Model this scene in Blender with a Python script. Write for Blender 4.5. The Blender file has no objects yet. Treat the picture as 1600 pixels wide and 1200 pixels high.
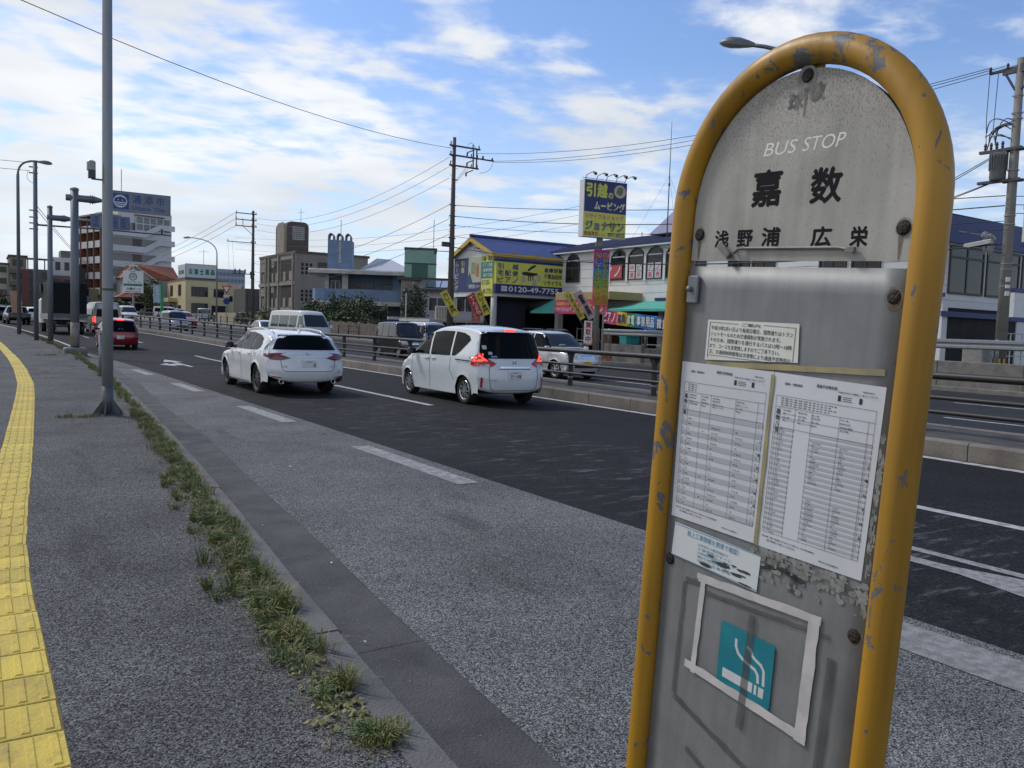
import bpy, bmesh, math, random
from mathutils import Vector, Matrix
from mathutils.bvhtree import BVHTree
from mathutils.geometry import delaunay_2d_cdt

SC = bpy.context.scene
COL = SC.collection
R = math.radians
rnd = random.Random(7)

# ------------------------------------------------------------------ camera
cd = bpy.data.cameras.new("camera")
cam = bpy.data.objects.new("camera", cd)
COL.objects.link(cam)
cd.sensor_width = 36.0
cd.lens = 36.0 * 1294 / 1600
cd.clip_start = 0.05
cd.clip_end = 5000
_r = ((0.84060665, -0.00988788, 0.54155580), (-0.54070528, -0.07422232, 0.83793129), (0.03191017, -0.99719270, -0.06773821))
cam.matrix_world = Matrix(((_r[0][0], -_r[0][1], -_r[0][2], 0), (_r[1][0], -_r[1][1], -_r[1][2], 0), (_r[2][0], -_r[2][1], -_r[2][2], 1.75), (0, 0, 0, 1)))
SC.camera = cam

# ------------------------------------------------------------------ light: bright broken cloud, sun ahead on the left behind thin cloud
SUN_AZ = -26.0          # degrees from the road direction (+Y), minus = towards the pavement side
SUN_EL = 48.0
sd = Vector((math.sin(R(SUN_AZ)) * math.cos(R(SUN_EL)), math.cos(R(SUN_AZ)) * math.cos(R(SUN_EL)), math.sin(R(SUN_EL))))
ld = bpy.data.lights.new("sun", 'SUN')
ld.energy = 2.3
ld.angle = R(11)
ld.color = (1.0, 0.955, 0.88)
lo = bpy.data.objects.new("sun", ld)
COL.objects.link(lo)
lo.rotation_euler = sd.to_track_quat('Z', 'Y').to_euler()
lo.location = (0, 0, 60)

SC.view_settings.view_transform = 'Standard'
SC.view_settings.look = 'None'
SC.view_settings.exposure = 0.0
SC.view_settings.gamma = 1.0
SC.render.engine = 'CYCLES'
SC.cycles.use_denoising = True
SC.cycles.max_bounces = 6
SC.cycles.diffuse_bounces = 3
SC.cycles.glossy_bounces = 3
SC.cycles.transparent_max_bounces = 6


def world():
    w = bpy.data.worlds.new("World")
    SC.world = w
    w.use_nodes = True
    nt = w.node_tree
    nt.nodes.clear()
    N, L = nt.nodes.new, nt.links.new
    out = N('ShaderNodeOutputWorld')
    bg = N('ShaderNodeBackground')
    bg.inputs['Strength'].default_value = 0.11
    sky = N('ShaderNodeTexSky')
    sky.sky_type = 'NISHITA'
    sky.sun_disc = False
    sky.sun_elevation = R(SUN_EL)
    sky.sun_rotation = R(SUN_AZ)
    sky.air_density = 1.0
    sky.dust_density = 0.6
    sky.ozone_density = 2.0
    tc = N('ShaderNodeTexCoord')
    sep = N('ShaderNodeSeparateXYZ')
    L(tc.outputs['Generated'], sep.inputs[0])

    def math_(op, a, b=None, c=None, clamp=False):
        m = N('ShaderNodeMath')
        m.operation = op
        m.use_clamp = clamp
        for i, v in enumerate((a, b, c)):
            if v is None:
                continue
            if isinstance(v, (int, float)):
                m.inputs[i].default_value = v
            else:
                L(v, m.inputs[i])
        return m.outputs[0]
    x, y, z = sep.outputs
    zz = math_('MAXIMUM', z, 0.0)
    den = math_('ADD', zz, 0.10)
    px, py = math_('DIVIDE', x, den), math_('DIVIDE', y, den)
    cmb = N('ShaderNodeCombineXYZ')
    L(px, cmb.inputs[0])
    L(py, cmb.inputs[1])
    mp = N('ShaderNodeMapping')
    mp.inputs['Location'].default_value = (1.3, 4.1, 0.0)
    mp.inputs['Rotation'].default_value = (0, 0, R(38))
    mp.inputs['Scale'].default_value = (0.85, 1.0, 1.0)
    L(cmb.outputs[0], mp.inputs[0])
    n1 = N('ShaderNodeTexNoise')
    n1.inputs['Scale'].default_value = 2.1
    n1.inputs['Detail'].default_value = 12
    n1.inputs['Roughness'].default_value = 0.56
    n1.inputs['Distortion'].default_value = 0.12
    L(mp.outputs[0], n1.inputs['Vector'])
    n2 = N('ShaderNodeTexNoise')
    n2.inputs['Scale'].default_value = 0.8
    n2.inputs['Detail'].default_value = 5
    L(mp.outputs[0], n2.inputs['Vector'])
    # more cloud towards the left of the road and near the horizon, clear blue high on the right
    n3 = N('ShaderNodeTexNoise')
    n3.inputs['Scale'].default_value = 5.5
    n3.inputs['Detail'].default_value = 9
    n3.inputs['Roughness'].default_value = 0.52
    n3.inputs['Distortion'].default_value = 0.25
    L(mp.outputs[0], n3.inputs['Vector'])
    puff = math_('MULTIPLY', math_('SUBTRACT', n3.outputs[0], 0.5), 0.62)
    side = math_('ADD', math_('MULTIPLY', x, -0.23), puff)
    low = math_('MULTIPLY', math_('SUBTRACT', 0.42, zz), 0.50)
    cov = math_('ADD', math_('ADD', n1.outputs[0], side), low)
    mask = N('ShaderNodeMapRange')
    mask.interpolation_type = 'SMOOTHSTEP'
    mask.inputs['From Min'].default_value = 0.365
    mask.inputs['From Max'].default_value = 0.64
    L(cov, mask.inputs[0])
    shade = N('ShaderNodeValToRGB')
    shade.color_ramp.elements[0].position = 0.34
    shade.color_ramp.elements[0].color = (9.6, 9.7, 9.8, 1)
    shade.color_ramp.elements[1].position = 0.62
    shade.color_ramp.elements[1].color = (6.3, 6.7, 7.3, 1)
    L(n2.outputs[0], shade.inputs[0])
    hs = N('ShaderNodeMix')
    hs.data_type = 'RGBA'
    hs.blend_type = 'MULTIPLY'
    hs.inputs[0].default_value = 1.0
    L(sky.outputs[0], hs.inputs[6])
    hs.inputs[7].default_value = (1.16, 1.26, 1.48, 1)
    mx = N('ShaderNodeMix')
    mx.data_type = 'RGBA'
    L(mask.outputs[0], mx.inputs[0])
    L(hs.outputs[2], mx.inputs[6])
    L(shade.outputs[0], mx.inputs[7])
    hz = N('ShaderNodeMapRange')            # pale haze low down
    hz.inputs['From Min'].default_value = 0.30
    hz.inputs['From Max'].default_value = 0.0
    hz.inputs['To Max'].default_value = 0.60
    L(zz, hz.inputs[0])
    hm = N('ShaderNodeMix')
    hm.data_type = 'RGBA'
    L(hz.outputs[0], hm.inputs[0])
    L(mx.outputs[2], hm.inputs[6])
    hm.inputs[7].default_value = (6.6, 7.4, 8.3, 1)
    L(hm.outputs[2], bg.inputs['Color'])
    L(bg.outputs[0], out.inputs[0])
    w.cycles.sampling_method = 'AUTOMATIC'


world()

# ------------------------------------------------------------------ materials
_M = {}


def mat(name, col, rough=0.6, metal=0.0, var=0.12, scale=6.0, bump=0.0, bscale=None, coat=0.0, spec=0.5, emit=None, col2=None, lo=0.4, hi=0.62, stretch=None, trans=0.0, alpha=1.0):
    """Principled material whose colour wanders with noise in object space; col2 = a second colour in noise patches."""
    if name in _M:
        return _M[name]
    m = bpy.data.materials.new(name)
    m.use_nodes = True
    nt = m.node_tree
    N, L = nt.nodes.new, nt.links.new
    b = nt.nodes['Principled BSDF']
    b.inputs['Roughness'].default_value = rough
    b.inputs['Metallic'].default_value = metal
    b.inputs['Coat Weight'].default_value = coat
    b.inputs['Coat Roughness'].default_value = 0.04
    b.inputs['Specular IOR Level'].default_value = spec
    b.inputs['Transmission Weight'].default_value = trans
    b.inputs['Alpha'].default_value = alpha
    tc = N('ShaderNodeTexCoord')
    vec = tc.outputs['Object']
    if stretch:
        mp = N('ShaderNodeMapping')
        mp.inputs['Scale'].default_value = stretch
        L(vec, mp.inputs[0])
        vec = mp.outputs[0]
    c = (*col, 1)
    n = N('ShaderNodeTexNoise')
    n.inputs['Scale'].default_value = scale
    n.inputs['Detail'].default_value = 6
    n.inputs['Roughness'].default_value = 0.62
    L(vec, n.inputs['Vector'])
    rp = N('ShaderNodeValToRGB')
    e = rp.color_ramp.elements
    if col2 is not None:
        e[0].position, e[1].position = lo, hi
        e[0].color, e[1].color = c, (*col2, 1)
    else:
        e[0].position, e[1].position = 0.3, 0.7
        e[0].color = tuple(max(0, v * (1 - var)) for v in col) + (1,)
        e[1].color = tuple(min(1, v * (1 + var)) for v in col) + (1,)
    L(n.outputs[0], rp.inputs[0])
    L(rp.outputs[0], b.inputs['Base Color'])
    if bump:
        bn = N('ShaderNodeTexNoise')
        bn.inputs['Scale'].default_value = bscale or scale * 4
        bn.inputs['Detail'].default_value = 5
        L(vec, bn.inputs['Vector'])
        bp = N('ShaderNodeBump')
        bp.inputs['Strength'].default_value = bump
        bp.inputs['Distance'].default_value = 0.02
        L(bn.outputs[0], bp.inputs['Height'])
        L(bp.outputs[0], b.inputs['Normal'])
    if emit:
        b.inputs['Emission Color'].default_value = (*emit[0], 1)
        b.inputs['Emission Strength'].default_value = emit[1]
    _M[name] = m
    return m


def asphalt(name, dark, light, cell=95.0, amount=0.5, patch=0.25, bump=0.5, streak=None, wear=None):
    """Aggregate surface: voronoi stones of random grey over binder, blotches, optional pale wear."""
    m = bpy.data.materials.new(name)
    m.use_nodes = True
    nt = m.node_tree
    N, L = nt.nodes.new, nt.links.new
    b = nt.nodes['Principled BSDF']
    b.inputs['Roughness'].default_value = 0.85
    b.inputs['Specular IOR Level'].default_value = 0.16
    tc = N('ShaderNodeTexCoord')
    v = N('ShaderNodeTexVoronoi')
    v.inputs['Scale'].default_value = cell
    L(tc.outputs['Object'], v.inputs['Vector'])
    sp = N('ShaderNodeSeparateColor')
    L(v.outputs['Color'], sp.inputs[0])
    pw = N('ShaderNodeMath')
    pw.operation = 'POWER'
    L(sp.outputs[0], pw.inputs[0])
    pw.inputs[1].default_value = 1.6
    mx = N('ShaderNodeMix')
    mx.data_type = 'RGBA'
    mx.inputs[6].default_value = (*dark, 1)
    mx.inputs[7].default_value = (*light, 1)
    L(pw.outputs[0], mx.inputs[0])
    last = mx.outputs[2]
    n = N('ShaderNodeTexNoise')
    n.inputs['Scale'].default_value = 0.7
    n.inputs['Detail'].default_value = 8
    n.inputs['Roughness'].default_value = 0.65
    L(tc.outputs['Object'], n.inputs['Vector'])
    mr = N('ShaderNodeMapRange')
    mr.inputs['From Min'].default_value = 0.3
    mr.inputs['From Max'].default_value = 0.7
    mr.inputs['To Min'].default_value = 1 - patch
    mr.inputs['To Max'].default_value = 1 + patch
    L(n.outputs[0], mr.inputs[0])
    ml = N('ShaderNodeMix')
    ml.data_type = 'RGBA'
    ml.blend_type = 'MULTIPLY'
    ml.inputs[0].default_value = 1
    L(last, ml.inputs[6])
    L(mr.outputs[0], ml.inputs[7])
    last = ml.outputs[2]
    if wear:                     # pale scuffs, stretched across the lane
        mp = N('ShaderNodeMapping')
        mp.inputs['Scale'].default_value = (0.55, 2.2, 1)
        L(tc.outputs['Object'], mp.inputs[0])
        w1 = N('ShaderNodeTexNoise')
        w1.inputs['Scale'].default_value = 3.0
        w1.inputs['Detail'].default_value = 10
        w1.inputs['Roughness'].default_value = 0.8
        L(mp.outputs[0], w1.inputs['Vector'])
        wr = N('ShaderNodeMapRange')
        wr.inputs['From Min'].default_value = 0.535
        wr.inputs['From Max'].default_value = 0.66
        wr.inputs['To Max'].default_value = 0.75
        L(w1.outputs[0], wr.inputs[0])
        # only in the middle of the lane nearest the stop
        sx = N('ShaderNodeSeparateXYZ')
        L(tc.outputs['Object'], sx.inputs[0])
        band = N('ShaderNodeMapRange')
        band.interpolation_type = 'SMOOTHSTEP'
        band.inputs['From Min'].default_value = 2.3
        band.inputs['From Max'].default_value = 0.9
        ab = N('ShaderNodeMath')
        ab.operation = 'SUBTRACT'
        L(sx.outputs[0], ab.inputs[0])
        ab.inputs[1].default_value = 6.8
        aa = N('ShaderNodeMath')
        aa.operation = 'ABSOLUTE'
        L(ab.outputs[0], aa.inputs[0])
        L(aa.outputs[0], band.inputs[0])
        mm = N('ShaderNodeMath')
        mm.operation = 'MULTIPLY'
        L(wr.outputs[0], mm.inputs[0])
        L(band.outputs[0], mm.inputs[1])
        mw = N('ShaderNodeMix')
        mw.data_type = 'RGBA'
        L(mm.outputs[0], mw.inputs[0])
        L(last, mw.inputs[6])
        mw.inputs[7].default_value = (*wear, 1)
        last = mw.outputs[2]
    # a second, coarser set of stones, bare pale ones here and there, and dark oily blots
    v2 = N('ShaderNodeTexVoronoi')
    v2.inputs['Scale'].default_value = cell * 0.42
    L(tc.outputs['Object'], v2.inputs['Vector'])
    s2 = N('ShaderNodeSeparateColor')
    L(v2.outputs['Color'], s2.inputs[0])
    r2 = N('ShaderNodeMapRange')
    r2.inputs['From Min'].default_value = 0.0
    r2.inputs['From Max'].default_value = 1.0
    r2.inputs['To Min'].default_value = 0.80
    r2.inputs['To Max'].default_value = 1.20
    L(s2.outputs[1], r2.inputs[0])
    m2 = N('ShaderNodeMix')
    m2.data_type = 'RGBA'
    m2.blend_type = 'MULTIPLY'
    m2.inputs[0].default_value = 1
    L(last, m2.inputs[6])
    L(r2.outputs[0], m2.inputs[7])
    last = m2.outputs[2]
    n5 = N('ShaderNodeTexNoise')
    n5.inputs['Scale'].default_value = 2.3
    n5.inputs['Detail'].default_value = 4
    n5.inputs['Roughness'].default_value = 0.5
    m6 = N('ShaderNodeMapping')
    m6.inputs['Scale'].default_value = (1.0, 0.22, 1.0)
    L(tc.outputs['Object'], m6.inputs[0])
    L(m6.outputs[0], n5.inputs['Vector'])
    r5 = N('ShaderNodeMapRange')
    r5.inputs['From Min'].default_value = 0.60
    r5.inputs['From Max'].default_value = 0.74
    r5.inputs['To Min'].default_value = 1.0
    r5.inputs['To Max'].default_value = 0.62
    L(n5.outputs[0], r5.inputs[0])
    m5 = N('ShaderNodeMix')
    m5.data_type = 'RGBA'
    m5.blend_type = 'MULTIPLY'
    m5.inputs[0].default_value = 1
    L(last, m5.inputs[6])
    L(r5.outputs[0], m5.inputs[7])
    last = m5.outputs[2]
    L(last, b.inputs['Base Color'])
    bp = N('ShaderNodeBump')
    bp.inputs['Strength'].default_value = bump
    bp.inputs['Distance'].default_value = 0.004
    L(v.outputs['Distance'], bp.inputs['Height'])
    bp.invert = True
    L(bp.outputs[0], b.inputs['Normal'])
    _M[name] = m
    return m


def tactile(name, clean, worn, dirt, size=0.30):
    """Yellow guide blocks: every block its own tone, foot wear along the middle, black grime in blotches."""
    m = mat(name, clean, .75, col2=worn, scale=3.5, lo=.46, hi=.70, bump=.35, bscale=60)
    nt = m.node_tree
    N, L = nt.nodes.new, nt.links.new
    b = nt.nodes['Principled BSDF']
    src = b.inputs['Base Color'].links[0].from_socket
    tc = N('ShaderNodeTexCoord')
    sx = N('ShaderNodeSeparateXYZ')
    L(tc.outputs['Object'], sx.inputs[0])
    dv = N('ShaderNodeMath')
    dv.operation = 'MULTIPLY_ADD'
    dv.inputs[1].default_value = 1 / size
    dv.inputs[2].default_value = -0.2 / size
    L(sx.outputs[1], dv.inputs[0])
    fl = N('ShaderNodeMath')
    fl.operation = 'FLOOR'
    L(dv.outputs[0], fl.inputs[0])
    wn = N('ShaderNodeTexWhiteNoise')
    wn.noise_dimensions = '1D'
    L(fl.outputs[0], wn.inputs['W'])
    mr = N('ShaderNodeMapRange')
    mr.inputs['To Min'].default_value = 0.80
    mr.inputs['To Max'].default_value = 1.08
    L(wn.outputs['Value'], mr.inputs[0])
    m1 = N('ShaderNodeMix')
    m1.data_type = 'RGBA'
    m1.blend_type = 'MULTIPLY'
    m1.inputs[0].default_value = 1
    L(src, m1.inputs[6])
    L(mr.outputs[0], m1.inputs[7])
    n = N('ShaderNodeTexNoise')
    n.inputs['Scale'].default_value = 9
    n.inputs['Detail'].default_value = 10
    n.inputs['Roughness'].default_value = 0.7
    L(tc.outputs['Object'], n.inputs['Vector'])
    r = N('ShaderNodeMapRange')
    r.inputs['From Min'].default_value = 0.52
    r.inputs['From Max'].default_value = 0.76
    r.inputs['To Max'].default_value = 0.8
    L(n.outputs[0], r.inputs[0])
    m2 = N('ShaderNodeMix')
    m2.data_type = 'RGBA'
    L(r.outputs[0], m2.inputs[0])
    L(m1.outputs[2], m2.inputs[6])
    m2.inputs[7].default_value = (*dirt, 1)
    L(m2.outputs[2], b.inputs['Base Color'])
    return m


def chipped(name, paint, bare, amount=0.62, scale=9.0, stretch=(1, 1, 0.6)):
    """Painted tube: yellow paint, grey chips with sharp edges, darker grime."""
    m = bpy.data.materials.new(name)
    m.use_nodes = True
    nt = m.node_tree
    N, L = nt.nodes.new, nt.links.new
    b = nt.nodes['Principled BSDF']
    b.inputs['Roughness'].default_value = 0.42
    tc = N('ShaderNodeTexCoord')
    mp = N('ShaderNodeMapping')
    mp.inputs['Scale'].default_value = stretch
    L(tc.outputs['Object'], mp.inputs[0])
    n = N('ShaderNodeTexNoise')
    n.inputs['Scale'].default_value = scale
    n.inputs['Detail'].default_value = 9
    n.inputs['Roughness'].default_value = 0.66
    n.inputs['Distortion'].default_value = 0.6
    L(mp.outputs[0], n.inputs['Vector'])
    # more wear near the top of the arch
    sx = N('ShaderNodeSeparateXYZ')
    L(tc.outputs['Object'], sx.inputs[0])
    up = N('ShaderNodeMapRange')
    up.inputs['From Min'].default_value = 1.85
    up.inputs['From Max'].default_value = 2.07
    up.inputs['To Max'].default_value = 0.07
    L(sx.outputs[2], up.inputs[0])
    ad = N('ShaderNodeMath')
    L(n.outputs[0], ad.inputs[0])
    L(up.outputs[0], ad.inputs[1])
    st = N('ShaderNodeMapRange')
    st.inputs['From Min'].default_value = amount
    st.inputs['From Max'].default_value = amount + 0.012
    L(ad.outputs[0], st.inputs[0])
    g = N('ShaderNodeTexNoise')
    g.inputs['Scale'].default_value = 5
    g.inputs['Detail'].default_value = 7
    L(tc.outputs['Object'], g.inputs['Vector'])
    gr = N('ShaderNodeValToRGB')
    e = gr.color_ramp.elements
    e[0].position, e[1].position = 0.3, 0.62
    e[0].color = tuple(v * 0.62 for v in paint) + (1,)
    e[1].color = (*paint, 1)
    gs = N('ShaderNodeMapping')
    gs.inputs['Scale'].default_value = (9, 9, 0.9)
    L(tc.outputs['Object'], gs.inputs[0])
    L(gs.outputs[0], g.inputs['Vector'])
    g.inputs['Scale'].default_value = 2.2
    L(g.outputs[0], gr.inputs[0])
    rv = N('ShaderNodeMapRange')
    rv.inputs['From Min'].default_value = 0.3
    rv.inputs['From Max'].default_value = 0.7
    rv.inputs['To Min'].default_value = 0.62
    rv.inputs['To Max'].default_value = 0.36
    L(g.outputs[0], rv.inputs[0])
    L(rv.outputs[0], b.inputs['Roughness'])
    mx = N('ShaderNodeMix')
    mx.data_type = 'RGBA'
    L(st.outputs[0], mx.inputs[0])
    L(gr.outputs[0], mx.inputs[6])
    mx.inputs[7].default_value = (*bare, 1)
    L(mx.outputs[2], b.inputs['Base Color'])
    bp = N('ShaderNodeBump')
    bp.inputs['Strength'].default_value = 0.5
    bp.inputs['Distance'].default_value = 0.001
    bp.invert = True
    L(st.outputs[0], bp.inputs['Height'])
    L(bp.outputs[0], b.inputs['Normal'])
    _M[name] = m
    return m


def sheet_metal(name, base, speck, speck_top=0.0):
    """Weathered galvanised panel: blotches with sheen painted in, fine dark specks that thicken towards the top, streaks."""
    m = bpy.data.materials.new(name)
    m.use_nodes = True
    nt = m.node_tree
    N, L = nt.nodes.new, nt.links.new
    b = nt.nodes['Principled BSDF']
    b.inputs['Metallic'].default_value = 0.25
    b.inputs['Roughness'].default_value = 0.55
    tc = N('ShaderNodeTexCoord')
    n = N('ShaderNodeTexNoise')
    n.inputs['Scale'].default_value = 7
    n.inputs['Detail'].default_value = 8
    n.inputs['Roughness'].default_value = 0.6
    L(tc.outputs['Object'], n.inputs['Vector'])
    rp = N('ShaderNodeValToRGB')
    e = rp.color_ramp.elements
    e[0].position, e[1].position = 0.3, 0.7
    e[0].color = tuple(v * 0.70 for v in base) + (1,)
    e[1].color = tuple(min(1, v * 1.22) for v in base) + (1,)  # light and dark tones also stand in for the metal's sheen
    ns = N('ShaderNodeMapping')             # run-off streaks
    ns.inputs['Scale'].default_value = (30, 1, 1.6)
    L(tc.outputs['Object'], ns.inputs[0])
    nn = N('ShaderNodeTexNoise')
    nn.inputs['Scale'].default_value = 1.5
    nn.inputs['Detail'].default_value = 6
    L(ns.outputs[0], nn.inputs['Vector'])
    na = N('ShaderNodeMix')
    na.inputs[0].default_value = 0.38
    L(n.outputs[0], na.inputs[2])
    L(nn.outputs[0], na.inputs[3])
    L(na.outputs[0], rp.inputs[0])
    mp = N('ShaderNodeMapping')
    mp.inputs['Scale'].default_value = (1, 1, 0.55)
    L(tc.outputs['Object'], mp.inputs[0])
    s = N('ShaderNodeTexNoise')
    s.inputs['Scale'].default_value = 420
    s.inputs['Detail'].default_value = 3
    L(mp.outputs[0], s.inputs['Vector'])
    sx = N('ShaderNodeSeparateXYZ')
    L(tc.outputs['Object'], sx.inputs[0])
    up = N('ShaderNodeMapRange')
    up.inputs['From Min'].default_value = 1.84
    up.inputs['From Max'].default_value = 2.05
    up.inputs['To Max'].default_value = speck_top
    L(sx.outputs[2], up.inputs[0])
    ad = N('ShaderNodeMath')
    L(s.outputs[0], ad.inputs[0])
    L(up.outputs[0], ad.inputs[1])
    st = N('ShaderNodeMapRange')
    st.inputs['From Min'].default_value = 0.63
    st.inputs['From Max'].default_value = 0.73
    st.inputs['To Max'].default_value = 0.62
    L(ad.outputs[0], st.inputs[0])
    mx = N('ShaderNodeMix')
    mx.data_type = 'RGBA'
    L(st.outputs[0], mx.inputs[0])
    L(rp.outputs[0], mx.inputs[6])
    mx.inputs[7].default_value = (*speck, 1)
    L(mx.outputs[2], b.inputs['Base Color'])
    rr = N('ShaderNodeMapRange')
    rr.inputs['To Min'].default_value = 0.45
    rr.inputs['To Max'].default_value = 0.65
    L(n.outputs[0], rr.inputs[0])
    L(rr.outputs[0], b.inputs['Roughness'])
    bp = N('ShaderNodeBump')
    bp.inputs['Strength'].default_value = 0.12
    bp.inputs['Distance'].default_value = 0.01
    L(n.outputs[0], bp.inputs['Height'])
    L(bp.outputs[0], b.inputs['Normal'])
    _M[name] = m
    return m

# ------------------------------------------------------------------ mesh helpers
I4 = Matrix.Identity(4)


class MB:
    """Collects shapes into one mesh."""

    def __init__(s):
        s.v, s.f = [], []

    def add(s, vs, fs, M=None):
        o = len(s.v)
        s.v += [M @ Vector(p) for p in vs] if M is not None else [Vector(p) for p in vs]
        s.f += [tuple(o + i for i in q) for q in fs]
        return s

    def box(s, x0, x1, y0, y1, z0, z1, M=None):
        return s.add([(x0, y0, z0), (x1, y0, z0), (x1, y1, z0), (x0, y1, z0), (x0, y0, z1), (x1, y0, z1), (x1, y1, z1), (x0, y1, z1)],
                     [(3, 2, 1, 0), (4, 5, 6, 7), (0, 1, 5, 4), (1, 2, 6, 5), (2, 3, 7, 6), (3, 0, 4, 7)], M)

    def cbox(s, x0, x1, y0, y1, z0, z1, c, M=None):
        """box with chamfered vertical and top edges"""
        lo = [(x0 + c, y0), (x1 - c, y0), (x1, y0 + c), (x1, y1 - c), (x1 - c, y1), (x0 + c, y1), (x0, y1 - c), (x0, y0 + c)]
        cx, cy = (x0 + x1) / 2, (y0 + y1) / 2
        hi = [(cx + (x - cx) * (1 - 2 * c / max(x1 - x0, 1e-6)), cy + (y - cy) * (1 - 2 * c / max(y1 - y0, 1e-6))) for x, y in lo]
        vs = [(x, y, z0) for x, y in lo] + [(x, y, z1 - c) for x, y in lo] + [(x, y, z1) for x, y in hi]
        fs = [tuple(range(7, -1, -1)), tuple(range(16, 24))]
        for k in (0, 8):
            for i in range(8):
                j = (i + 1) % 8
                fs.append((k + i, k + j, k + 8 + j, k + 8 + i))
        return s.add(vs, fs, M)

    def tube(s, pts, r, n=8, cap=True, M=None):
        pts = [Vector(p) for p in pts]
        rs = r if isinstance(r, (list, tuple)) else [r] * len(pts)
        vs, fs = [], []
        a = None
        for i, p in enumerate(pts):
            t = (pts[min(i + 1, len(pts) - 1)] - pts[max(i - 1, 0)]).normalized()
            if a is None:
                a = t.orthogonal().normalized()
            else:
                a = (a - t * a.dot(t)).normalized()
            b = t.cross(a)
            for k in range(n):
                an = 2 * math.pi * k / n
                vs.append(p + (a * math.cos(an) + b * math.sin(an)) * rs[i])
        for i in range(len(pts) - 1):
            for k in range(n):
                q = (k + 1) % n
                fs.append((i * n + k, i * n + q, (i + 1) * n + q, (i + 1) * n + k))
        if cap:
            fs.append(tuple(range(n - 1, -1, -1)))
            fs.append(tuple((len(pts) - 1) * n + k for k in range(n)))
        return s.add(vs, fs, M)

    def cyl(s, p0, p1, r0, r1=None, n=12, M=None):
        return s.tube([p0, p1], [r0, r0 if r1 is None else r1], n, True, M)

    def lathe(s, prof, n=16, M=None):
        """prof = (r, z) pairs round local z"""
        vs, fs = [], []
        for r, z in prof:
            for k in range(n):
                a = 2 * math.pi * k / n
                vs.append((r * math.cos(a), r * math.sin(a), z))
        for i in range(len(prof) - 1):
            for k in range(n):
                q = (k + 1) % n
                fs.append((i * n + k, i * n + q, (i + 1) * n + q, (i + 1) * n + k))
        return s.add(vs, fs, M)

    def prism(s, poly, y0, y1, M=None):
        """poly in local x,z; extruded along y (front face at y0)"""
        n = len(poly)
        vs = [(x, y0, z) for x, z in poly] + [(x, y1, z) for x, z in poly]
        fs = [tuple(range(n)), tuple(range(2 * n - 1, n - 1, -1))]
        for i in range(n):
            j = (i + 1) % n
            fs.append((i, i + n, j + n, j))
        return s.add(vs, fs, M)

    def grid(s, rows, M=None):
        """rows = equally long lists of points"""
        n = len(rows[0])
        vs = [p for r in rows for p in r]
        fs = [(i * n + k, i * n + k + 1, (i + 1) * n + k + 1, (i + 1) * n + k) for i in range(len(rows) - 1) for k in range(n - 1)]
        return s.add(vs, fs, M)

    def build(s, name, m, parent=None, smooth=False, angle=None, loc=None, rz=None):
        me = bpy.data.meshes.new(name)
        me.from_pydata([tuple(p) for p in s.v], [], s.f)
        me.materials.append(m)
        if smooth or angle:
            for p in me.polygons:
                p.use_smooth = True
        bm = bmesh.new()
        bm.from_mesh(me)
        bmesh.ops.recalc_face_normals(bm, faces=bm.faces)
        if angle:
            for e in bm.edges:
                if len(e.link_faces) == 2 and e.calc_face_angle(0) > R(angle):
                    e.smooth = False
        bm.to_mesh(me)
        bm.free()
        me.update()
        o = bpy.data.objects.new(name, me)
        COL.objects.link(o)
        if parent:
            o.parent = parent
        if loc is not None:
            o.location = loc
        if rz is not None:
            o.rotation_euler = (0, 0, rz)
        return o


def tag(o, label=None, cat=None, group=None, kind=None):
    if label:
        o['label'] = label
    if cat:
        o['category'] = cat
    if group:
        o['group'] = group
    if kind:
        o['kind'] = kind
    return o


def thing(name, label, cat, loc=(0, 0, 0), rz=0.0, group=None, M=None):
    o = bpy.data.objects.new(name, None)
    COL.objects.link(o)
    o.empty_display_size = 0.2
    if M is not None:
        o.matrix_world = M
    else:
        o.location = loc
        o.rotation_euler = (0, 0, rz)
    return tag(o, label, cat, group)


def copy_tree(o, parent=None):
    c = o.copy()
    COL.objects.link(c)
    c.parent = parent
    for ch in list(o.children):
        copy_tree(ch, c)
    return c


def structure(mb, name, m, **k):
    return tag(mb.build(name, m, **k), kind='structure')


def frame(o, ux, up=(0, 0, 1)):
    """local x = ux, local z = up, local -y = outward (towards whoever reads the face)"""
    ux, up = Vector(ux).normalized(), Vector(up).normalized()
    y = up.cross(ux)
    return Matrix(((ux.x, y.x, up.x, o[0]), (ux.y, y.y, up.y, o[1]), (ux.z, y.z, up.z, o[2]), (0, 0, 0, 1)))


# ------------------------------------------------------------------ lettering (built-in font)
_T = {}


def glyphs(s, bold=0.0, shear=0.0):
    k = (s, bold, shear)
    if k in _T:
        return _T[k]
    c = bpy.data.curves.new("lettering", 'FONT')
    c.body = s
    c.resolution_u = 3
    c.offset = bold
    c.shear = shear
    o = bpy.data.objects.new("lettering", c)
    me = bpy.data.meshes.new_from_object(o)
    vs = [v.co.copy() for v in me.vertices]
    fs = [tuple(p.vertices) for p in me.polygons]
    bpy.data.objects.remove(o)
    bpy.data.curves.remove(c)
    bpy.data.meshes.remove(me)
    if vs:
        x0, x1 = min(v.x for v in vs), max(v.x for v in vs)
        y0, y1 = min(v.y for v in vs), max(v.y for v in vs)
    else:
        x0 = y0 = 0
        x1 = y1 = 1
    _T[k] = (vs, fs, x0, x1, y0, y1)
    return _T[k]


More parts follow.
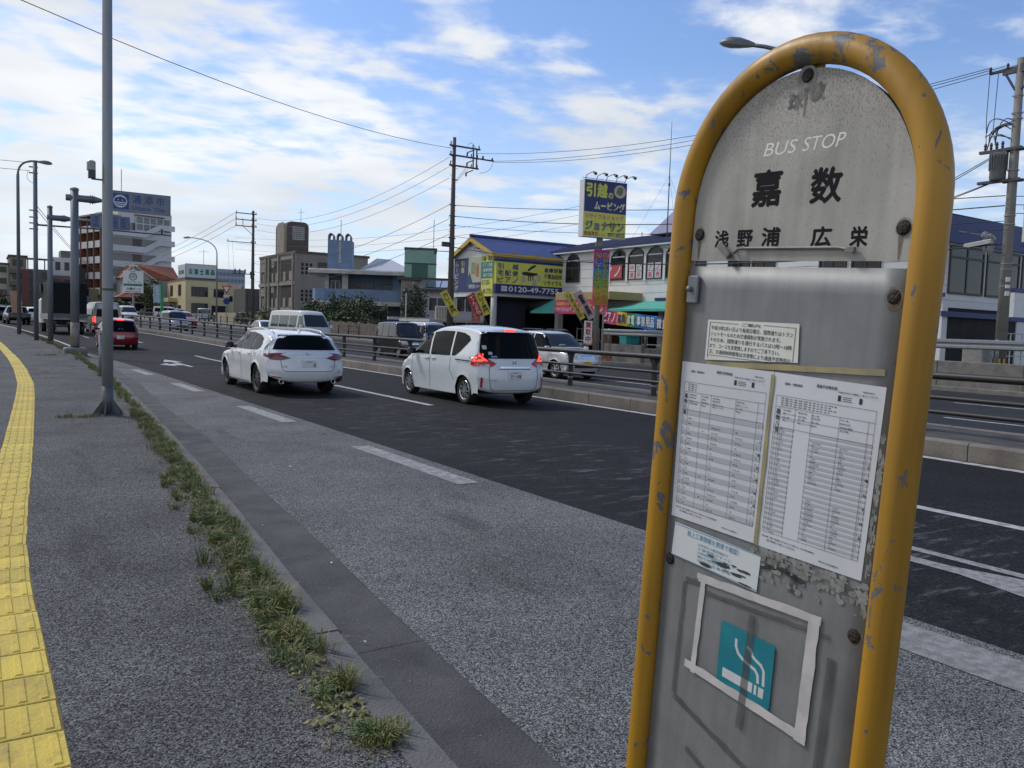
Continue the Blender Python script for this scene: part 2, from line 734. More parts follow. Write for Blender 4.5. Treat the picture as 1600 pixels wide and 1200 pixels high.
def write(mb, s, x0, x1, z0, z1, y=-0.001, bold=0.0, shear=0.0, M=None, th=0.0):
    """Lettering filling the box x0..x1, z0..z1 on the local plane y, facing -y; th = thickness towards the reader."""
    vs, fs, a0, a1, b0, b1 = glyphs(s, 0.0, shear)
    if not vs:
        return mb
    e = max(bold, 0) * 2.0
    if e:                       # embolden: shifted copies, each a hair nearer the reader
        k = min(.45 * e, .06) * (z1 - z0)
        q = (z1 - z0) * (.004 if z1 - z0 > .15 else .0008)
        x0, x1, z0, z1 = x0 + k, x1 - k, z0 + k, z1 - k
        for n, (dx, dz) in enumerate(((-k, 0), (k, 0), (0, -k), (0, k))):
            write(mb, s, x0 + dx, x1 + dx, z0 + dz, z1 + dz, y - q * (n + 1), 0.0, shear, M)
    sx, sz = (x1 - x0) / max(a1 - a0, 1e-6), (z1 - z0) / max(b1 - b0, 1e-6)
    P = [(x0 + (v.x - a0) * sx, y - th, z0 + (v.y - b0) * sz) for v in vs]
    return mb.add(P, fs, M)


def write_line(mb, s, x0, z0, h, y=-0.001, bold=0.0, M=None, maxw=None):
    """One line of lettering with natural proportions, cap height h (capped at width maxw)."""
    vs, fs, a0, a1, b0, b1 = glyphs(s)
    if not vs:
        return mb
    k = h / 0.75
    kx = k
    if maxw and (a1 - a0) * k > maxw:
        kx = maxw / (a1 - a0)
    if bold:
        mb.add([(x0 + (v.x - a0) * kx + h * .07, y - .00004, z0 + (v.y - min(b0, 0)) * k + h * .03) for v in vs], fs, M)
    return mb.add([(x0 + (v.x - a0) * kx, y, z0 + (v.y - min(b0, 0)) * k) for v in vs], fs, M)


def column(mb, s, xc_, w, z_top, z_bot, y=-0.001, bold=0.0, M=None):
    n = len(s)
    h = (z_top - z_bot) / n
    for i, ch in enumerate(s):
        if ch == ' ':
            continue
        if ch == 'ー':
            mb.box(xc_ - w * 0.07, xc_ + w * 0.07, y - 0.0005, y, z_top - (i + .88) * h, z_top - (i + .12) * h, M)
            continue
        k = 0.62 if ch in 'ッョャュ' else 1
        write(mb, ch, xc_ - w / 2 * k, xc_ + w / 2 * k, z_top - (i + .93) * h, z_top - (i + .07 + (1 - k) * .5) * h, y, bold, 0, M)
    return mb


# ------------------------------------------------------------------ the road bends and climbs gently away from the stop
def zr(Y):
    return 0.014 * max(0.0, min(Y - 38.0, 170.0))


def xc(Y):
    t = max(0.0, Y - 35.0)
    return -.00105 * t * t if t < 65 else -.00105 * 4225 - .1365 * (t - 65)


def P(t, Y, z=0.0):
    return Vector((t + xc(Y), Y, zr(Y) + z))


def interp(tab, Y):
    if Y <= tab[0][1]:
        return tab[0][0]
    for (t0, y0), (t1, y1) in zip(tab, tab[1:]):
        if Y <= y1:
            return t0 + (t1 - t0) * (Y - y0) / (y1 - y0)
    return tab[-1][0]


def ys(a, b, step):
    n = max(1, int(math.ceil((b - a) / step)))
    return [a + (b - a) * i / n for i in range(n + 1)]


def strip(mb, lf, rf, Y0, Y1, z=0.0, step=2.0, nx=1):
    """sheet between two lateral functions/constants along the road"""
    L = lf if callable(lf) else (lambda y: lf)
    Rr = rf if callable(rf) else (lambda y: rf)
    rows = []
    for y in ys(Y0, Y1, step):
        a, b = L(y), Rr(y)
        rows.append([P(a + (b - a) * k / nx, y, z) for k in range(nx + 1)])
    return mb.grid(rows)


def bar(mb, lf, rf, Y0, Y1, z0, z1, step=2.0, ch=0.015):
    """solid kerb between two lateral functions"""
    L = lf if callable(lf) else (lambda y: lf)
    Rr = rf if callable(rf) else (lambda y: rf)
    rows = []
    for y in ys(Y0, Y1, step):
        a, b = L(y), Rr(y)
        rows.append([P(a, y, z0), P(a, y, z1 - ch), P(a + ch, y, z1), P(b - ch, y, z1), P(b, y, z1 - ch), P(b, y, z0)])
    mb.grid(rows)
    n = 6
    o = len(mb.v) - n * len(rows)
    mb.f.append(tuple(o + i for i in range(n)))
    mb.f.append(tuple(len(mb.v) - 1 - i for i in range(n)))
    return mb


# ------------------------------------------------------------------ foliage
def leaves(mb, c, r, n, size, seed=0, flat=0.6):
    """leaf-sized faces in clumps through an ellipsoid"""
    g = random.Random(seed)
    nc = max(6, n // 45)
    cl = []
    for _ in range(nc):
        while True:
            p = Vector((g.uniform(-1, 1), g.uniform(-1, 1), g.uniform(-1, 1)))
            if 0.15 < p.length < 1:
                break
        p *= (0.62 + .38 * p.length) / max(p.length, .3) * p.length
        cl.append(p)
    for i in range(n):
        q = g.choice(cl)
        d = Vector((g.gauss(0, 1), g.gauss(0, 1), g.gauss(0, 1))) * .17
        p = Vector((c[0] + (q.x + d.x) * r[0], c[1] + (q.y + d.y) * r[1], c[2] + (q.z + d.z) * r[2]))
        a = Vector((g.uniform(-1, 1), g.uniform(-1, 1), g.uniform(-flat, flat))).normalized()
        b = a.cross(Vector((g.uniform(-1, 1), g.uniform(-1, 1), g.uniform(-1, 1)))).normalized()
        s1, s2 = size * g.uniform(.6, 1.3), size * g.uniform(.3, .6)
        mb.add([p - a * s1, p + b * s2, p + a * s1, p - b * s2], [(0, 1, 2, 3)])
    return mb


def tree(name, label, loc, h, r, n, size, m, seed=1, trunk_h=None, cat='tree', group=None, blobs=3):
    t = thing(name, label, cat, loc, 0, group)
    th = trunk_h if trunk_h is not None else h * .35
    g = random.Random(seed)
    mb = MB()
    top = Vector((g.uniform(-.1, .1) * r, g.uniform(-.1, .1) * r, th))
    mb.tube([(0, 0, -.1), (0, 0, th * .5), top, top + Vector((0, 0, (h - th) * .5))], [h * .03, h * .024, h * .02, h * .006], 7)
    for k in range(5):
        a = g.uniform(0, 6.28)
        mb.tube([top - Vector((0, 0, th * .15)), top + Vector((math.cos(a) * r * .4, math.sin(a) * r * .4, (h - th) * .3)), top + Vector((math.cos(a) * r * .7, math.sin(a) * r * .7, (h - th) * .55))], [h * .014, h * .009, h * .003], 5)
    mb.build('trunk', MAT_BARK, t, smooth=True)
    cb = MB()
    for k in range(blobs):
        a = k * 6.28 / blobs + g.uniform(-.4, .4)
        rr = r * (.45 if blobs > 1 else 0)
        leaves(cb, (math.cos(a) * rr, math.sin(a) * rr, th + (h - th) * g.uniform(.38, .55)), (r * .75, r * .75, (h - th) * .52), n // blobs, size, seed * 31 + k)
    cb.build('crown', m, t)
    return t


def person(label, loc, rz, shirt, trousers, seed=0, group=None):
    """standing figure grown from a jointed skeleton"""
    J = [(0, 0, .95), (0, .01, 1.15), (0, 0, 1.38), (0, -.01, 1.50), (0, -.02, 1.58), (0, -.02, 1.70),
         (-.17, 0, 1.40), (-.23, .02, 1.14), (-.23, -.08, .90), (.17, 0, 1.40), (.24, .02, 1.15), (.22, -.10, .92),
         (-.09, 0, .90), (-.10, -.03, .50), (-.11, .03, .08), (-.12, -.09, .04), (.09, 0, .90), (.11, .04, .50), (.12, .12, .08), (.13, .0, .04)]
    E = [(0, 1), (1, 2), (2, 3), (3, 4), (4, 5), (2, 6), (6, 7), (7, 8), (2, 9), (9, 10), (10, 11), (0, 12), (12, 13), (13, 14), (14, 15), (0, 16), (16, 17), (17, 18), (18, 19)]
    RD = [.15, .14, .15, .06, .07, .09, .065, .045, .035, .065, .045, .035, .095, .065, .045, .045, .095, .065, .045, .045]

    def grow(name, idx, m, parent, swell=0.0):
        k = {v: i for i, v in enumerate(idx)}
        me = bpy.data.meshes.new(name)
        me.from_pydata([J[i] for i in idx], [(k[a], k[b]) for a, b in E if a in k and b in k], [])
        o = bpy.data.objects.new(name, me)
        COL.objects.link(o)
        o.parent = parent
        o.modifiers.new('skin', 'SKIN')
        for i, v in zip(idx, me.skin_vertices[0].data):
            v.radius = (RD[i] + swell, (RD[i] + swell) * .8)
        me.skin_vertices[0].data[0].use_root = True
        sm = o.modifiers.new('smooth', 'SUBSURF')
        sm.levels = sm.render_levels = 2
        me.materials.append(m)
        return o
    t = thing('person', label, 'person', loc, rz, group)
    grow('body', list(range(20)), mat('skin', (.45, .28, .20), .6), t)
    grow('shirt', [1, 2, 6, 7, 9, 10], mat('shirt_%s' % (shirt,), shirt, .8), t, .014)
    grow('trousers', [0, 12, 13, 14, 16, 17, 18], mat('trousers_%s' % (trousers,), trousers, .8), t, .012)
    hb = MB()
    hb.lathe([(.0, .12), (.06, .105), (.095, .05), (.10, -.01), (.085, -.05)], 10, Matrix.Translation((0, .005, 1.705)))
    hb.build('hair', mat('hair', (.02, .017, .015), .6), t, smooth=True)
    return t


MAT_BARK = mat('bark', (.10, .075, .055), .9, bump=.6, scale=9)

# ================================================================== GROUND, ROAD, PAVEMENT
KERB = [(1.10, -8), (1.25, -3), (1.36, 1), (1.45, 2.2), (1.53, 3.4), (1.65, 4.95), (1.85, 7.03), (2.05, 9.53), (2.22, 11.7), (2.48, 15.24), (2.88, 21.1), (3.22, 30), (3.42, 36), (3.36, 46), (3.36, 300)]
GUT = [(1.75, -8), (1.80, 0), (1.95, 2.55), (2.09, 4.38), (2.27, 6.24), (2.47, 8.78), (2.80, 12.45), (3.08, 17.87), (3.54, 23.7), (3.88, 33), (3.92, 40), (3.86, 300)]
BAY = [(4.93, -60), (4.93, 6), (4.84, 14), (4.62, 28), (4.42, 36), (4.05, 42), (3.9, 46)]
TACT = [(.27, 0), (.26, 4), (.25, 5.5), (.27, 6.54), (.34, 7.86), (.48, 10.25), (.68, 13.85), (.90, 18.1), (1.05, 21.35), (1.15, 26.9), (1.17, 33), (1.1, 42), (1.0, 60), (1.0, 90)]
kerb = lambda y: interp(KERB, y)
gut = lambda y: interp(GUT, y)
bay = lambda y: interp(BAY, y)
tact = lambda y: interp(TACT, y)

M_ROAD = asphalt('road_asphalt', (.0075, .0075, .008), (.025, .025, .026), 70, patch=.28, bump=.4, wear=(.15, .145, .14))
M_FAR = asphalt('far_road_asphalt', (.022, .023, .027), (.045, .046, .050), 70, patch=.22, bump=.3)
M_BAY = asphalt('bay_asphalt', (.022, .0225, .0225), (.275, .277, .272), 150, patch=.27, bump=.8)
M_WALK = asphalt('pavement_asphalt', (.014, .0142, .0145), (.205, .205, .202), 145, patch=.34, bump=.9)
M_CONC = mat('weathered_concrete', (.16, .152, .14), .85, var=.28, scale=3.2, bump=.35, bscale=26)
M_CONCD = mat('dirty_concrete', (.042, .042, .041), .88, col2=(.095, .093, .088), lo=.33, hi=.72, scale=2.2, bump=.7, bscale=70)
M_CONCB = mat('brown_concrete', (.115, .10, .085), .88, col2=(.19, .17, .15), scale=1.7, lo=.35, hi=.65, bump=.3, bscale=24)
M_WHITE = mat('road_paint', (.43, .43, .42), .7, col2=(.20, .20, .20), scale=7, lo=.48, hi=.66, bump=.3, bscale=60)
M_FADED = mat('faded_road_paint', (.19, .19, .185), .8, col2=(.34, .34, .33), scale=9, lo=.42, hi=.66, bump=.4, bscale=70)
M_TACT = tactile('tactile_yellow', (.60, .445, .06), (.46, .34, .06), (.17, .13, .05))
M_TACTG = mat('tactile_joint', (.14, .10, .03), .9, var=.3)
M_EARTH = mat('verge_earth', (.07, .06, .045), .95, col2=(.035, .032, .026), scale=6, bump=.6)

g = MB()
strip(g, -900, 1400, -300, 38, -.05, 170)
strip(g, -900, 1400, 38, 260, -.05, 20)
g.grid([[P(-900, 260, -.05), P(1400, 260, -.05)], [(-1500, 3000, 2.3), (2500, 3000, 2.3)]])
structure(g, 'ground', mat('open_ground', (.11, .11, .105), .9, var=.3, scale=.2, bump=.3, bscale=3))

g = MB()
strip(g, 1.3, 12.35, -60, 240, 0, 2.0)
structure(g, 'road', M_ROAD)
g = MB()
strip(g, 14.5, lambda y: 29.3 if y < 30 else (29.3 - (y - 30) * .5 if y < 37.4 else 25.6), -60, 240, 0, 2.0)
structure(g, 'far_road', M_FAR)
g = MB()
strip(g, lambda y: gut(y) - .02, lambda y: max(bay(y), gut(y)), -60, 46, .004, 1.0)
structure(g, 'bus_bay', M_BAY)

# pavement on the stop's side
g = MB()
strip(g, lambda y: -14 if y < 60 else -6, lambda y: kerb(y) - .17, -30, 230, .15, 1.0)
structure(g, 'pavement', M_WALK)

# kerb stones and gutter slabs with joints
kr = MB()
y = -8.0
while y < 60:
    n = 2.0
    j, jz = rnd.uniform(-.006, .006), rnd.uniform(-.004, .004)
    bar(kr, lambda v: kerb(v) - .175 + j, lambda v: kerb(v) + j, y + .004, y + n - .004, -.05, .155 + jz, .5, .016)
    y += n
bar(kr, lambda v: kerb(v) - .175, kerb, 60, 230, -.05, .155, 4)
structure(kr, 'kerb', mat('kerb_concrete', (.085, .083, .08), .88, col2=(.15, .146, .138), lo=.33, hi=.72, scale=2.6, bump=.6, bscale=60))
gr_ = MB()
y = -8.0
while y < 46:
    n = 3.0
    rows = []
    for v in ys(y + .003, y + n - .003, .5):
        a, b = kerb(v) - .01, gut(v)
        rows.append([P(a, v, .018), P(a + .25 * (b - a), v, .008), P(b - .02, v, .010), P(b, v, .004)])
    gr_.grid(rows)
    y += n
structure(gr_, 'gutter', M_CONCD)
vg = MB()
strip(vg, lambda v: kerb(v) - .27 - .06 * math.sin(v * 1.7) - .03 * math.sin(v * 4.1), lambda v: kerb(v) - .176, 2.9, 70, .156, .2)
structure(vg, 'verge_soil', M_EARTH)

# painted markings
mk = MB()
for a, b in ((-8, -2), (1, 7), (16.1, 22.0), (33.5, 39.4), (52, 58), (68, 74), (84, 90)):
    strip(mk, 8.24, 8.40, a, b, .004)
structure(mk, 'lane_line', M_WHITE)
mk = MB()
strip(mk, 11.92, 12.12, -60, 200, .004)
structure(mk, 'median_edge_line', M_WHITE)
mk = MB()
strip(mk, 3.98, 4.13, 46, 200, .004)
structure(mk, 'edge_line', M_WHITE)
mk = MB()
for a, b in ((7.9, 10.95), (14.0, 16.85), (20.45, 23.1), (26.5, 29.2)):
    e = -.03 * (a - 9) / 10
    strip(mk, lambda v: bay(v) - .47, lambda v: bay(v) - .20, a, b, .009)
structure(mk, 'faded_bay_line', M_FADED)


def arrow(mb, t, Y, turn=True):
    z = .005
    mb.add([P(t - .075, Y, z), P(t + .075, Y, z), P(t + .075, Y + 3.3, z), P(t - .075, Y + 3.3, z)], [(0, 1, 2, 3)])
    mb.add([P(t - .36, Y + 3.3, z), P(t + .36, Y + 3.3, z), P(t, Y + 5.1, z)], [(0, 1, 2)])
    if turn:
        mb.add([P(t - .08, Y + 1.0, z), P(t - .08, Y + 2.2, z), P(t - .42, Y + 1.75, z), P(t - .42, Y + .95, z)], [(0, 3, 2, 1)])
        mb.add([P(t - .42, Y + .35, z), P(t - .42, Y + 2.35, z), P(t - .82, Y + 1.35, z)], [(0, 1, 2)])


mk = MB()
arrow(mk, 6.38, 30.9)
arrow(mk, 6.4, 58, False)
structure(mk, 'lane_arrow', M_WHITE)
mk = MB()
z = .005
mk.add([P(6.55, .2, z), P(6.67, .2, z), P(6.67, 5.2, z), P(6.55, 5.2, z)], [(0, 1, 2, 3)])
mk.add([P(6.54, 1.6, z), P(6.54, 2.9, z), P(6.37, 3.45, z), P(6.33, 4.7, z), P(6.21, 4.7, z), P(6.20, 3.3, z), P(6.02, 2.6, z), P(6.0, 1.6, z)], [(0, 1, 2, 3, 4, 5, 6, 7)])
structure(mk, 'near_lane_arrow', mat('worn_arrow_paint', (.27, .27, .265), .8, col2=(.13, .13, .13), scale=16, lo=.42, hi=.66, bump=.4, bscale=80))
mk = MB()
strip(mk, lambda v: bay(v) - .55, lambda v: bay(v) - .12, -.5, 3.1, .009)
structure(mk, 'worn_bay_line', mat('worn_bay_paint', (.155, .156, .152), .85, col2=(.27, .27, .262), scale=14, lo=.40, hi=.66, bump=.5, bscale=90))
mk = MB()
for a, b in ((-6, 0), (5.5, 10.6), (20.3, 27.6), (33, 39), (48, 54), (63, 69), (78, 84)):
    strip(mk, 18.7, 18.85, a, b, .004)
structure(mk, 'far_lane_line', M_WHITE)
mk = MB()
for a, b in ((-4, 3), (9.2, 13.1)):
    strip(mk, 23.6, 23.75, a, b, .004)
strip(mk, 22.3, 22.45, 38, 190, .004)
strip(mk, 15.0, 15.15, -60, 190, .004)
structure(mk, 'far_edge_line', M_WHITE)

# tactile strip: blocks with four raised bars along the walking direction
tg = MB()
tb = MB()
W_ = .32
y = .2
g7 = random.Random(5)
while y < 74:
    n = .30 if y < 30 else .9
    j = g7.uniform(-.004, .004)
    c0, c1 = tact(y), tact(y + n)
    def q(f, v, z):
        w = y + v * n
        return P(tact(w) - W_ * (1 - f) + j, w, z)
    tb.add([q(0.005, .015, .153), q(.995, .015, .153), q(.995, .985, .153), q(.005, .985, .153), q(0.012, .03, .1565), q(.988, .03, .1565), q(.988, .97, .1565), q(.012, .97, .1565)],
           [(4, 5, 6, 7), (0, 1, 5, 4), (1, 2, 6, 5), (2, 3, 7, 6), (3, 0, 4, 7)])
    for k in range(4):
        a, b = (k + .28) / 4, (k + .72) / 4
        tb.add([q(a, .07, .1565), q(b, .07, .1565), q(b, .93, .1565), q(a, .93, .1565), q(a + .018, .09, .1625), q(b - .018, .09, .1625), q(b - .018, .91, .1625), q(a + .018, .91, .1625)],
               [(4, 5, 6, 7), (0, 1, 5, 4), (1, 2, 6, 5), (2, 3, 7, 6), (3, 0, 4, 7)])
    y += n
strip(tg, lambda v: tact(v) - W_ - .004, lambda v: tact(v) + .004, .2, 74, .1515, .3)
structure(tg, 'tactile_paving_joint', M_TACTG)
structure(tb, 'tactile_paving', M_TACT)

# weeds along the back of the kerb
gg = MB()
g5 = random.Random(11)


def tuft(x, y, h, n, spread):
    for _ in range(n):
        a = g5.uniform(0, 6.283)
        d = g5.uniform(0, spread)
        bx, by = x + math.cos(a) * d, y + math.sin(a) * d
        l = h * g5.uniform(.45, 1.1)
        lean = g5.uniform(.25, 1.0) * l
        ca, sa = math.cos(a + g5.uniform(-.9, .9)), math.sin(a + g5.uniform(-.9, .9))
        w = .0020 + .0018 * g5.random()
        nx, ny = -sa * w, ca * w
        z0 = .152 + zr(by)
        m1 = (bx + ca * lean * .35, by + sa * lean * .35, z0 + l * .62)
        m2 = (bx + ca * lean, by + sa * lean, z0 + l * (.9 if lean < .6 * l else .62))
        gg.add([(bx - nx, by - ny, z0), (bx + nx, by + ny, z0), (m1[0] + nx * .8, m1[1] + ny * .8, m1[2]), (m1[0] - nx * .8, m1[1] - ny * .8, m1[2]), m2], [(0, 1, 2, 3), (3, 2, 4)])


y = 3.15
while y < 62:
    dens = .5 + .5 * math.sin(y * 2.3) * math.sin(y * .9 + 1)
    clump = 1.25 if 3.3 < y < 9 else (1.0 if y < 14 else .8)
    k = int((1.0 + 2.6 * dens * dens) * clump + .5)
    for _ in range(k):
        off = abs(g5.gauss(0, .12 if 3.1 < y < 9 else .085)) - .02
        if 3.6 < y < 9.5:
            off *= 1.25
        tuft(P(kerb(y) - .175 - off, y).x, y + g5.uniform(-.1, .1), g5.uniform(.05, .13) * (1.15 if y < 10 else 1.4), int(g5.uniform(34, 62)), g5.uniform(.03, .09))
    y += .085 if y < 14 else .2
for _ in range(420):          # broad-leaved weeds pressed to the ground among the grass
    yy = 2.9 + abs(g5.gauss(0, 4.5))
    x = kerb(yy) - .19 - abs(g5.gauss(0, .10))
    for _k in range(g5.randint(3, 6)):
        a = g5.uniform(0, 6.283)
        l, w = g5.uniform(.018, .05), g5.uniform(.006, .013)
        ca, sa = math.cos(a), math.sin(a)
        z0 = .155 + zr(yy)
        gg.add([(x, yy, z0), (x + ca * l * .5 - sa * w, yy + sa * l * .5 + ca * w, z0 + .02), (x + ca * l, yy + sa * l, z0 + .012), (x + ca * l * .5 + sa * w, yy + sa * l * .5 - ca * w, z0 + .02)], [(0, 1, 2, 3)])
dead = MB()
for _ in range(1500):         # dead blades lying flat
    yy = 2.7 + abs(g5.gauss(0, 4.0))
    x = kerb(yy) - .18 - abs(g5.gauss(0, .15))
    a, l, w = g5.uniform(0, 6.283), g5.uniform(.03, .11), g5.uniform(.0012, .0025)
    ca, sa = math.cos(a), math.sin(a)
    z0 = .156 + zr(yy)
    dead.add([(x - sa * w, yy + ca * w, z0), (x + sa * w, yy - ca * w, z0), (x + ca * l, yy + sa * l, z0 + g5.uniform(.002, .03))], [(0, 1, 2)])
tag(dead.build('dead_grass', mat('straw', (.26, .21, .12), .85, col2=(.15, .11, .06), scale=9)), 'dry straw-coloured blades lying around the weeds', 'dead grass', kind='stuff')
for _ in range(70):           # a few tall dry stalks
    yy = g5.uniform(5, 17)
    x = kerb(yy) - .2 - g5.uniform(0, .12)
    h = g5.uniform(.15, .34)
    dx, dy = g5.uniform(-.06, .08), g5.uniform(-.06, .06)
    gg.add([(x - .0015, yy, .15), (x + .0015, yy, .15), (x + dx, yy + dy, .15 + h)], [(0, 1, 2)])
for bx, by, s in ((1.28, 14.4, .3), (2.3, 36, .6), (3.3, 38, .7), (1.30, 2.85, .06)):
    for _ in range(24):
        tuft(bx + g5.uniform(-s, s), by + g5.uniform(-s, s) * .6, .07, 16, .08)
o = gg.build('grass', mat('weed_green', (.085, .125, .028), .7, col2=(.23, .20, .075), scale=5, lo=.42, hi=.66))
tag(o, 'strip of green and straw coloured weeds along the back of the kerb', 'grass', kind='stuff')
# crumbs of loose stone and two scraps of litter by the kerb
lt = MB()
for _ in range(2600):
    yy = 2.5 + abs(g5.gauss(0, 2.6))
    x = kerb(yy) - .18 - abs(g5.gauss(0, .20))
    s = g5.uniform(.0025, .0065)
    a = g5.uniform(0, 6)
    z = .15 + zr(yy)
    lt.add([(x + s * math.cos(a), yy + s * math.sin(a), z), (x + s * math.cos(a + 2), yy + s * math.sin(a + 2), z), (x + s * math.cos(a + 4.3), yy + s * math.sin(a + 4.3), z), (x + s * .3 * math.cos(a + 1), yy + s * .2, z + s)], [(0, 1, 3), (1, 2, 3), (2, 0, 3)])
for _ in range(1100):         # grit washed along the gutter and against the kerb
    yy = 2.3 + abs(g5.gauss(0, 6))
    x = kerb(yy) + .03 + abs(g5.gauss(0, .16))
    s = g5.uniform(.0018, .005)
    a = g5.uniform(0, 6)
    z = .016 + zr(yy)
    lt.add([(x + s * math.cos(a), yy + s * math.sin(a), z), (x + s * math.cos(a + 2), yy + s * math.sin(a + 2), z), (x + s * math.cos(a + 4.3), yy + s * math.sin(a + 4.3), z), (x, yy, z + s)], [(0, 1, 3), (1, 2, 3), (2, 0, 3)])
tag(lt.build('gravel', mat('pale_chippings', (.30, .29, .27), .85, var=.4, scale=30)), 'pale loose chippings scattered beside the weeds', 'gravel', kind='stuff')

lt = MB()
for x, yy, s in ((2.12, 5.6, .018), (1.75, 4.1, .014), (2.35, 8.8, .02), (3.1, 9.6, .03), (1.62, 3.7, .012), (3.9, 7.4, .02), (2.0, 6.9, .012)):
    a = rnd.uniform(0, 3)
    lt.add([(x - s * math.cos(a), yy - s * math.sin(a), .022), (x + s * .5 * math.sin(a), yy - s * .4 * math.cos(a), .030), (x + s * math.cos(a), yy + s * math.sin(a), .023), (x - s * .4 * math.sin(a), yy + s * .5 * math.cos(a), .027)], [(0, 1, 2, 3)])
tag(lt.build('litter', mat('paper_scrap', (.55, .55, .53), .8)), 'a few white paper scraps lying in the gutter and lay-by', 'litter', kind='stuff')

# median: kerb stones round a dark fill
md = MB()
y = -40.0
while y < 200:
    n = 1.5 if y < 60 else 6.0
    bar(md, 12.20, 12.42, y + .008, y + n - .008, -.03, .27, n, .03)
    bar(md, 14.42, 14.62, y + .008, y + n - .008, -.03, .26, n, .03)
    y += n
structure(md, 'median_kerb', M_CONCB)
md = MB()
strip(md, 12.40, 14.44, -40, 200, .245, 3)
structure(md, 'median_surface', mat('median_fill', (.035, .033, .031), .9, col2=(.075, .07, .06), scale=1.5, bump=.5, bscale=12))

# far pavement: kerb, raised walkway, wall
fk = lambda y: 29.0 if y < 30 else (29.0 - (y - 30) * .5 if y < 37 else 25.5)
md = MB()
bar(md, fk, lambda v: fk(v) + .18, -40, 200, -.03, .16, 2)
structure(md, 'far_kerb', M_CONC)
md = MB()
strip(md, lambda v: fk(v) + .18, lambda v: 60 - xc(v), -40, 37, .15, 3)
strip(md, lambda v: fk(v) + .18, lambda v: 90 - xc(v), 37, 230, .15, 6)
structure(md, 'far_pavement', mat('far_paving', (.15, .145, .135), .85, col2=(.10, .098, .092), scale=.8, bump=.3, bscale=8))

# ================================================================== THE BUS STOP
U = Vector((-.02236997, -.99834929, -.05289878))
V_ = Vector((.00608426, -.05304699, .99857348))
O_ = Vector((1.1327206, .91986462, 1.95526088))
V0 = 1.8078
MS = frame(O_ - V_ * V0, U, V_)
stop = thing('bus_stop_sign', 'round-topped bus stop board in a chipped yellow pipe frame at the kerb', 'bus stop', M=MS)
M_YEL = chipped('chipped_yellow', (.40, .205, .010), (.11, .11, .115), .612, 26)
M_PLATE = sheet_metal('header_sheet', (.33, .318, .29), (.10, .08, .055), .17)
M_PLATE2 = sheet_metal('lower_sheet', (.20, .205, .208), (.13, .126, .118), -.1)
M_BLK = mat('black_lettering', (.010, .010, .012), .8, var=.1, spec=.15)
M_RUST = mat('rusty_bolt', (.016, .010, .008), .75, var=.5, scale=60, bump=.5)
M_PAPER = mat('paper', (.56, .57, .60), .55, col2=(.50, .51, .53), scale=5, var=.05)
M_CREAM = mat('yellowed_paper', (.62, .63, .58), .55, col2=(.50, .47, .32), scale=6, lo=.52, hi=.75)
M_INK = mat('printed_ink', (.04, .04, .05), .8, spec=.2)
M_GREYINK = mat('printed_grey_rows', (.37, .38, .41), .7, var=.04)
M_TAPE = mat('yellowed_tape', (.34, .29, .14), .35, col2=(.24, .21, .13), scale=18)
M_TAPEW = mat('white_tape', (.52, .49, .48), .6, col2=(.40, .385, .38), scale=14)
M_RESID = mat('tape_residue', (.05, .049, .047), .7, col2=(.10, .098, .094), scale=25, lo=.35, hi=.65, alpha=.5)
M_STAIN = mat('rust_stain', (.12, .085, .055), .75, col2=(.20, .17, .135), scale=30, alpha=.7)
M_ZINC = mat('zinc', (.19, .20, .215), .5, .5, var=.2, scale=20)


def zv(v):
    return v + V0


mb = MB()
pts = [(-.2496, 0, -.3)] + [(-.2496, 0, zv(v)) for v in (-1.2, -.8, -.4, -.1)]
for k in range(0, 33):
    a = math.pi - math.pi * k / 32
    pts.append((.2496 * math.cos(a), 0, zv(.2577 * math.sin(a))))
pts += [(.2496, 0, zv(v)) for v in (-.1, -.4, -.8, -1.2)] + [(.2496, 0, -.3)]
mb.tube(pts, .0243, 28)
mb.build('pipe_frame', M_YEL, stop, smooth=True)
mb = MB()      # tabs the plates are bolted to
for x0, x1, v in ((-.228, -.195, -.032), (.195, .23, -.032), (.195, .228, -.132), (-.228, -.195, -.656), (.195, .228, -.65)):
    mb.box(x0, x1, .004, .012, zv(v - .03), zv(v + .03))
mb.box(-.01, .03, .004, .012, zv(.19), zv(.236))
mb.build('mounting_tab', M_YEL, stop)


def arch_plate(r, top, bot, n=30):
    return [(-r, zv(bot))] + [(r, zv(bot))] + [(r * math.cos(math.pi * k / n), zv(top * math.sin(math.pi * k / n))) for k in range(n + 1)]


head = MB().prism(arch_plate(.2225, .228, -.080), -.002, .0015).build('header_plate', M_PLATE, stop)
back = MB().prism(arch_plate(.2235, .224, -.078), .014, .017).box(-.2235, .2235, .014, .017, zv(-1.22), zv(-.093)).build('back_plate', mat('back_plate_paint', (.20, .12, .02), .6), stop)
# front lower plate, slightly buckled
rows = []
for i in range(29):
    v = -.0905 - i * 1.16 / 28
    rows.append([(u, .0004 + .0007 * math.sin(u * 11 + v * 4) * math.sin(v * 5 + 1.2 + u * 3) - .0015, zv(v)) for u in [-.2235 + .4455 * k / 12 for k in range(13)]])
lo_ = MB().grid(rows).build('lower_plate', M_PLATE2, stop, smooth=True)
sm_ = lo_.modifiers.new('thickness', 'SOLIDIFY')
sm_.thickness = .002
sm_.offset = 0

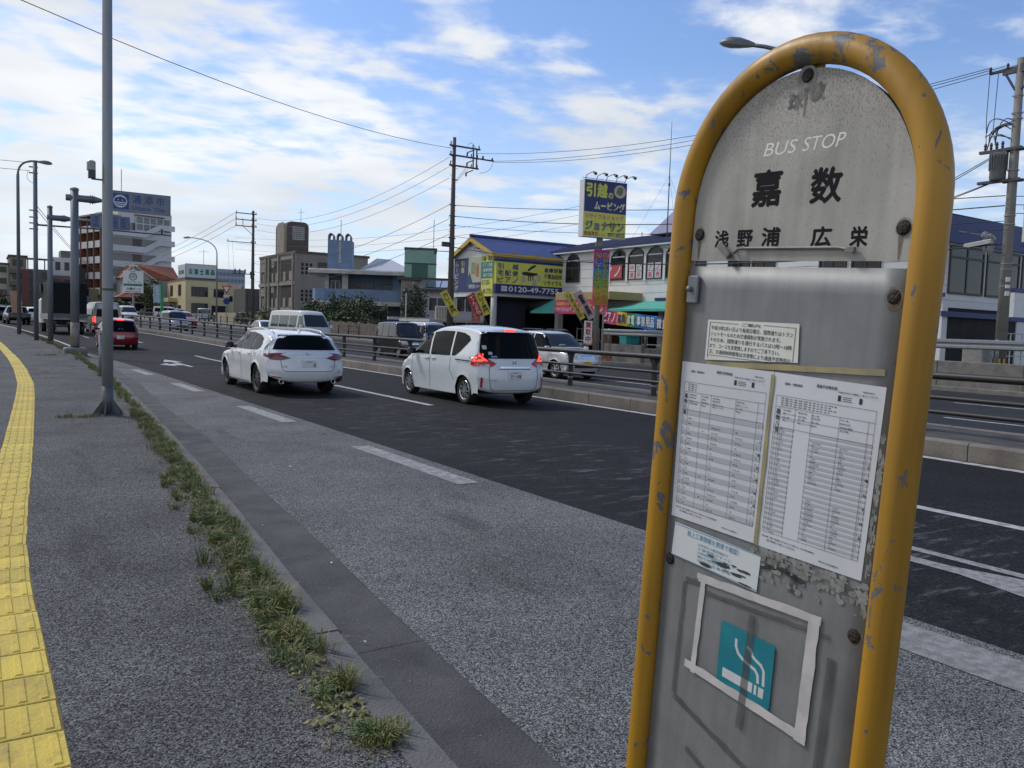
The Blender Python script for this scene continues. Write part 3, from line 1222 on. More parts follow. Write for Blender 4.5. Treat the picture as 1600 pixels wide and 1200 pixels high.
mb = MB()
for ch, u0, u1, v0, v1 in (('嘉', -.087, -.022, .011, .074), ('数', .036, .097, .010, .068), ('浅', -.166, -.131, -.057, -.025), ('野', -.112, -.075, -.057, -.026),
                           ('浦', -.056, -.015, -.056, -.023), ('広', .047, .087, -.058, -.025), ('栄', .120, .152, -.059, -.027)):
    write(mb, ch, u0, u1, zv(v0), zv(v1), -.0022, .036 if v1 > 0 else .042)
mb.build('lettering', M_BLK, head)
mb = MB()
for s, u0, u1 in (('BUS', -.069, .002), ('STOP', .012, .094)):
    write(mb, s, u0, u1, zv(.0965), zv(.1185), -.0022, 0, .22)
mb.build('white_lettering', mat('worn_white_lettering', (.70, .68, .64), .6), head)
mb = MB()
for ch, u0, u1, v0, v1 in (('球', -.027, .005, .165, .194), ('敬', .014, .047, .173, .204)):
    write(mb, ch, u0, u1, zv(v0), zv(v1), -.0024, .06)
mb.build('worn_lettering', mat('worn_grey_lettering', (.085, .08, .075), .7, col2=(.2, .19, .18), scale=90), head)


def blotch(mb, u, v, rw, rh, y=-.0027, n=14, seed=1):
    g = random.Random(seed)
    vs = [(u + rw * math.cos(6.283 * k / n) * g.uniform(.86, 1.06), y, zv(v + rh * math.sin(6.283 * k / n) * g.uniform(.86, 1.06))) for k in range(n)]
    mb.add(vs, [tuple(range(n))])


mb = MB()
for i, (u, v, rw, rh) in enumerate(((.008, .214, .02, .022), (-.205, -.032, .012, .015), (.209, -.032, .013, .016))):
    mb = MB()
    blotch(mb, u, v, rw, rh, -.0026, 14, i)
    mb.build('stain', mat('wet_stain', (.15, .145, .135), .6, col2=(.24, .23, .21), scale=40), head)
mb = MB()
for u, v, w, h in ((.0085, .198, .0045, .045), (-.204, -.044, .0045, .034), (.206, -.044, .0045, .034)):
    mb = MB()
    mb.add([(u - w, -.0028, zv(v)), (u + w, -.0028, zv(v)), (u + w * .25, -.0028, zv(v - h)), (u - w * .25, -.0028, zv(v - h))], [(0, 1, 2, 3)])
    mb.build('rust_streak', M_STAIN, head)
for u, v, p in ((.009, .217, head), (-.205, -.032, head), (.209, -.032, head), (.207, -.132, lo_), (.205, -.649, lo_), (-.207, -.656, lo_)):
    Mb = Matrix.Translation((u, -.003, zv(v))) @ Matrix.Rotation(R(90), 4, 'X')
    mb = MB().lathe([(.0115, -.002), (.0115, .0005), (.0095, .0025), (.006, .0035), (0, .0038)], 14, Mb)
    mb.build('bolt', M_RUST, p, smooth=True)
# bent hasp along the joint
mb = MB()
mb.tube([(-.112, -.006, zv(-.066)), (-.098, -.010, zv(-.060)), (-.09, -.006, zv(-.0585)), (.105, -.006, zv(-.0595)), (.12, -.010, zv(-.062)), (.133, -.006, zv(-.063))], .0028, 8)
mb.cbox(-.0175, .0175, -.004, .004, -.006, .006, .002, Matrix.Translation((-.132, -.009, zv(-.062))) @ Matrix.Rotation(R(38), 4, 'Y'))
mb.cbox(-.009, .009, -.004, .003, -.004, .004, .001, Matrix.Translation((.128, -.008, zv(-.063))))
mb.build('hasp', mat('old_steel', (.17, .165, .155), .6, .4, var=.3, scale=40), head, angle=40)
mb = MB().cbox(-.2185, -.1905, -.011, -.003, zv(-.158), zv(-.108), .002)
la = mb.build('latch', M_ZINC, lo_, angle=40)
MB().lathe([(.0055, 0), (.0055, .006), (.004, .008), (0, .0085)], 12, Matrix.Translation((-.208, -.011, zv(-.133))) @ Matrix.Rotation(R(90), 4, 'X')).build('latch_bolt', M_ZINC, la, smooth=True)
mb = MB()
blotch(mb, .207, -.134, .0155, .0185, -.0036, 22, 5)
mb.build('rust_stain', M_STAIN, lo_)
mb = MB()
blotch(mb, .205, -.652, .0135, .015, -.0036, 22, 6)
mb.build('rust_stain', M_STAIN, lo_)

# notice
def quad(mb, c, y=-.0042, bow=0.0, n=8):
    """paper between four corners (tl, tr, br, bl), gently bowed"""
    rows = []
    for i in range(n + 1):
        f = i / n
        rows.append([((c[0][0] * (1 - e) + c[1][0] * e) * (1 - f) + (c[3][0] * (1 - e) + c[2][0] * e) * f,
                      y - bow * math.sin(math.pi * e) * (.5 + .5 * math.sin(f * 5)),
                      zv((c[0][1] * (1 - e) + c[1][1] * e) * (1 - f) + (c[3][1] * (1 - e) + c[2][1] * e) * f)) for e in [k / n for k in range(n + 1)]])
    return mb.grid(rows)


nt_ = quad(MB(), ((-.162, -.1875), (.0445, -.1820), (.049, -.2455), (-.1615, -.2615))).build('notice', M_CREAM, stop)
mb = MB()
NL = ['平成19年2月11日より毎週日曜日、国際通りはトラン', 'ジットモールのため交通規制が実施されます。', 'そのため、国際通りを運行するバスは12時〜18時', 'まで、コースを変更致しますのでご了承下さい。', '又、交通規制時間等は渋滞等により通過予定時刻の']
for i, s in enumerate(NL):
    write(mb, s, -.152, -.152 + .186 * (1.0 if i % 2 == 0 else .87), zv(-.2052 - i * .0108), zv(-.1972 - i * .0108), -.0047, .008)
write(mb, 'ご案内', -.079, -.037, zv(-.1945), zv(-.1885), -.0047, .012)
for x0, x1, v0, v1 in ((-.155, -.087, -.1915, -.1910), (-.03, .038, -.1895, -.189), (-.156, -.1553, -.257, -.1912), (.038, .0387, -.2455, -.189), (-.156, .0387, -.2515, -.251)):
    mb.box(x0, x1, -.0048, -.0045, zv(v0), zv(v1))
mb.build('lettering', M_INK, nt_)


def timetable(c, kind):
    sh = quad(MB(), c, -.0040, .0035 if kind == 0 else .0012, 12).build('timetable_sheet', M_PAPER, stop, smooth=True)
    (ax, ay), (bx, by), (cx, cy), (dx, dy) = c
    def Q(e, f):
        return ((ax * (1 - e) + bx * e) * (1 - f) + (dx * (1 - e) + cx * e) * f, zv((ay * (1 - e) + by * e) * (1 - f) + (dy * (1 - e) + cy * e) * f))
    bow = .0035 if kind == 0 else .0012
    def yy(e, f):
        return -.0040 - bow * math.sin(math.pi * e) * (.5 + .5 * math.sin(f * 5)) - .0005
    def rect(mb, e0, f0, e1, f1, k=0.0):
        n = max(1, int(abs(e1 - e0) * 10))
        m = max(1, int(abs(f1 - f0) * 10))
        rows = []
        for i in range(m + 1):
            f = f0 + (f1 - f0) * i / m
            rows.append([(Q(e0 + (e1 - e0) * j / n, f)[0], yy(e0 + (e1 - e0) * j / n, f) - k, Q(e0 + (e1 - e0) * j / n, f)[1]) for j in range(n + 1)])
        mb.grid(rows)
    ink, grey = MB(), MB()
    g = random.Random(3 + kind)
    def word(s, e, f, h, bold=.01):
        x, z = Q(e, f)
        write_line(ink, s, x, z, h, yy(e, f) - .0004, bold)
    word('通過予定時刻表', .42, .05, .0042, .025)
    word('【嘉数・浅野浦発】', .12, .062, .0034, .012)
    word('平成27年4月1日', .82, .045, .0022)
    word('時刻表は予定であり交通事情により遅れることがあります', .62, .062, .002)
    rect(ink, .62, .075, .645, .105)
    rect(ink, .80, .075, .825, .105)
    for k in range(3):
        rect(ink, .66, .08 + k * .01, .66 + .1 * g.uniform(.7, 1), .083 + k * .01)
    T0, B0_ = .125, .905
    # rows: alternating grey
    n = 19 if kind == 0 else 42
    f0 = .30
    for i in range(n):
        a, b = f0 + (B0_ - f0) * i / n, f0 + (B0_ - f0) * (i + 1) / n
        if i % 2 == 0:
            if kind == 0:
                rect(grey, .05, a, .95, b)
            else:
                rect(grey, .05, a, .25, b)
                rect(grey, .41, a, .95, b)
    cols = (.05, .115, .27, .39, .66, .885, .95) if kind == 0 else (.05, .10, .25, .41, .66, .90, .95)
    for e in cols:
        rect(ink, e - .0012, T0 + .06 if e not in (.05, .95) else T0, e + .0012, B0_, .0002)
    for f in (T0, T0 + .062, .245, f0, B0_):
        rect(ink, .05, f - .0009, .95, f + .0009, .0002)
    for k in range(4):
        f = T0 + .010 + k * .0125
        word('嘉数・浅野浦・広栄・大謝名・真志喜・宜野湾・伊佐・北前・北谷・桑江・砂辺・嘉手納・読谷'[:44 - (k * 5) % 9], .10, f + .006, .0019, .02)
    column(ink, '嘉数八発', Q(.083, .2)[0], .008, Q(.083, .195)[1], Q(.083, .335)[1], yy(.08, .2) - .0006, .02)
    for e in (.13, .28, .41, .67):
        for k in range(4):
            word(g.choice(['那覇バスターミナル行', '琉大北口経由', '平日・土曜', '具志川線 名護西線', '開南 牧志 安里', '国道 58号']), e, .205 + k * .018 + g.uniform(0, .004), .0020, .015)
    for i in range(n):
        f = f0 + (B0_ - f0) * (i + .78) / n
        hh = .0028 if kind == 0 else .0021
        word(str(5 + i % 19), .068, f, hh * .9)
        word(str(5 + i % 19), .91, f, hh * .9)
        if kind == 0:
            if i > 0:
                word(' '.join('%02d' % g.randint(0, 59) for _ in range(g.randint(1, 3))), .13, f, hh, .02)
            if i in (3, 12, 16):
                word('%02d' % g.randint(0, 59), .31, f, hh, .02)
            if 1 < i:
                word('  '.join('%02d' % g.randint(0, 59) for _ in range(g.randint(1, 4))), .42, f, hh, .02)
                word('  '.join('%02d' % g.randint(0, 59) for _ in range(g.randint(1, 3))), .69, f, hh, .02)
        else:
            word(' '.join('%02d' % g.randint(0, 59) for _ in range(g.randint(1, 3))), .115, f, hh, .02)
            j = i % 22
            if 2 < j < 19:
                word(' '.join('%02d' % g.randint(0, 59) for _ in range(g.randint(1, 5))), .44, f, hh, .02)
                word(' '.join('%02d' % g.randint(0, 59) for _ in range(g.randint(1, 4))), .69, f, hh, .02)
    for i, s in enumerate('土曜日平日祝'):
        word(s, .928, .42 + i * .075, .0042, .02)
    word('※印は土曜・日曜・祝日運休となりますのでご注意下さい。但し年末年始は除く', .05, .935, .0023)
    word('注意 交通事情により遅れることがあります。', .10, .955, .0023)
    word('お問い合わせは各営業所まで', .62, .975, .0022)
    grey.build('shaded_rows', M_GREYINK, sh)
    ink.build('print', M_INK, sh)


timetable(((-.2195, -.2705), (.0025, -.2655), (-.0005, -.5650), (-.2125, -.5700)), 0)
timetable(((.0035, -.2655), (.2125, -.2645), (.2070, -.5610), (.0005, -.5660)), 1)

# road works sticker (bleached), tape, no-smoking style sign showing a cigarette
st_ = quad(MB(), ((-.200, -.580), (.014, -.582), (.012, -.647), (-.203, -.644))).build('bleached_sticker', mat('sticker_white', (.56, .58, .59), .5, col2=(.42, .42, .38), scale=14, lo=.55, hi=.78), stop)
mb = MB()
write(mb, '路上工事情報を携帯で確認！', -.165, -.035, zv(-.5975), zv(-.5865), -.0047, .012)
for k in range(5):
    write(mb, ['お手持ちの携帯電話で', '工事情報がすぐに', '24時間確認出来ます', '通行規制情報', '沖縄総合事務局'][k], -.135, -.06 + (k % 3) * .01, zv(-.6085 - k * .0074), zv(-.6030 - k * .0074), -.0047, .006)
for a, b, c_, d in ((-.199, .013, -.5835, -.582), (-.202, .011, -.6450, -.6435)):
    mb.box(a, b, -.0047, -.0044, zv(c_), zv(d))
mb.build('blue_lettering', mat('faded_blue_ink', (.13, .27, .36), .6), st_)
mb = MB()
for k in range(13):
    u = -.118 + .118 * rnd.random()
    blotch(mb, u, -.612 - .03 * rnd.random() + (u + .1) * -.08, rnd.uniform(.006, .02), rnd.uniform(.001, .004), -.0049 - k * 1e-5, 9, k)
for k in range(9):
    u = .005 + .105 * k / 9
    blotch(mb, u, -.600 + .01 * rnd.random(), rnd.uniform(.008, .015), rnd.uniform(.003, .006), -.0037, 10, 60 + k)
mb.build('torn_residue', mat('black_residue', (.035, .034, .032), .8), st_)

mb = MB()
def tape(mb, u0, v0, u1, v1, w, y=-.0045, jag=.25, n=14, seed=1):
    g = random.Random(seed)
    d = Vector((u1 - u0, v1 - v0))
    nrm = Vector((-d.y, d.x)).normalized()
    L_, Rr = [], []
    for k in range(n + 1):
        p = Vector((u0, v0)) + d * k / n
        a, b = w * .5 * (1 + g.uniform(-jag, jag)), w * .5 * (1 + g.uniform(-jag, jag) * .3)
        L_.append((p.x + nrm.x * a, y, zv(p.y + nrm.y * a)))
        Rr.append((p.x - nrm.x * b, y, zv(p.y - nrm.y * b)))
    mb.grid([L_, Rr])


tape(mb, -.126, -.668, .146, -.650, .011, -.0046, .3, 18, 1)
tape(mb, -.1125, -.664, -.1195, -.850, .0125, -.0048, .15, 14, 2)
tape(mb, .134, -.646, .1295, -.860, .022, -.0050, .12, 14, 3)
tape(mb, -.141, -.838, .14, -.850, .016, -.0052, .18, 18, 4)
tape(mb, -.130, -.664, .146, -.646, .010, -.0042, .2, 14, 5)
mb.build('white_tape', M_TAPEW, stop)
mb = MB()
tape(mb, -.156, -.2685, .208, -.2435, .0095, -.0052, .2, 20, 6)
tape(mb, .002, -.27, .000, -.565, .008, -.0056, .25, 20, 7)
mb.build('yellowed_tape', M_TAPE, stop)
mb = MB()
tape(mb, .010, -.690, .004, -.90, .017, -.0054, .1, 14, 8)
tape(mb, -.16, -.685, -.165, -.91, .012, -.0038, .2, 14, 9)
tape(mb, .172, -.70, .165, -.98, .017, -.0038, .2, 14, 10)
tape(mb, -.165, -.915, .11, -.985, .012, -.0039, .3, 16, 11)
tape(mb, -.11, -.69, .165, -.668, .010, -.0040, .4, 16, 12)
tape(mb, -.16, -.682, -.11, -.676, .013, -.0037, .3, 8, 13)
tape(mb, .18, -.585, .205, -.583, .016, -.0037, .3, 8, 14)
tape(mb, .085, -.59, .083, -.625, .013, -.0037, .3, 8, 15)
tape(mb, -.12, -1.0, .16, -1.09, .012, -.0039, .4, 16, 16)
mb.build('tape_residue', M_RESID, stop)
mb = MB()
for k in range(190):
    u, v = rnd.uniform(-.01, .218), -.566 - abs(rnd.gauss(0, .020))
    blotch(mb, u, v, rnd.uniform(.002, .009), rnd.uniform(.0015, .006), -.0034 - k * 2e-6, 7, 100 + k)
for k in range(70):
    blotch(mb, .217 + rnd.uniform(-.005, .003), -.33 - .28 * rnd.random(), rnd.uniform(.001, .004), rnd.uniform(.002, .010), -.0034 - k * 2e-6, 7, 340 + k)
mb.build('mould_stain', mat('mould', (.13, .13, .11), .8, col2=(.26, .265, .25), scale=60, lo=.35, hi=.65), lo_)


def rr(u0, u1, v0, v1, r, n=5):
    pts = []
    for cx, cy, a0 in ((u1 - r, v1 - r, 0), (u0 + r, v1 - r, 90), (u0 + r, v0 + r, 180), (u1 - r, v0 + r, 270)):
        for k in range(n + 1):
            a = R(a0 + 90 * k / n)
            pts.append((cx + r * math.cos(a), zv(cy + r * math.sin(a))))
    return pts


sg = MB().prism(rr(-.0595, .0635, -.8385, -.7235, .006), -.0046, -.0040).build('smoking_sign', mat('teal_sign', (.008, .16, .21), .45, col2=(.015, .20, .25), scale=12), stop)
mb = MB()
mb.box(-.046, .024, -.0050, -.0046, zv(-.824), zv(-.807))
mb.box(.028, .0335, -.0050, -.0046, zv(-.824), zv(-.807))
mb.box(.0375, .049, -.0050, -.0046, zv(-.824), zv(-.807))


def ribbon(mb, pts, w):
    a = []
    b = []
    for i, p in enumerate(pts):
        q0, q1 = Vector(pts[max(i - 1, 0)]), Vector(pts[min(i + 1, len(pts) - 1)])
        d = (q1 - q0).normalized()
        a.append((p[0] - d.y * w / 2, -.0049, zv(p[1] + d.x * w / 2)))
        b.append((p[0] + d.y * w / 2, -.0049, zv(p[1] - d.x * w / 2)))
    mb.grid([a, b])


ribbon(mb, [(-.021, -.744), (-.0205, -.757), (-.014, -.768), (-.003, -.774), (.012, -.778), (.026, -.781), (.033, -.788), (.035, -.802)], .0058)
ribbon(mb, [(.004, -.748), (.014, -.752), (.018, -.760), (.026, -.764), (.038, -.768), (.045, -.776), (.047, -.802)], .0058)
mb.build('cigarette_pictogram', mat('pictogram_white', (.52, .54, .55), .5), sg)

# ================================================================== VEHICLES
def paint(name, col, metal=0.0, rough=.30, coat=1.0):
    return mat(name, col, rough, metal, var=.03, scale=2.0, coat=coat)


M_GLASS = mat('tinted_glass', (.004, .005, .006), .06, var=.1, spec=.07)
M_GLASSL = mat('clear_dark_glass', (.02, .024, .026), .04, var=.2, spec=.7)
M_TYRE = mat('tyre_rubber', (.014, .014, .015), .85, var=.25, scale=20)
M_ALLOY = mat('alloy', (.52, .52, .54), .3, .85, var=.08)
M_ALLOYD = mat('dark_alloy', (.10, .10, .105), .35, .8, var=.1)
M_CHROME = mat('chrome', (.62, .63, .65), .12, .95, var=.05)
M_TRIM = mat('black_trim', (.014, .014, .015), .45, var=.2)
M_UNDER = mat('underbody', (.010, .010, .010), .9, var=.2)
M_SEAM = mat('panel_gap', (.03, .03, .032), .7, var=.1)
M_RED = mat('red_lens', (.42, .008, .010), .12, var=.15, scale=9, coat=.5)
M_REDD = mat('dark_red_lens', (.11, .006, .008), .12, var=.2, scale=9, coat=.5)
M_SMOKE = mat('smoked_lens', (.05, .045, .05), .12, var=.3, scale=14, coat=.5)
M_BRAKE = mat('lit_brake_lamp', (.6, .02, .01), .3, emit=((1.0, .045, .025), 3.0))
M_LENS = mat('clear_lens', (.42, .44, .46), .12, var=.2, scale=16, coat=.5)
M_PLATE_W = mat('number_plate_white', (.62, .63, .63), .5, var=.05)
M_PLATE_Y = mat('number_plate_yellow', (.58, .36, .02), .5, var=.05)
M_PLGREEN = mat('plate_green', (.01, .05, .03), .5)


def catmull(pts, n):
    out = []
    P_ = [Vector(p) for p in pts]
    for i in range(len(P_) - 1):
        p0, p1, p2, p3 = P_[max(i - 1, 0)], P_[i], P_[i + 1], P_[min(i + 2, len(P_) - 1)]
        for k in range(n):
            t = k / n
            out.append(.5 * ((2 * p1) + (p2 - p0) * t + (2 * p0 - 5 * p1 + 4 * p2 - p3) * t * t + (3 * p1 - p0 - 3 * p2 + p3) * t ** 3))
    out.append(P_[-1])
    return out


class Body:
    """Car shell lofted from its side profile (front bumper - bonnet - roof - tail), with wheel arches, tumblehome and bowed ends."""

    def __init__(s, d, fine=1):
        s.d = d
        L, W = d['L'], d['W']
        prof = catmull(d['prof'], 8 if fine else 4)          # from front bottom to rear bottom, (y, z)
        yF, yR = d.get('yF', L - .16), d.get('yR', .16)
        belt, tum, r = d['belt'], d.get('tum', .32), d.get('fillet', .07)
        arch = [(d['fa'], d['rw'] * 1.14), (d['ra'], d['rw'] * 1.14)]
        sill = d['sill']

        rz, fz = d.get('rear_z', sill + .07), d.get('front_z', sill + .02)
        ra_, fa_ = d['ra'] - d['rw'] * 1.14, d['fa'] + d['rw'] * 1.14

        def bot(y):
            z = sill
            if y < ra_:
                z = sill + (rz - sill) * min(1, (ra_ - y) / .12 + .4)
            if y > fa_:
                z = sill + (fz - sill) * min(1, (y - fa_) / .15)
            for c, a in arch:
                if abs(y - c) < a:
                    z = max(z, d['rw'] + math.sqrt(max(a * a - (y - c) ** 2, 0)) - .02)
            return z
        # profile: front fascia points, then dense stations, then rear fascia points
        iF = next(i for i, p in enumerate(prof) if p[0] < yF and p[1] > .5)
        iR = len(prof) - 1 - next(i for i, p in enumerate(reversed(prof)) if p[0] > yR and p[1] > .5)
        stations = set()
        for c, a in arch:
            for k in range(15 if fine else 9):
                stations.add(round(c - a * 1.002 * math.cos(math.pi * k / (14 if fine else 8)), 4))
            stations.add(round(c - a * 1.02, 4))
            stations.add(round(c + a * 1.02, 4))
        n = 64 if fine else 30
        for k in range(n + 1):
            stations.add(round(yR + (yF - yR) * k / n, 4))
        st = sorted((v for v in stations if yR <= v <= yF), reverse=True)
        mid = prof[iF - 1:iR + 2]

        def top(y):
            for a, b in zip(mid, mid[1:]):
                if a[0] >= y >= b[0]:
                    return a[1] + (b[1] - a[1]) * (a[0] - y) / max(a[0] - b[0], 1e-6)
            return mid[0][1] if y > mid[0][0] else mid[-1][1]
        line = [tuple(p) for p in prof[:iF]] + [(y, top(y)) for y in st] + [tuple(p) for p in prof[iR + 1:]]
        s.line = line
        bowF, bowR, bowT = d.get('bowF', .16), d.get('bowR', .10), d.get('crown', .035)
        taper_f, taper_r = d.get('tf', .10), d.get('tr', .05)

        def w(y, z):
            x = W / 2
            f = (y - L * .62) / (L * .38)
            if f > 0:
                x -= taper_f * f ** 2.6
            f = (L * .30 - y) / (L * .30)
            if f > 0:
                x -= taper_r * f ** 2.4
            if z > belt:
                x -= tum * (z - belt)
            else:
                x -= .05 * ((z - belt * .68) / (belt * .6)) ** 2
                if d.get('crease', 1):
                    x -= .020 * math.exp(-((z - belt * .47) / .085) ** 2) - .006 * math.exp(-((z - belt * .86) / .03) ** 2)
            return x
        s.w = w
        nT, nS = (14, 9) if fine else (5, 5)
        rows_all = []
        bottoms = []
        for i, (y, z) in enumerate(line):
            # direction averaged over a short stretch of profile, so ends turn smoothly
            ia, ib = i, i
            while ia > 0 and math.dist(line[ia], line[i]) < .09:
                ia -= 1
            while ib < len(line) - 1 and math.dist(line[ib], line[i]) < .09:
                ib += 1
            a, b = line[ia], line[ib]
            t = Vector((b[0] - a[0], b[1] - a[1]))
            if t.length < 1e-6:
                t = Vector((-1, 0))
            t.normalize()
            nrm = Vector((-t.y, t.x)) * -1        # outward: left of travel front->rear is up
            if nrm.y < 0 and abs(nrm.y) > .7:
                nrm = -nrm
            nrm = Vector((t.y, -t.x))
            # travelling to -y over the roof, t=(-1,0): nrm=(0,1) = up; at the nose t=(0,1): nrm=(1,0) = forward
            ends = abs(nrm.x)
            bow = bowT * abs(nrm.y) + (bowF if nrm.x > 0 else bowR) * ends
            yb = min(max(y, .05 + bowR * .85), L - .06 - bowF * .85)
            zb = bot(yb)
            zb = min(zb, z - .02) if z > sill + .05 else min(zb, z)
            r = d.get('fillet', .07) * (1 - ends) + .035 * ends
            pw = 2.2 * (1 - ends) + d.get('pw', 4.2) * ends
            we = w(y, z - r)
            row = []
            for k in range(nT + 1):
                q = k / nT
                x = q * (we - r)
                f = (x / max(we - r, .1)) ** pw
                row.append((x, y - nrm.x * bow * f, z - nrm.y * bow * f))
            f = 1.0
            ey, ez = y - nrm.x * bow, z - nrm.y * bow
            for an in (18, 36, 54, 72, 90):
                x = we - r + r * math.sin(R(an))
                row.append((x, ey - nrm.x * r * (1 - math.cos(R(an))), ez - nrm.y * r * (1 - math.cos(R(an)))))
            y1, z1 = ey - nrm.x * r, ez - nrm.y * r
            z1 = max(z1, zb + .01)
            for k in range(1, nS + 1):
                q = k / nS
                yy, zz = y1 + (yb - y1) * q, z1 + (zb - z1) * q
                lip = .012 if (q == 1 and any(abs(yb - c) < a for c, a in arch)) else 0
                row.append((w(yy, zz) + lip, yy, zz))
            bottoms.append((row[-1][0], yb, zb))
            rows_all.append([(-p[0], p[1], p[2]) for p in reversed(row[1:])] + row)
        s.mb = MB().grid(rows_all)
        ub = []
        for x, y, z in bottoms:
            ub.append([(-x + .07, y, z + .02), (0, y, z + .02), (x - .07, y, z + .02)])
        s.under = MB().grid(ub)
        vs, fs = s.mb.v, s.mb.f
        s.bvh = BVHTree.FromPolygons([tuple(v) for v in vs], fs)

    def hit(s, a, b, side):
        """project a 2D point onto the shell: side 'L'/'R' (y,z), 'B'/'F' (x,z), 'T' (x,y)"""
        L = s.d['L']
        if side in 'LR':
            o, v = ((-5, a, b), (1, 0, 0)) if side == 'L' else ((5, a, b), (-1, 0, 0))
        elif side == 'B':
            o, v = (a, -5, b), (0, 1, 0)
        elif side == 'F':
            o, v = (a, L + 5, b), (0, -1, 0)
        else:
            o, v = (a, b, 5), (0, 0, -1)
        p, nrm, _, _ = s.bvh.ray_cast(Vector(o), Vector(v))
        if p is None:
            p, nrm, _, _ = s.bvh.find_nearest(Vector((a if side in 'BFT' else (-s.d['W'] / 2 if side == 'L' else s.d['W'] / 2), 0 if side == 'B' else (L if side == 'F' else a), b)))
        return p, Vector(v)

    def patch(s, poly, side, off=.010, step=.055):
        """panel hugging the shell inside a 2D outline"""
        pts = []
        n = len(poly)
        for i in range(n):
            a, b = Vector(poly[i]), Vector(poly[(i + 1) % n])
            m = max(1, int((b - a).length / step))
            for k in range(m):
                pts.append(a + (b - a) * k / m)
        nb = len(pts)
        edges = [(i, (i + 1) % nb) for i in range(nb)]
        x0, x1 = min(p[0] for p in pts), max(p[0] for p in pts)
        y0, y1 = min(p[1] for p in pts), max(p[1] for p in pts)
        x = x0 + step / 2
        while x < x1:
            y = y0 + step / 2
            while y < y1:
                ins = False
                for i in range(n):
                    a, b = poly[i], poly[(i + 1) % n]
                    if (a[1] > y) != (b[1] > y) and x < (b[0] - a[0]) * (y - a[1]) / (b[1] - a[1]) + a[0]:
                        ins = not ins
                if ins:
                    pts.append(Vector((x, y)))
                y += step
            x += step
        vs, _, fs, _, _, _ = delaunay_2d_cdt([Vector(p) for p in pts], edges, [list(range(nb))], 1, 1e-5)
        out = []
        for p in vs:
            h, v = s.hit(p[0], p[1], side)
            out.append(h - v * off)
        return MB().add(out, [tuple(f) for f in fs])


def strip_poly(pts, w):
    a, b = [], []
    for i, p in enumerate(pts):
        q0, q1 = Vector(pts[max(i - 1, 0)]), Vector(pts[min(i + 1, len(pts) - 1)])
        t = (q1 - q0).normalized()
        a.append((p[0] - t.y * w / 2, p[1] + t.x * w / 2))
        b.append((p[0] + t.y * w / 2, p[1] - t.x * w / 2))
    return a + b[::-1]


def wheel(parent, x, y, r, wd, side, rim_m, spokes=7, twist=0.0, fine=1, hub=.66):
    """tyre with a rim child; side -1 left, +1 right"""
    n = 28 if fine else 14
    M = Matrix.Translation((x, y, r)) @ Matrix.Rotation(R(90 * side), 4, 'Y')
    h = wd / 2
    t = MB().lathe([(r * hub, -h * .9), (r * .93, -h), (r * .99, -h * .75), (r, -h * .3), (r, h * .3), (r * .99, h * .75), (r * .93, h), (r * .82, h * 1.03), (r * hub, h * .88), (r * (hub - .05), h * .3)], n, M)
    tyre = t.build('wheel', M_TYRE, parent, smooth=True)
    rb = MB()
    ro = r * hub
    rb.lathe([(ro * 1.0, h * .86), (ro * .96, h * .95), (ro * .90, h * .86), (ro * .88, h * .4)], n, M)
    rb.lathe([(ro * .24, h * .55), (ro * .22, h * .86), (ro * .1, h * .92), (0, h * .92)], 10, M)
    for k in range(spokes):
        a = 6.283 * k / spokes
        ca, sa = math.cos(a), math.sin(a)
        c2, s2 = math.cos(a + twist), math.sin(a + twist)
        w0, w1 = ro * .10, ro * (.13 if spokes < 9 else .09)
        p = [(ro * .18 * ca - w0 * -sa, ro * .18 * sa - w0 * ca), (ro * .18 * ca + w0 * -sa, ro * .18 * sa + w0 * ca), (ro * .93 * c2 + w1 * -s2, ro * .93 * s2 + w1 * c2), (ro * .93 * c2 - w1 * -s2, ro * .93 * s2 - w1 * c2)]
        rb.add([(q[0], q[1], h * .88) for q in p[:2]] + [(q[0], q[1], h * .80) for q in p[2:]] + [(q[0], q[1], h * .4) for q in p], [(0, 1, 2, 3), (0, 4, 5, 1), (1, 5, 6, 2), (2, 6, 7, 3), (3, 7, 4, 0)], M)
    rb.build('rim', rim_m, tyre, angle=35)
    db = MB().lathe([(ro * .92, h * .25), (0, h * .25)], n, M)
    db.build('brake_disc', M_UNDER, tyre)
    return tyre


def mirror(parent, x, y, z, m, side, w=.2):
    mb = MB()
    s = side
    x -= s * .07
    mb.cbox(0, w, -.05, .06, -.07, .075, .03, Matrix.Translation((x + .06 if s > 0 else x - w - .06, y, z)))
    mb.box(-.08, .08, -.02, .03, -.05, -.01, Matrix.Translation((x, y, z)))
    return mb.build('mirror', m, parent, angle=50)


def plate(parent, b, x, z, side, txt, m, ink, top='沖縄 500', y=None):
    h = b.hit(x, z, side)[0]
    if side == 'B':
        M = Matrix.Translation((h.x, h.y - .012, h.z))
    else:
        M = Matrix.Translation((h.x, h.y + .012, h.z)) @ Matrix.Rotation(math.pi, 4, 'Z')
    p = MB().box(-.165, .165, -.008, .03, -.083, .083, M).build('number_plate', m, parent)
    mb = MB()
    write(mb, top, -.07, .07, .035, .066, -.0095, .01, 0, M)
    if txt:
        write(mb, txt, .15 - .052 * len(txt) if len(txt) < 6 else -.14, .15, -.065, .02, -.0095, .012, 0, M)
    mb.build('plate_lettering', ink, p)
    return p


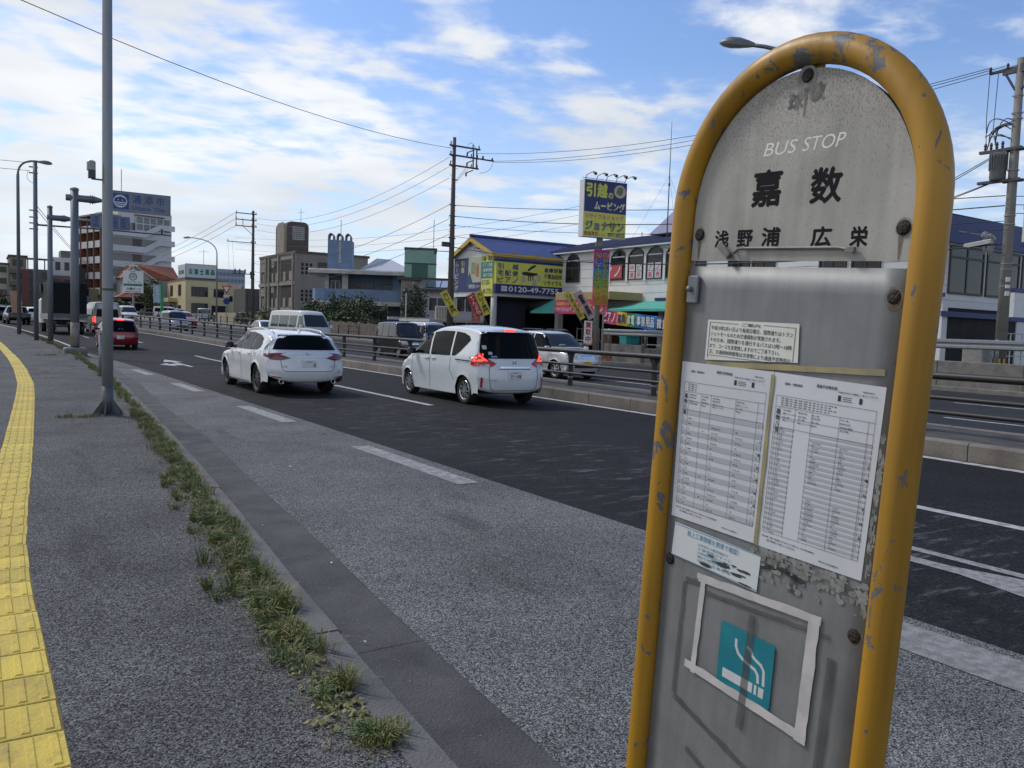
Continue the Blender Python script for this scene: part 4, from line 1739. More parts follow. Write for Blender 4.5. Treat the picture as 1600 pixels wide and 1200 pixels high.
def car(d, name, label, cat, loc, rz, body_m, group=None, fine=1):
    t = thing(name, label, cat, loc, rz, group)
    b = Body(d, fine)
    b.mb.build('body', body_m, t, angle=62)
    b.under.build('underbody', M_UNDER, t)
    for pl in d.get('side', []):
        for sd in 'LR':
            b.patch(pl, sd).build('window', d.get('glass', M_GLASS), t, smooth=True)
    if 'rear' in d:
        b.patch(d['rear'], 'B').build('rear_window', d.get('glass', M_GLASS), t, smooth=True)
    if 'front' in d:
        b.patch(d['front'], 'F').build('windscreen', M_GLASSL, t, smooth=True)
    for i_, (pl, sd, nm, m) in enumerate(d.get('panels', [])):
        of = .008 + .0025 * i_
        if sd == 'LR':
            for q in 'LR':
                b.patch(pl, q, of).build(nm, m, t, smooth=True)
        elif sd == 'BB' or sd == 'FF':
            b.patch(pl, sd[0], of, .05).build(nm, m, t, smooth=True)
            b.patch([(-x, z) for x, z in reversed(pl)], sd[0], of, .05).build(nm, m, t, smooth=True)
        else:
            b.patch(pl, sd, of).build(nm, m, t, smooth=True)
    for pts in d.get('seams', []):
        for sd in 'LR':
            b.patch(strip_poly(pts, .011), sd, .004, .05).build('door_gap', M_SEAM, t)
    for pts in d.get('rseams', []):
        b.patch(strip_poly(pts, .011), 'B', .004, .05).build('tailgate_gap', M_SEAM, t)
    rw, wd = d['rw'], d.get('wd', .20)
    for yy in (d['fa'], d['ra']):
        for sd in (-1, 1):
            wheel(t, sd * (b.w(yy, .45) - wd / 2 - .012), yy, rw, wd, sd, d.get('rim', M_ALLOY), d.get('spokes', 7), d.get('twist', 0), fine, d.get('hub', .68))
    for yy, z in d.get('handles', []):
        for sd in (-1, 1):
            x = b.hit(yy, z, 'L' if sd < 0 else 'R')[0].x
            MB().cbox(-.012, .022, -.10, .10, -.018, .018, .008, Matrix.Translation((x + .005 * sd, yy, z)) @ Matrix.Scale(sd, 4, (1, 0, 0))).build('door_handle', body_m, t)
    if 'mirror' in d:
        yy, z = d['mirror']
        for sd in (-1, 1):
            mirror(t, b.hit(yy, z, 'L' if sd < 0 else 'R')[0].x + sd * .04, yy, z, d.get('mirror_m', body_m), sd)
    return t, b


def hatch_like(L, W, H, ra, fa, rw, **k):
    """generic small-car profile"""
    d = dict(L=L, W=W, ra=ra, fa=fa, rw=rw, sill=.2, belt=H * .6, tum=.30, fillet=.07,
             prof=[(L - .06, .2), (L, .42), (L - .02, .6), (L - .14, .74), (L * .86, .88 * H / 1.5), (L * .775, .98 * H / 1.5), (L * .68, 1.2 * H / 1.5), (L * .585, .93 * H), (L * .46, .985 * H), (L * .32, H), (L * .17, .975 * H),
                   (.30, .93 * H), (.16, .80 * H), (.07, .62 * H), (.02, .5 * H), (0, .40 * H), (.01, .3 * H), (.07, .22)],
             mirror=(L * .70, H * .635))
    zb, zt = H * .615, H * .93
    d['side'] = [[(L * .73, zb), (L * .685, zb + .10), (L * .60, zt - .05), (L * .545, zt - .01), (L * .475, zt), (L * .47, zb)],
                 [(L * .455, zb), (L * .46, zt), (L * .30, zt - .01), (L * .245, zt - .06), (L * .225, zb + .01)]]
    wr = W / 2 - .14
    d['rear'] = [(-wr, .66 * H), (wr, .66 * H), (wr - .09, .9 * H), (-wr + .09, .9 * H)]
    wf = W / 2 - .13
    d['front'] = [(-wf, .70 * H), (wf, .70 * H), (wf - .12, .925 * H), (-wf + .12, .925 * H)]
    d['panels'] = [([(W / 2 - .26, .56 * H), (W / 2 - .03, .60 * H), (W / 2 - .04, .44 * H), (W / 2 - .22, .43 * H)], 'BB', 'tail_light', M_RED),
                   ([(W / 2 - .42, .44 * H), (W / 2 - .06, .48 * H), (W / 2 - .05, .40 * H), (W / 2 - .36, .385 * H)], 'FF', 'headlight', M_LENS),
                   ([(-.34, .26 * H), (.34, .26 * H), (.38, .36 * H), (-.38, .36 * H)], 'F', 'grille', M_TRIM)]
    d['seams'] = [[(L * .465, .26), (L * .468, zb - .02)], [(L * .72, .3), (L * .725, zb - .04)]]
    d['handles'] = [(L * .50, zb - .09), (L * .27, zb - .08)]
    d.update(k)
    return d


def van_like(L, W, H, ra, fa, rw, nose=.35, slope=.55, **k):
    """boxy van: short nose, tall sides"""
    zb, zt = H * .55, H * .88
    d = dict(L=L, W=W, ra=ra, fa=fa, rw=rw, sill=.24, belt=zb, tum=.16, fillet=.08, bowR=.05, bowF=.09, crown=.03, tf=.05, tr=.02,
             prof=[(L - .06, .24), (L, .40), (L - .01, .62), (L - .05, .80), (L - nose, zb), (L - nose - slope * .5, .77 * H), (L - nose - slope, .94 * H), (L - nose - slope - .35, .985 * H), (L * .5, H), (L * .2, H),
                   (.22, .985 * H), (.09, .95 * H), (.05, .8 * H), (.02, .55 * H), (0, .35 * H), (.01, .26 * H), (.06, .26)],
             mirror=(L - nose - slope * .35, zb + .08))
    a = L - nose
    d['side'] = [[(a - .05, zb), (a - slope * .55, zb + (zt - zb) * .72), (a - slope * .85, zt), (a - slope - .45, zt), (a - slope - .5, zb)],
                 [(a - slope - .58, zb), (a - slope - .53, zt), (L * .37, zt), (L * .37, zb)],
                 [(L * .37 - .08, zb), (L * .37 - .08, zt), (.34, zt - .02), (.30, zb + .03)]]
    wr = W / 2 - .16
    d['rear'] = [(-wr, .57 * H), (wr, .57 * H), (wr - .05, .86 * H), (-wr + .05, .86 * H)]
    wf = W / 2 - .13
    d['front'] = [(-wf, .575 * H), (wf, .575 * H), (wf - .10, .9 * H), (-wf + .10, .9 * H)]
    d['panels'] = [([(W / 2 - .17, .36 * H), (W / 2 - .04, .36 * H), (W / 2 - .04, .50 * H), (W / 2 - .17, .50 * H)], 'BB', 'tail_light', M_RED),
                   ([(W / 2 - .42, .31 * H), (W / 2 - .08, .33 * H), (W / 2 - .07, .42 * H), (W / 2 - .40, .41 * H)], 'FF', 'headlight', M_LENS),
                   ([(-.40, .20 * H), (.40, .20 * H), (.40, .27 * H), (-.40, .27 * H)], 'F', 'grille', M_TRIM)]
    d['seams'] = [[(a - slope - .54, .28), (a - slope - .54, zb - .02)], [(L * .37 - .04, .28), (L * .37 - .04, zb - .02)]]
    d['handles'] = [(a - slope - .38, zb - .1), (a - slope - .7, zb - .1)]
    d.update(k)
    return d


M_PEARL = paint('pearl_white', (.62, .64, .66))
M_PEARL2 = paint('cool_pearl_white', (.60, .635, .655))
M_VANW = paint('van_white', (.60, .60, .585), rough=.4, coat=.3)
M_CARRED = paint('candy_red', (.23, .006, .012), .2, .3)
M_SILV = paint('silver', (.58, .59, .60), .35, .32, .8)
M_SILVB = paint('violet_silver', (.33, .34, .42), .6, .32, .5)
M_CARBLK = paint('black_paint', (.006, .006, .007), 0, .25, .45)
M_BEIGE = paint('warm_silver', (.30, .285, .26), .5, .35, .4)

# ---- white wagon, nearest in the left lane
d = dict(L=4.80, W=1.84, ra=1.08, fa=3.83, rw=.345, sill=.21, belt=.97, tum=.46, fillet=.10, bowF=.30, bowR=.22, crown=.04, tf=.10, tr=.05, yR=.30,
         prof=[(4.70, .2), (4.79, .42), (4.78, .60), (4.66, .76), (4.30, .91), (3.72, 1.01), (3.30, 1.21), (2.90, 1.375), (2.45, 1.455), (2.0, 1.475), (1.4, 1.462), (.85, 1.425), (.46, 1.375), (.40, 1.335), (.25, 1.15), (.14, 1.0), (.085, .93), (.05, .80), (.01, .64), (0, .52), (.02, .40), (.06, .33), (.12, .30)], rear_z=.31,
         side=[[(3.62, 1.0), (3.40, 1.09), (3.0, 1.27), (2.72, 1.345), (2.36, 1.385), (2.31, .985)], [(2.25, .985), (2.29, 1.388), (1.86, 1.395), (1.50, 1.375), (1.43, .99)], [(1.37, .995), (1.43, 1.37), (1.15, 1.335), (.90, 1.26), (.78, 1.16), (.80, 1.07), (.95, 1.01)]],
         rear=[(-.74, 1.035), (.74, 1.035), (.69, 1.12), (.585, 1.30), (.54, 1.345), (-.54, 1.345), (-.585, 1.30), (-.69, 1.12)],
         panels=[([(.40, .852), (.60, .925), (.80, .955), (.865, .945), (.865, .86), (.80, .81), (.62, .80)], 'BB', 'tail_light', M_REDD),
                 ([(.56, .890), (.66, .918), (.80, .935), (.858, .93), (.858, .895), (.74, .882)], 'BB', 'tail_light_bar', M_RED),
                 ([(.50, .855), (.62, .87), (.74, .86), (.70, .818), (.62, .812)], 'BB', 'reversing_light', M_SMOKE),
                 ([(.14, .965), (.46, .935), (.40, .875), (.14, .82)], 'LR', 'tail_light', M_REDD),
                 ([(.60, .425), (.78, .455), (.80, .44), (.62, .41)], 'BB', 'reflector', M_RED),
                 ([(-.42, .872), (.42, .872), (.42, .882), (-.42, .882)], 'B', 'chrome_strip', M_CHROME),
                 ([(-.56, 1.345), (.56, 1.345), (.53, 1.366), (-.53, 1.366)], 'B', 'spoiler_edge', M_TRIM),
                 ([(1.52, .225), (3.40, .225), (3.40, .25), (1.52, .25)], 'LR', 'sill_strip', M_CHROME)],
         rseams=[[(-.62, .80), (-.60, .62), (-.54, .56), (.54, .56), (.60, .62), (.62, .80)]],
         seams=[[(2.28, .27), (2.285, .96)], [(1.42, .72), (1.40, .96)], [(3.50, .30), (3.58, .97)], [(1.46, .66), (1.38, .52), (1.30, .28)]],
         handles=[(2.46, .885), (1.60, .90)], mirror=(3.22, 1.04), mirror_m=M_TRIM, rim=M_ALLOYD, spokes=10, wd=.225, hub=.74)
t, b = car(d, 'white_wagon', 'white estate car with roof rails and dark rims in the lane nearest the stop', 'car', P(6.49, 18.75), 0, M_PEARL)
plate(t, b, 0, .72, 'B', '8', M_PLATE_W, M_PLGREEN)
t.scale = (1.04, 1.04, 1.04)
mb = MB()
for sd in (-1, 1):
    x = sd * .585
    mb = MB().tube([(x, 3.05, 1.335), (x, 2.85, 1.435), (x * .99, 2.3, 1.487), (x * .99, 1.6, 1.488), (x, 1.0, 1.452), (x, .72, 1.385)], .016, 8)
    mb.build('roof_rail', M_SILV, t, smooth=True)
    MB().lathe([(.052, -.08), (.056, 0), (.048, .006), (.044, -.06)], 14, Matrix.Translation((sd * .60, .105, .325)) @ Matrix.Rotation(R(90), 4, 'X')).build('exhaust_tip', M_CHROME, t, smooth=True)
MB().add([(-.03, .75, 1.40), (.03, .75, 1.40), (0, .98, 1.42), (0, .72, 1.50), (0, .70, 1.40)], [(0, 2, 3), (1, 3, 2), (0, 3, 4), (1, 4, 3), (0, 1, 2)]).build('antenna_fin', M_PEARL, t)
h = b.hit(0, .945, 'B')[0]
MB().tube([(-.06, h.y - .008, h.z + .03), (-.03, h.y - .01, h.z - .005), (0, h.y - .012, h.z + .012), (.03, h.y - .01, h.z - .005), (.06, h.y - .008, h.z + .03), (.045, h.y - .01, h.z - .02), (0, h.y - .01, h.z - .042), (-.045, h.y - .01, h.z - .02), (-.06, h.y - .008, h.z + .03)], .006, 6).build('badge', M_CHROME, t)
for x0, x1, s in ((-.62, -.42, 'MAZDA6'), (.46, .60, 'SKY')):
    h = b.hit((x0 + x1) / 2, .665, 'B')[0]
    write(MB(), s, x0, x1, .652, .678, h.y - .01, .01).build('badge_lettering', M_CHROME, t)

# ---- white compact people carrier, next lane
d = dict(L=4.265, W=1.695, ra=.76, fa=3.50, rw=.305, sill=.20, belt=.98, tum=.26, fillet=.085, bowF=.30, bowR=.13, crown=.04, tf=.13, tr=.02, yR=.22,
         prof=[(4.16, .19), (4.25, .42), (4.235, .66), (4.10, .85), (3.75, 1.01), (3.35, 1.24), (2.92, 1.475), (2.5, 1.625), (2.0, 1.695), (1.3, 1.705), (.75, 1.68), (.36, 1.635), (.24, 1.585), (.19, 1.42), (.12, 1.16), (.07, .98), (.03, .84), (.005, .66), (0, .5), (.02, .36), (.06, .29), (.12, .26)], rear_z=.27,
         side=[[(3.30, 1.02), (3.0, 1.20), (2.80, 1.335), (2.55, 1.46), (2.42, 1.50), (2.36, 1.01)], [(2.27, 1.01), (2.33, 1.515), (1.92, 1.555), (1.40, 1.555), (1.38, 1.02)], [(1.29, 1.02), (1.31, 1.553), (.95, 1.525), (.70, 1.46), (.62, 1.38), (.95, 1.13), (1.12, 1.035)]],
         rear=[(-.735, 1.01), (.735, 1.01), (.75, 1.15), (.67, 1.50), (.63, 1.565), (-.63, 1.565), (-.67, 1.50), (-.75, 1.15)],
         panels=[([(.44, .90), (.56, .83), (.835, .84), (.835, 1.18), (.75, 1.08), (.60, 1.0)], 'BB', 'tail_light', M_RED),
                 ([(.60, .90), (.80, .86), (.80, .835), (.60, .835)], 'BB', 'reversing_light', M_LENS),
                 ([(.62, .955), (.70, .965), (.80, 1.12), (.76, 1.10), (.66, .99)], 'BB', 'brake_light', M_BRAKE),
                 ([(.14, 1.20), (.42, .93), (.44, .86), (.14, .84)], 'LR', 'tail_light', M_RED),
                 ([(.15, 1.15), (.36, .955), (.34, .93), (.15, .95), (.15, .985), (.27, .985), (.15, 1.09)], 'LR', 'brake_light', M_BRAKE),
                 ([(.44, .925), (1.10, .935), (1.10, .96), (.44, .95)], 'LR', 'waist_strip', M_TRIM),
                 ([(-.40, .805), (.40, .805), (.36, .845), (-.36, .845)], 'B', 'tailgate_garnish', M_CHROME),
                 ([(-.40, .79), (.40, .79), (.40, .803), (-.40, .803)], 'B', 'garnish_shadow', M_TRIM),
                 ([(.745, .40), (.785, .40), (.785, .62), (.745, .60)], 'BB', 'reflector', M_RED),
                 ([(-.13, 1.60), (.13, 1.60), (.13, 1.625), (-.13, 1.625)], 'B', 'high_brake_light', M_BRAKE),
                 ([(-.70, 1.20), (-.62, 1.20), (-.62, 1.28), (-.70, 1.28)], 'B', 'sticker', mat('pale_sticker', (.35, .48, .50), .5)),
                 ([(-.60, 1.09), (-.52, 1.09), (-.52, 1.15), (-.60, 1.15)], 'B', 'sticker', mat('grey_sticker', (.38, .40, .42), .5)),
                 ([(-.56, 1.03), (-.42, 1.03), (-.42, 1.07), (-.56, 1.07)], 'B', 'sticker', mat('blue_sticker', (.10, .26, .48), .5))],
         rseams=[[(-.60, .99), (-.61, .60), (-.57, .38), (-.50, .335), (.50, .335), (.57, .38), (.61, .60), (.60, .99)]],
         seams=[[(2.32, .26), (2.315, .98)], [(1.18, .50), (1.36, .72), (1.34, .98)], [(3.26, .27), (3.24, .97)]],
         handles=[(2.46, .93), (2.14, .935)], mirror=(3.05, 1.06), mirror_m=M_TRIM, rim=M_ALLOY, spokes=9, twist=.45, wd=.19, hub=.70)
t, b = car(d, 'white_people_carrier', 'white compact people carrier with its brake lamps lit beside the median', 'car', P(10.04, 15.42), 0, M_PEARL2)
plate(t, b, 0, .66, 'B', 'わ・608', M_PLATE_W, M_PLGREEN)
t.scale = (1.05, 1.05, 1.05)
h = b.hit(0, .92, 'B')[0]
mb = MB()
for x0, x1, z0, z1 in ((-.045, -.028, -.04, .04), (.028, .045, -.04, .04), (-.03, .03, -.008, .008)):
    mb.box(h.x + x0, h.x + x1, h.y - .014, h.y - .002, h.z + z0, h.z + z1)
mb.build('badge', M_CHROME, t)
h = b.hit(-.50, .55, 'B')[0]
write(MB(), 'FREED', -.58, -.40, .54, .565, h.y - .010, .01).build('badge_lettering', M_CHROME, t)
# ---- red hatchback
d = hatch_like(3.65, 1.665, 1.53, .60, 3.04, .285, bowR=.12, rim=M_ALLOY)
d['panels'] = [([(.60, .80), (.74, 1.10), (.80, 1.10), (.80, .70), (.66, .68)], 'BB', 'tail_light', M_REDD),
               ([(-.16, 1.42), (.16, 1.42), (.16, 1.445), (-.16, 1.445)], 'B', 'high_brake_light', M_BRAKE),
               ([(-.62, .24), (.62, .24), (.6, .29), (-.6, .29)], 'B', 'rear_skirt', M_TRIM)]
d['rear'] = [(-.68, .86), (.68, .86), (.63, 1.10), (.57, 1.385), (-.57, 1.385), (-.63, 1.10)]
d['rseams'] = [[(-.60, .84), (-.58, .45), (.58, .45), (.60, .84)]]
t, b = car(d, 'red_hatchback', 'small red hatchback driving off between the tall grey posts', 'car', P(5.92, 44.05), R(-.5), M_CARRED)
plate(t, b, -.02, .60, 'B', '・814', M_PLATE_W, M_PLGREEN)
h = b.hit(0, .98, 'B')[0]
MB().tube([(.09 * math.cos(a * .5236), h.y - .012, h.z + .05 * math.sin(a * .5236)) for a in range(13)], .007, 6).build('badge', M_CHROME, t)

# ---- high-roof van
d = van_like(4.84, 1.88, 2.28, 1.02, 3.59, .33, nose=.30, slope=.85, glass=M_GLASS)
d['side'] = [[(4.42, 1.2), (4.1, 1.5), (3.85, 1.72), (3.35, 1.74), (3.3, 1.2)], [(3.15, 1.2), (3.15, 1.74), (2.0, 1.74), (2.0, 1.2)], [(1.9, 1.2), (1.9, 1.74), (.40, 1.74), (.36, 1.22)]]
d['rear'] = [(-.74, 1.2), (.74, 1.2), (.68, 1.76), (-.68, 1.76)]
d['front'] = [(-.78, 1.24), (.78, 1.24), (.68, 1.86), (-.68, 1.86)]
d['panels'] = [([(.76, .80), (.90, .80), (.90, 1.22), (.78, 1.22)], 'BB', 'tail_light', M_BRAKE),
               ([(.12, .82), (.30, .82), (.30, 1.12), (.12, 1.12)], 'LR', 'tail_light', M_BRAKE)]
t, b = car(d, 'high_roof_van', 'silver and white high-roof van with a lit brake lamp ahead of the red car', 'van', P(8.9, 66.2), R(2.5), M_BEIGE, None, 1)
# white upper half of the roof
Body_top = b.patch([(-.72, .35), (.72, .35), (.72, 3.6), (-.72, 3.6)], 'T', .012, .25)
Body_top.build('white_roof', M_VANW, t, smooth=True)
for sd in 'LR':
    b.patch([(.25, 1.78), (4.0, 1.78), (3.55, 2.06), (.30, 2.10)], sd, .008, .25).build('white_upper_side', M_VANW, t, smooth=True)
b.patch([(-.66, 1.80), (.66, 1.80), (.60, 2.12), (-.60, 2.12)], 'B', .008, .25).build('white_upper_tail', M_VANW, t, smooth=True)
plate(t, b, 0, .62, 'B', '', M_PLATE_W, M_PLGREEN)

# ---- dark green tarpaulin truck
t = thing('tarpaulin_truck', 'truck with a tall dark green tarpaulin body behind the grey sign posts', 'truck', P(5.95, 62.6), R(3))
M_TARP = mat('dark_tarpaulin', (.003, .007, .007), .95, var=.3, scale=1.5, bump=.3, bscale=4, stretch=(1, 1, .3))
M_STEEL = mat('truck_steel', (.12, .125, .13), .6, .3, var=.3)
mb = MB().cbox(-1.08, 1.08, .15, 5.2, 1.35, 3.50, .08)
tp = mb.build('tarpaulin_cover', M_TARP, t)
mb = MB().box(-1.12, 1.12, .02, 5.3, .98, 1.16)
for k in range(9):
    mb.box(-1.115, -1.095, .1 + k * .6, .16 + k * .6, 1.0, 1.36)
mb.box(-1.13, -1.11, .05, 5.3, 1.14, 1.37)
mb.box(1.11, 1.13, .05, 5.3, 1.14, 1.37)
mb.build('cargo_bed', mat('bed_grey', (.22, .225, .23), .6, var=.25), t)
mb = MB().box(-1.1, 1.1, .0, .05, 1.14, 1.40)
for k in (-.7, 0, .7):
    mb.box(k - .03, k + .03, -.03, .0, 1.10, 1.42)
mb.build('tailboard', M_STEEL, t)
mb = MB().box(-.45, .45, .3, 6.6, .62, .98)
mb.box(-1.0, 1.0, .05, .12, .50, .60)
mb.build('chassis', M_UNDER, t)
for sd in (-1, 1):
    MB().box(sd * .95 - .14, sd * .95 + .14, -.02, .04, .72, .86).build('tail_light', M_REDD, t)
    MB().box(sd * .8 - .02, sd * .8 + .28 * 0 + .02, .05, .1, .3, .6).build('mudguard', M_TRIM, t)
    for yy in (1.3, 2.25, 5.9):
        wheel(t, sd * .88, yy, .44, .30, sd, M_STEEL, 6, 0, 0, .6)
cb = MB().cbox(-1.06, 1.06, 5.35, 7.0, .7, 2.45, .12).build('cab', M_VANW, t, angle=40)
MB().prism([(-.9, 1.5), (.9, 1.5), (.82, 2.25), (-.82, 2.25)], 0, .02, Matrix.Translation((0, 7.02, 0))).build('windscreen', M_GLASS, cb)
MB().box(-.17, .17, -.03, -.01, .70, .86).build('number_plate', mat('plate_green_bg', (.02, .10, .05), .5), t)
mb = MB()
mb.box(-1.2, -1.08, 4.2, 5.2, 2.9, 3.45)
mb.build('tarpaulin_flap', M_TARP, t)

# ---- black pickup carrying a board
t = thing('black_pickup', 'black pickup loaded with an upright timber board far down the left lane', 'pickup truck', P(5.7, 84.6), R(5))
dd = hatch_like(4.7, 1.78, 1.62, 1.0, 3.7, .36)
dd['prof'] = [(4.64, .3), (4.70, .55), (4.68, .78), (4.5, .95), (3.6, 1.05), (3.2, 1.30), (2.8, 1.56), (2.3, 1.62), (1.75, 1.60), (1.6, 1.50), (1.5, 1.06), (1.2, 1.02), (.4, 1.02), (.12, 1.01), (.04, .95), (.0, .75), (.0, .5), (.06, .36)]
dd['sill'] = .36
dd['side'] = [[(3.3, 1.08), (2.9, 1.42), (2.35, 1.52), (1.75, 1.50), (1.7, 1.08)]]
dd['rear'] = [(-.6, 1.1), (.6, 1.1), (.55, 1.50), (-.55, 1.50)]
bb = Body(dd, 0)
bb.mb.build('body', M_CARBLK, t, angle=45)
bb.under.build('underbody', M_UNDER, t)
for sd in 'LR':
    bb.patch(dd['side'][0], sd).build('window', M_GLASS, t)
bb.patch(dd['rear'], 'B').build('rear_window', M_GLASS, t)
for sd in (-1, 1):
    MB().box(sd * .80 - .07, sd * .80 + .07, -.02, .08, .72, .98).build('tail_light', M_REDD, t)
    for yy in (1.0, 3.7):
        wheel(t, sd * .78, yy, .36, .24, sd, M_ALLOYD, 6, 0, 0)
bd = MB().box(-.42, .42, -.018, .018, 0, 2.0, Matrix.Translation((-.15, .7, .95)) @ Matrix.Rotation(R(-6), 4, 'Y') @ Matrix.Rotation(R(8), 4, 'X')).build('timber_board', mat('bare_plywood', (.42, .26, .15), .7, var=.2, scale=2, stretch=(6, 6, .5)))
bd.parent = None
bd.matrix_world = Matrix.Translation(P(5.7, 84.6))
tag(bd, 'tall bare plywood board standing in the bed of the black pickup', 'board')

# ---- others ahead on the near carriageway
t, b = car(hatch_like(3.9, 1.69, 1.5, .6, 3.2, .29), 'white_hatchback', 'small white hatchback far ahead between the lamp post and the tarpaulin truck', 'car', P(8.7, 95), R(7), M_PEARL, None, 0)
t, b = car(hatch_like(4.3, 1.72, 1.55, .7, 3.5, .31), 'far_white_car', 'white car farthest along the left lane at the edge of the view', 'car', P(5.8, 112), R(8), M_VANW, 'distant cars in the left lane', 0)
t, b = car(hatch_like(4.2, 1.72, 1.5, .7, 3.5, .31), 'far_dark_car', 'dark grey car in front of the black pickup with the board', 'car', P(6.0, 98), R(8), M_CARBLK, 'distant cars in the left lane', 0)

# ---- oncoming side (bonnet towards the stop)
PI = math.pi


def oncoming(d, name, label, cat, t_, Y, m, fine=1, yaw=0.0, group=None):
    p = P(t_, Y)
    # origin of a body is its tail; turned round, the tail is farther away
    return car(d, name, label, cat, p + Vector((0, d['L'], 0)), PI + R(yaw), m, group, fine)


# silver light SUV
d = hatch_like(4.05, 1.68, 1.69, .72, 3.22, .335, sill=.30)
d['prof'] = [(3.98, .30), (4.05, .52), (4.03, .78), (3.92, .95), (3.5, 1.03), (3.02, 1.10), (2.70, 1.36), (2.38, 1.60), (2.0, 1.675), (1.4, 1.69), (.7, 1.67), (.25, 1.60), (.12, 1.35), (.05, 1.05), (.02, .85), (0, .65), (.01, .5), (.07, .36)]
zb, zt = 1.08, 1.57
d['side'] = [[(2.86, zb), (2.55, 1.38), (2.32, zt), (1.80, zt), (1.78, zb)], [(1.70, zb), (1.72, zt), (1.02, zt), (1.0, zb)], [(.92, zb), (.94, zt), (.40, 1.53), (.30, zb)]]
d['front'] = [(-.70, 1.13), (.70, 1.13), (.60, 1.585), (-.60, 1.585)]
d['panels'] = [([(.40, .83), (.76, .86), (.78, .75), (.42, .72)], 'FF', 'headlight', M_LENS),
               ([(-.36, .74), (.36, .74), (.37, .87), (-.37, .87)], 'F', 'grille', M_CHROME),
               ([(-.60, .42), (.60, .42), (.60, .56), (-.60, .56)], 'F', 'bumper_intake', M_TRIM),
               ([(.50, .44), (.62, .44), (.62, .55), (.50, .55)], 'FF', 'fog_lamp', M_LENS),
               ([(.55, .40), (3.7, .40), (3.7, .50), (.55, .50)], 'LR', 'lower_cladding', mat('grey_cladding', (.26, .265, .28), .5))]
d['seams'] = [[(1.75, .52), (1.75, 1.06)], [(2.85, .52), (2.85, 1.05)], [(.98, .72), (.97, 1.06)]]
t, b = oncoming(d, 'silver_off_roader', 'silver light off-roader with a yellow plate coming past the shop', 'car', 17.9, 22.9, M_SILV)
plate(t, b, 0, .56, 'F', '', M_PLATE_Y, M_BLK, '沖縄 580')
for sd in (-1, 1):
    MB().tube([(sd * .55, 2.2, 1.69), (sd * .55, 1.9, 1.735), (sd * .56, .9, 1.74), (sd * .56, .5, 1.68)], .016, 6).build('roof_rail', M_TRIM, t, smooth=True)
MB().box(.05, .30, 0, .01, 0, .10, Matrix.Translation((.1, 2.86, 1.14)) @ Matrix.Rotation(R(-40), 4, 'X')).build('dashboard_paper', M_PLATE_W, t)
MB().box(-.22, .22, -.12, .12, 0, .035, Matrix.Translation((0, 3.30, 1.052))).build('bonnet_scoop', M_TRIM, t)

# black kei van
d = van_like(3.40, 1.475, 1.86, .50, 2.92, .275, nose=.42, slope=.30, rim=M_ALLOY)
zb, zt = 1.05, 1.66
d['prof'] = [(3.34, .22), (3.40, .40), (3.39, .66), (3.33, .86), (3.08, .98), (2.92, 1.10), (2.74, 1.50), (2.62, 1.76), (2.4, 1.85), (1.8, 1.87), (.8, 1.86), (.2, 1.83), (.07, 1.76), (.04, 1.3), (.02, .9), (0, .6), (.01, .42), (.06, .26)]
d['side'] = [[(2.78, zb), (2.66, 1.38), (2.56, zt), (1.86, zt), (1.84, zb)], [(1.74, zb), (1.76, zt), (1.02, zt), (1.0, zb)], [(.92, zb), (.94, zt), (.35, zt - .02), (.30, zb + .02)]]
d['front'] = [(-.62, 1.13), (.62, 1.13), (.55, 1.72), (-.55, 1.72)]
d['glass'] = M_GLASSL
d['panels'] = [([(.34, .70), (.66, .72), (.66, .92), (.36, .90)], 'FF', 'headlight', M_LENS), ([(-.30, .70), (.30, .70), (.30, .88), (-.30, .88)], 'F', 'grille', M_CHROME)]
t, b = oncoming(d, 'black_kei_van', 'boxy black van half hidden by the front of the white people carrier', 'van', 18.15 + .74, 38.6, M_CARBLK)
plate(t, b, 0, .50, 'F', '', M_PLATE_Y, M_BLK, '沖縄 580')

# white one-box van
d = van_like(4.70, 1.69, 2.20, 1.15, 3.75, .32, nose=.16, slope=.62)
zb, zt = 1.22, 1.88
d['side'] = [[(4.42, zb + .02), (4.22, 1.52), (4.02, 1.86), (3.72, 1.86), (3.70, zb)], [(3.52, zb), (3.54, zt), (2.68, zt), (2.66, zb)], [(2.56, zb), (2.58, zt), (1.45, zt), (1.43, zb)], [(1.33, zb), (1.35, zt), (.40, zt), (.38, zb)]]
d['front'] = [(-.72, 1.26), (.72, 1.26), (.60, 1.94), (-.60, 1.94)]
d['glass'] = mat('pale_van_glass', (.06, .085, .085), .05, var=.5, scale=1.2, spec=.7)
d['panels'] = [([(.36, .62), (.74, .66), (.74, .82), (.38, .80)], 'FF', 'headlight', M_LENS),
               ([(-.34, .66), (.34, .66), (.34, .76), (-.34, .76)], 'F', 'grille', M_TRIM),
               ([(-.74, .90), (.74, .90), (.74, .925), (-.74, .925)], 'F', 'crease', M_SEAM),
               ([(-.76, .34), (.76, .34), (.76, .50), (-.76, .50)], 'F', 'bumper', mat('grey_bumper', (.22, .225, .23), .6))]
t, b = oncoming(d, 'white_one_box_van', 'white one-box van with a raked windscreen behind the white estate car', 'van', 16.2, 47.2, M_VANW, 1, 9)
plate(t, b, 0, .56, 'F', '', M_PLATE_W, M_PLGREEN)
t.scale = (1.06, 1.06, 1.03)
for x in (-.35, .30):
    h0, h1 = b.hit(x, 1.25, 'F')[0], b.hit(x + .3, 1.30, 'F')[0]
    MB().tube([h0 + Vector((0, .02, 0)), h1 + Vector((0, .02, 0))], .012, 5).build('wiper', M_TRIM, t)
for x0, s in ((3.2, '株 八'), (2.6, '運送')):
    pass

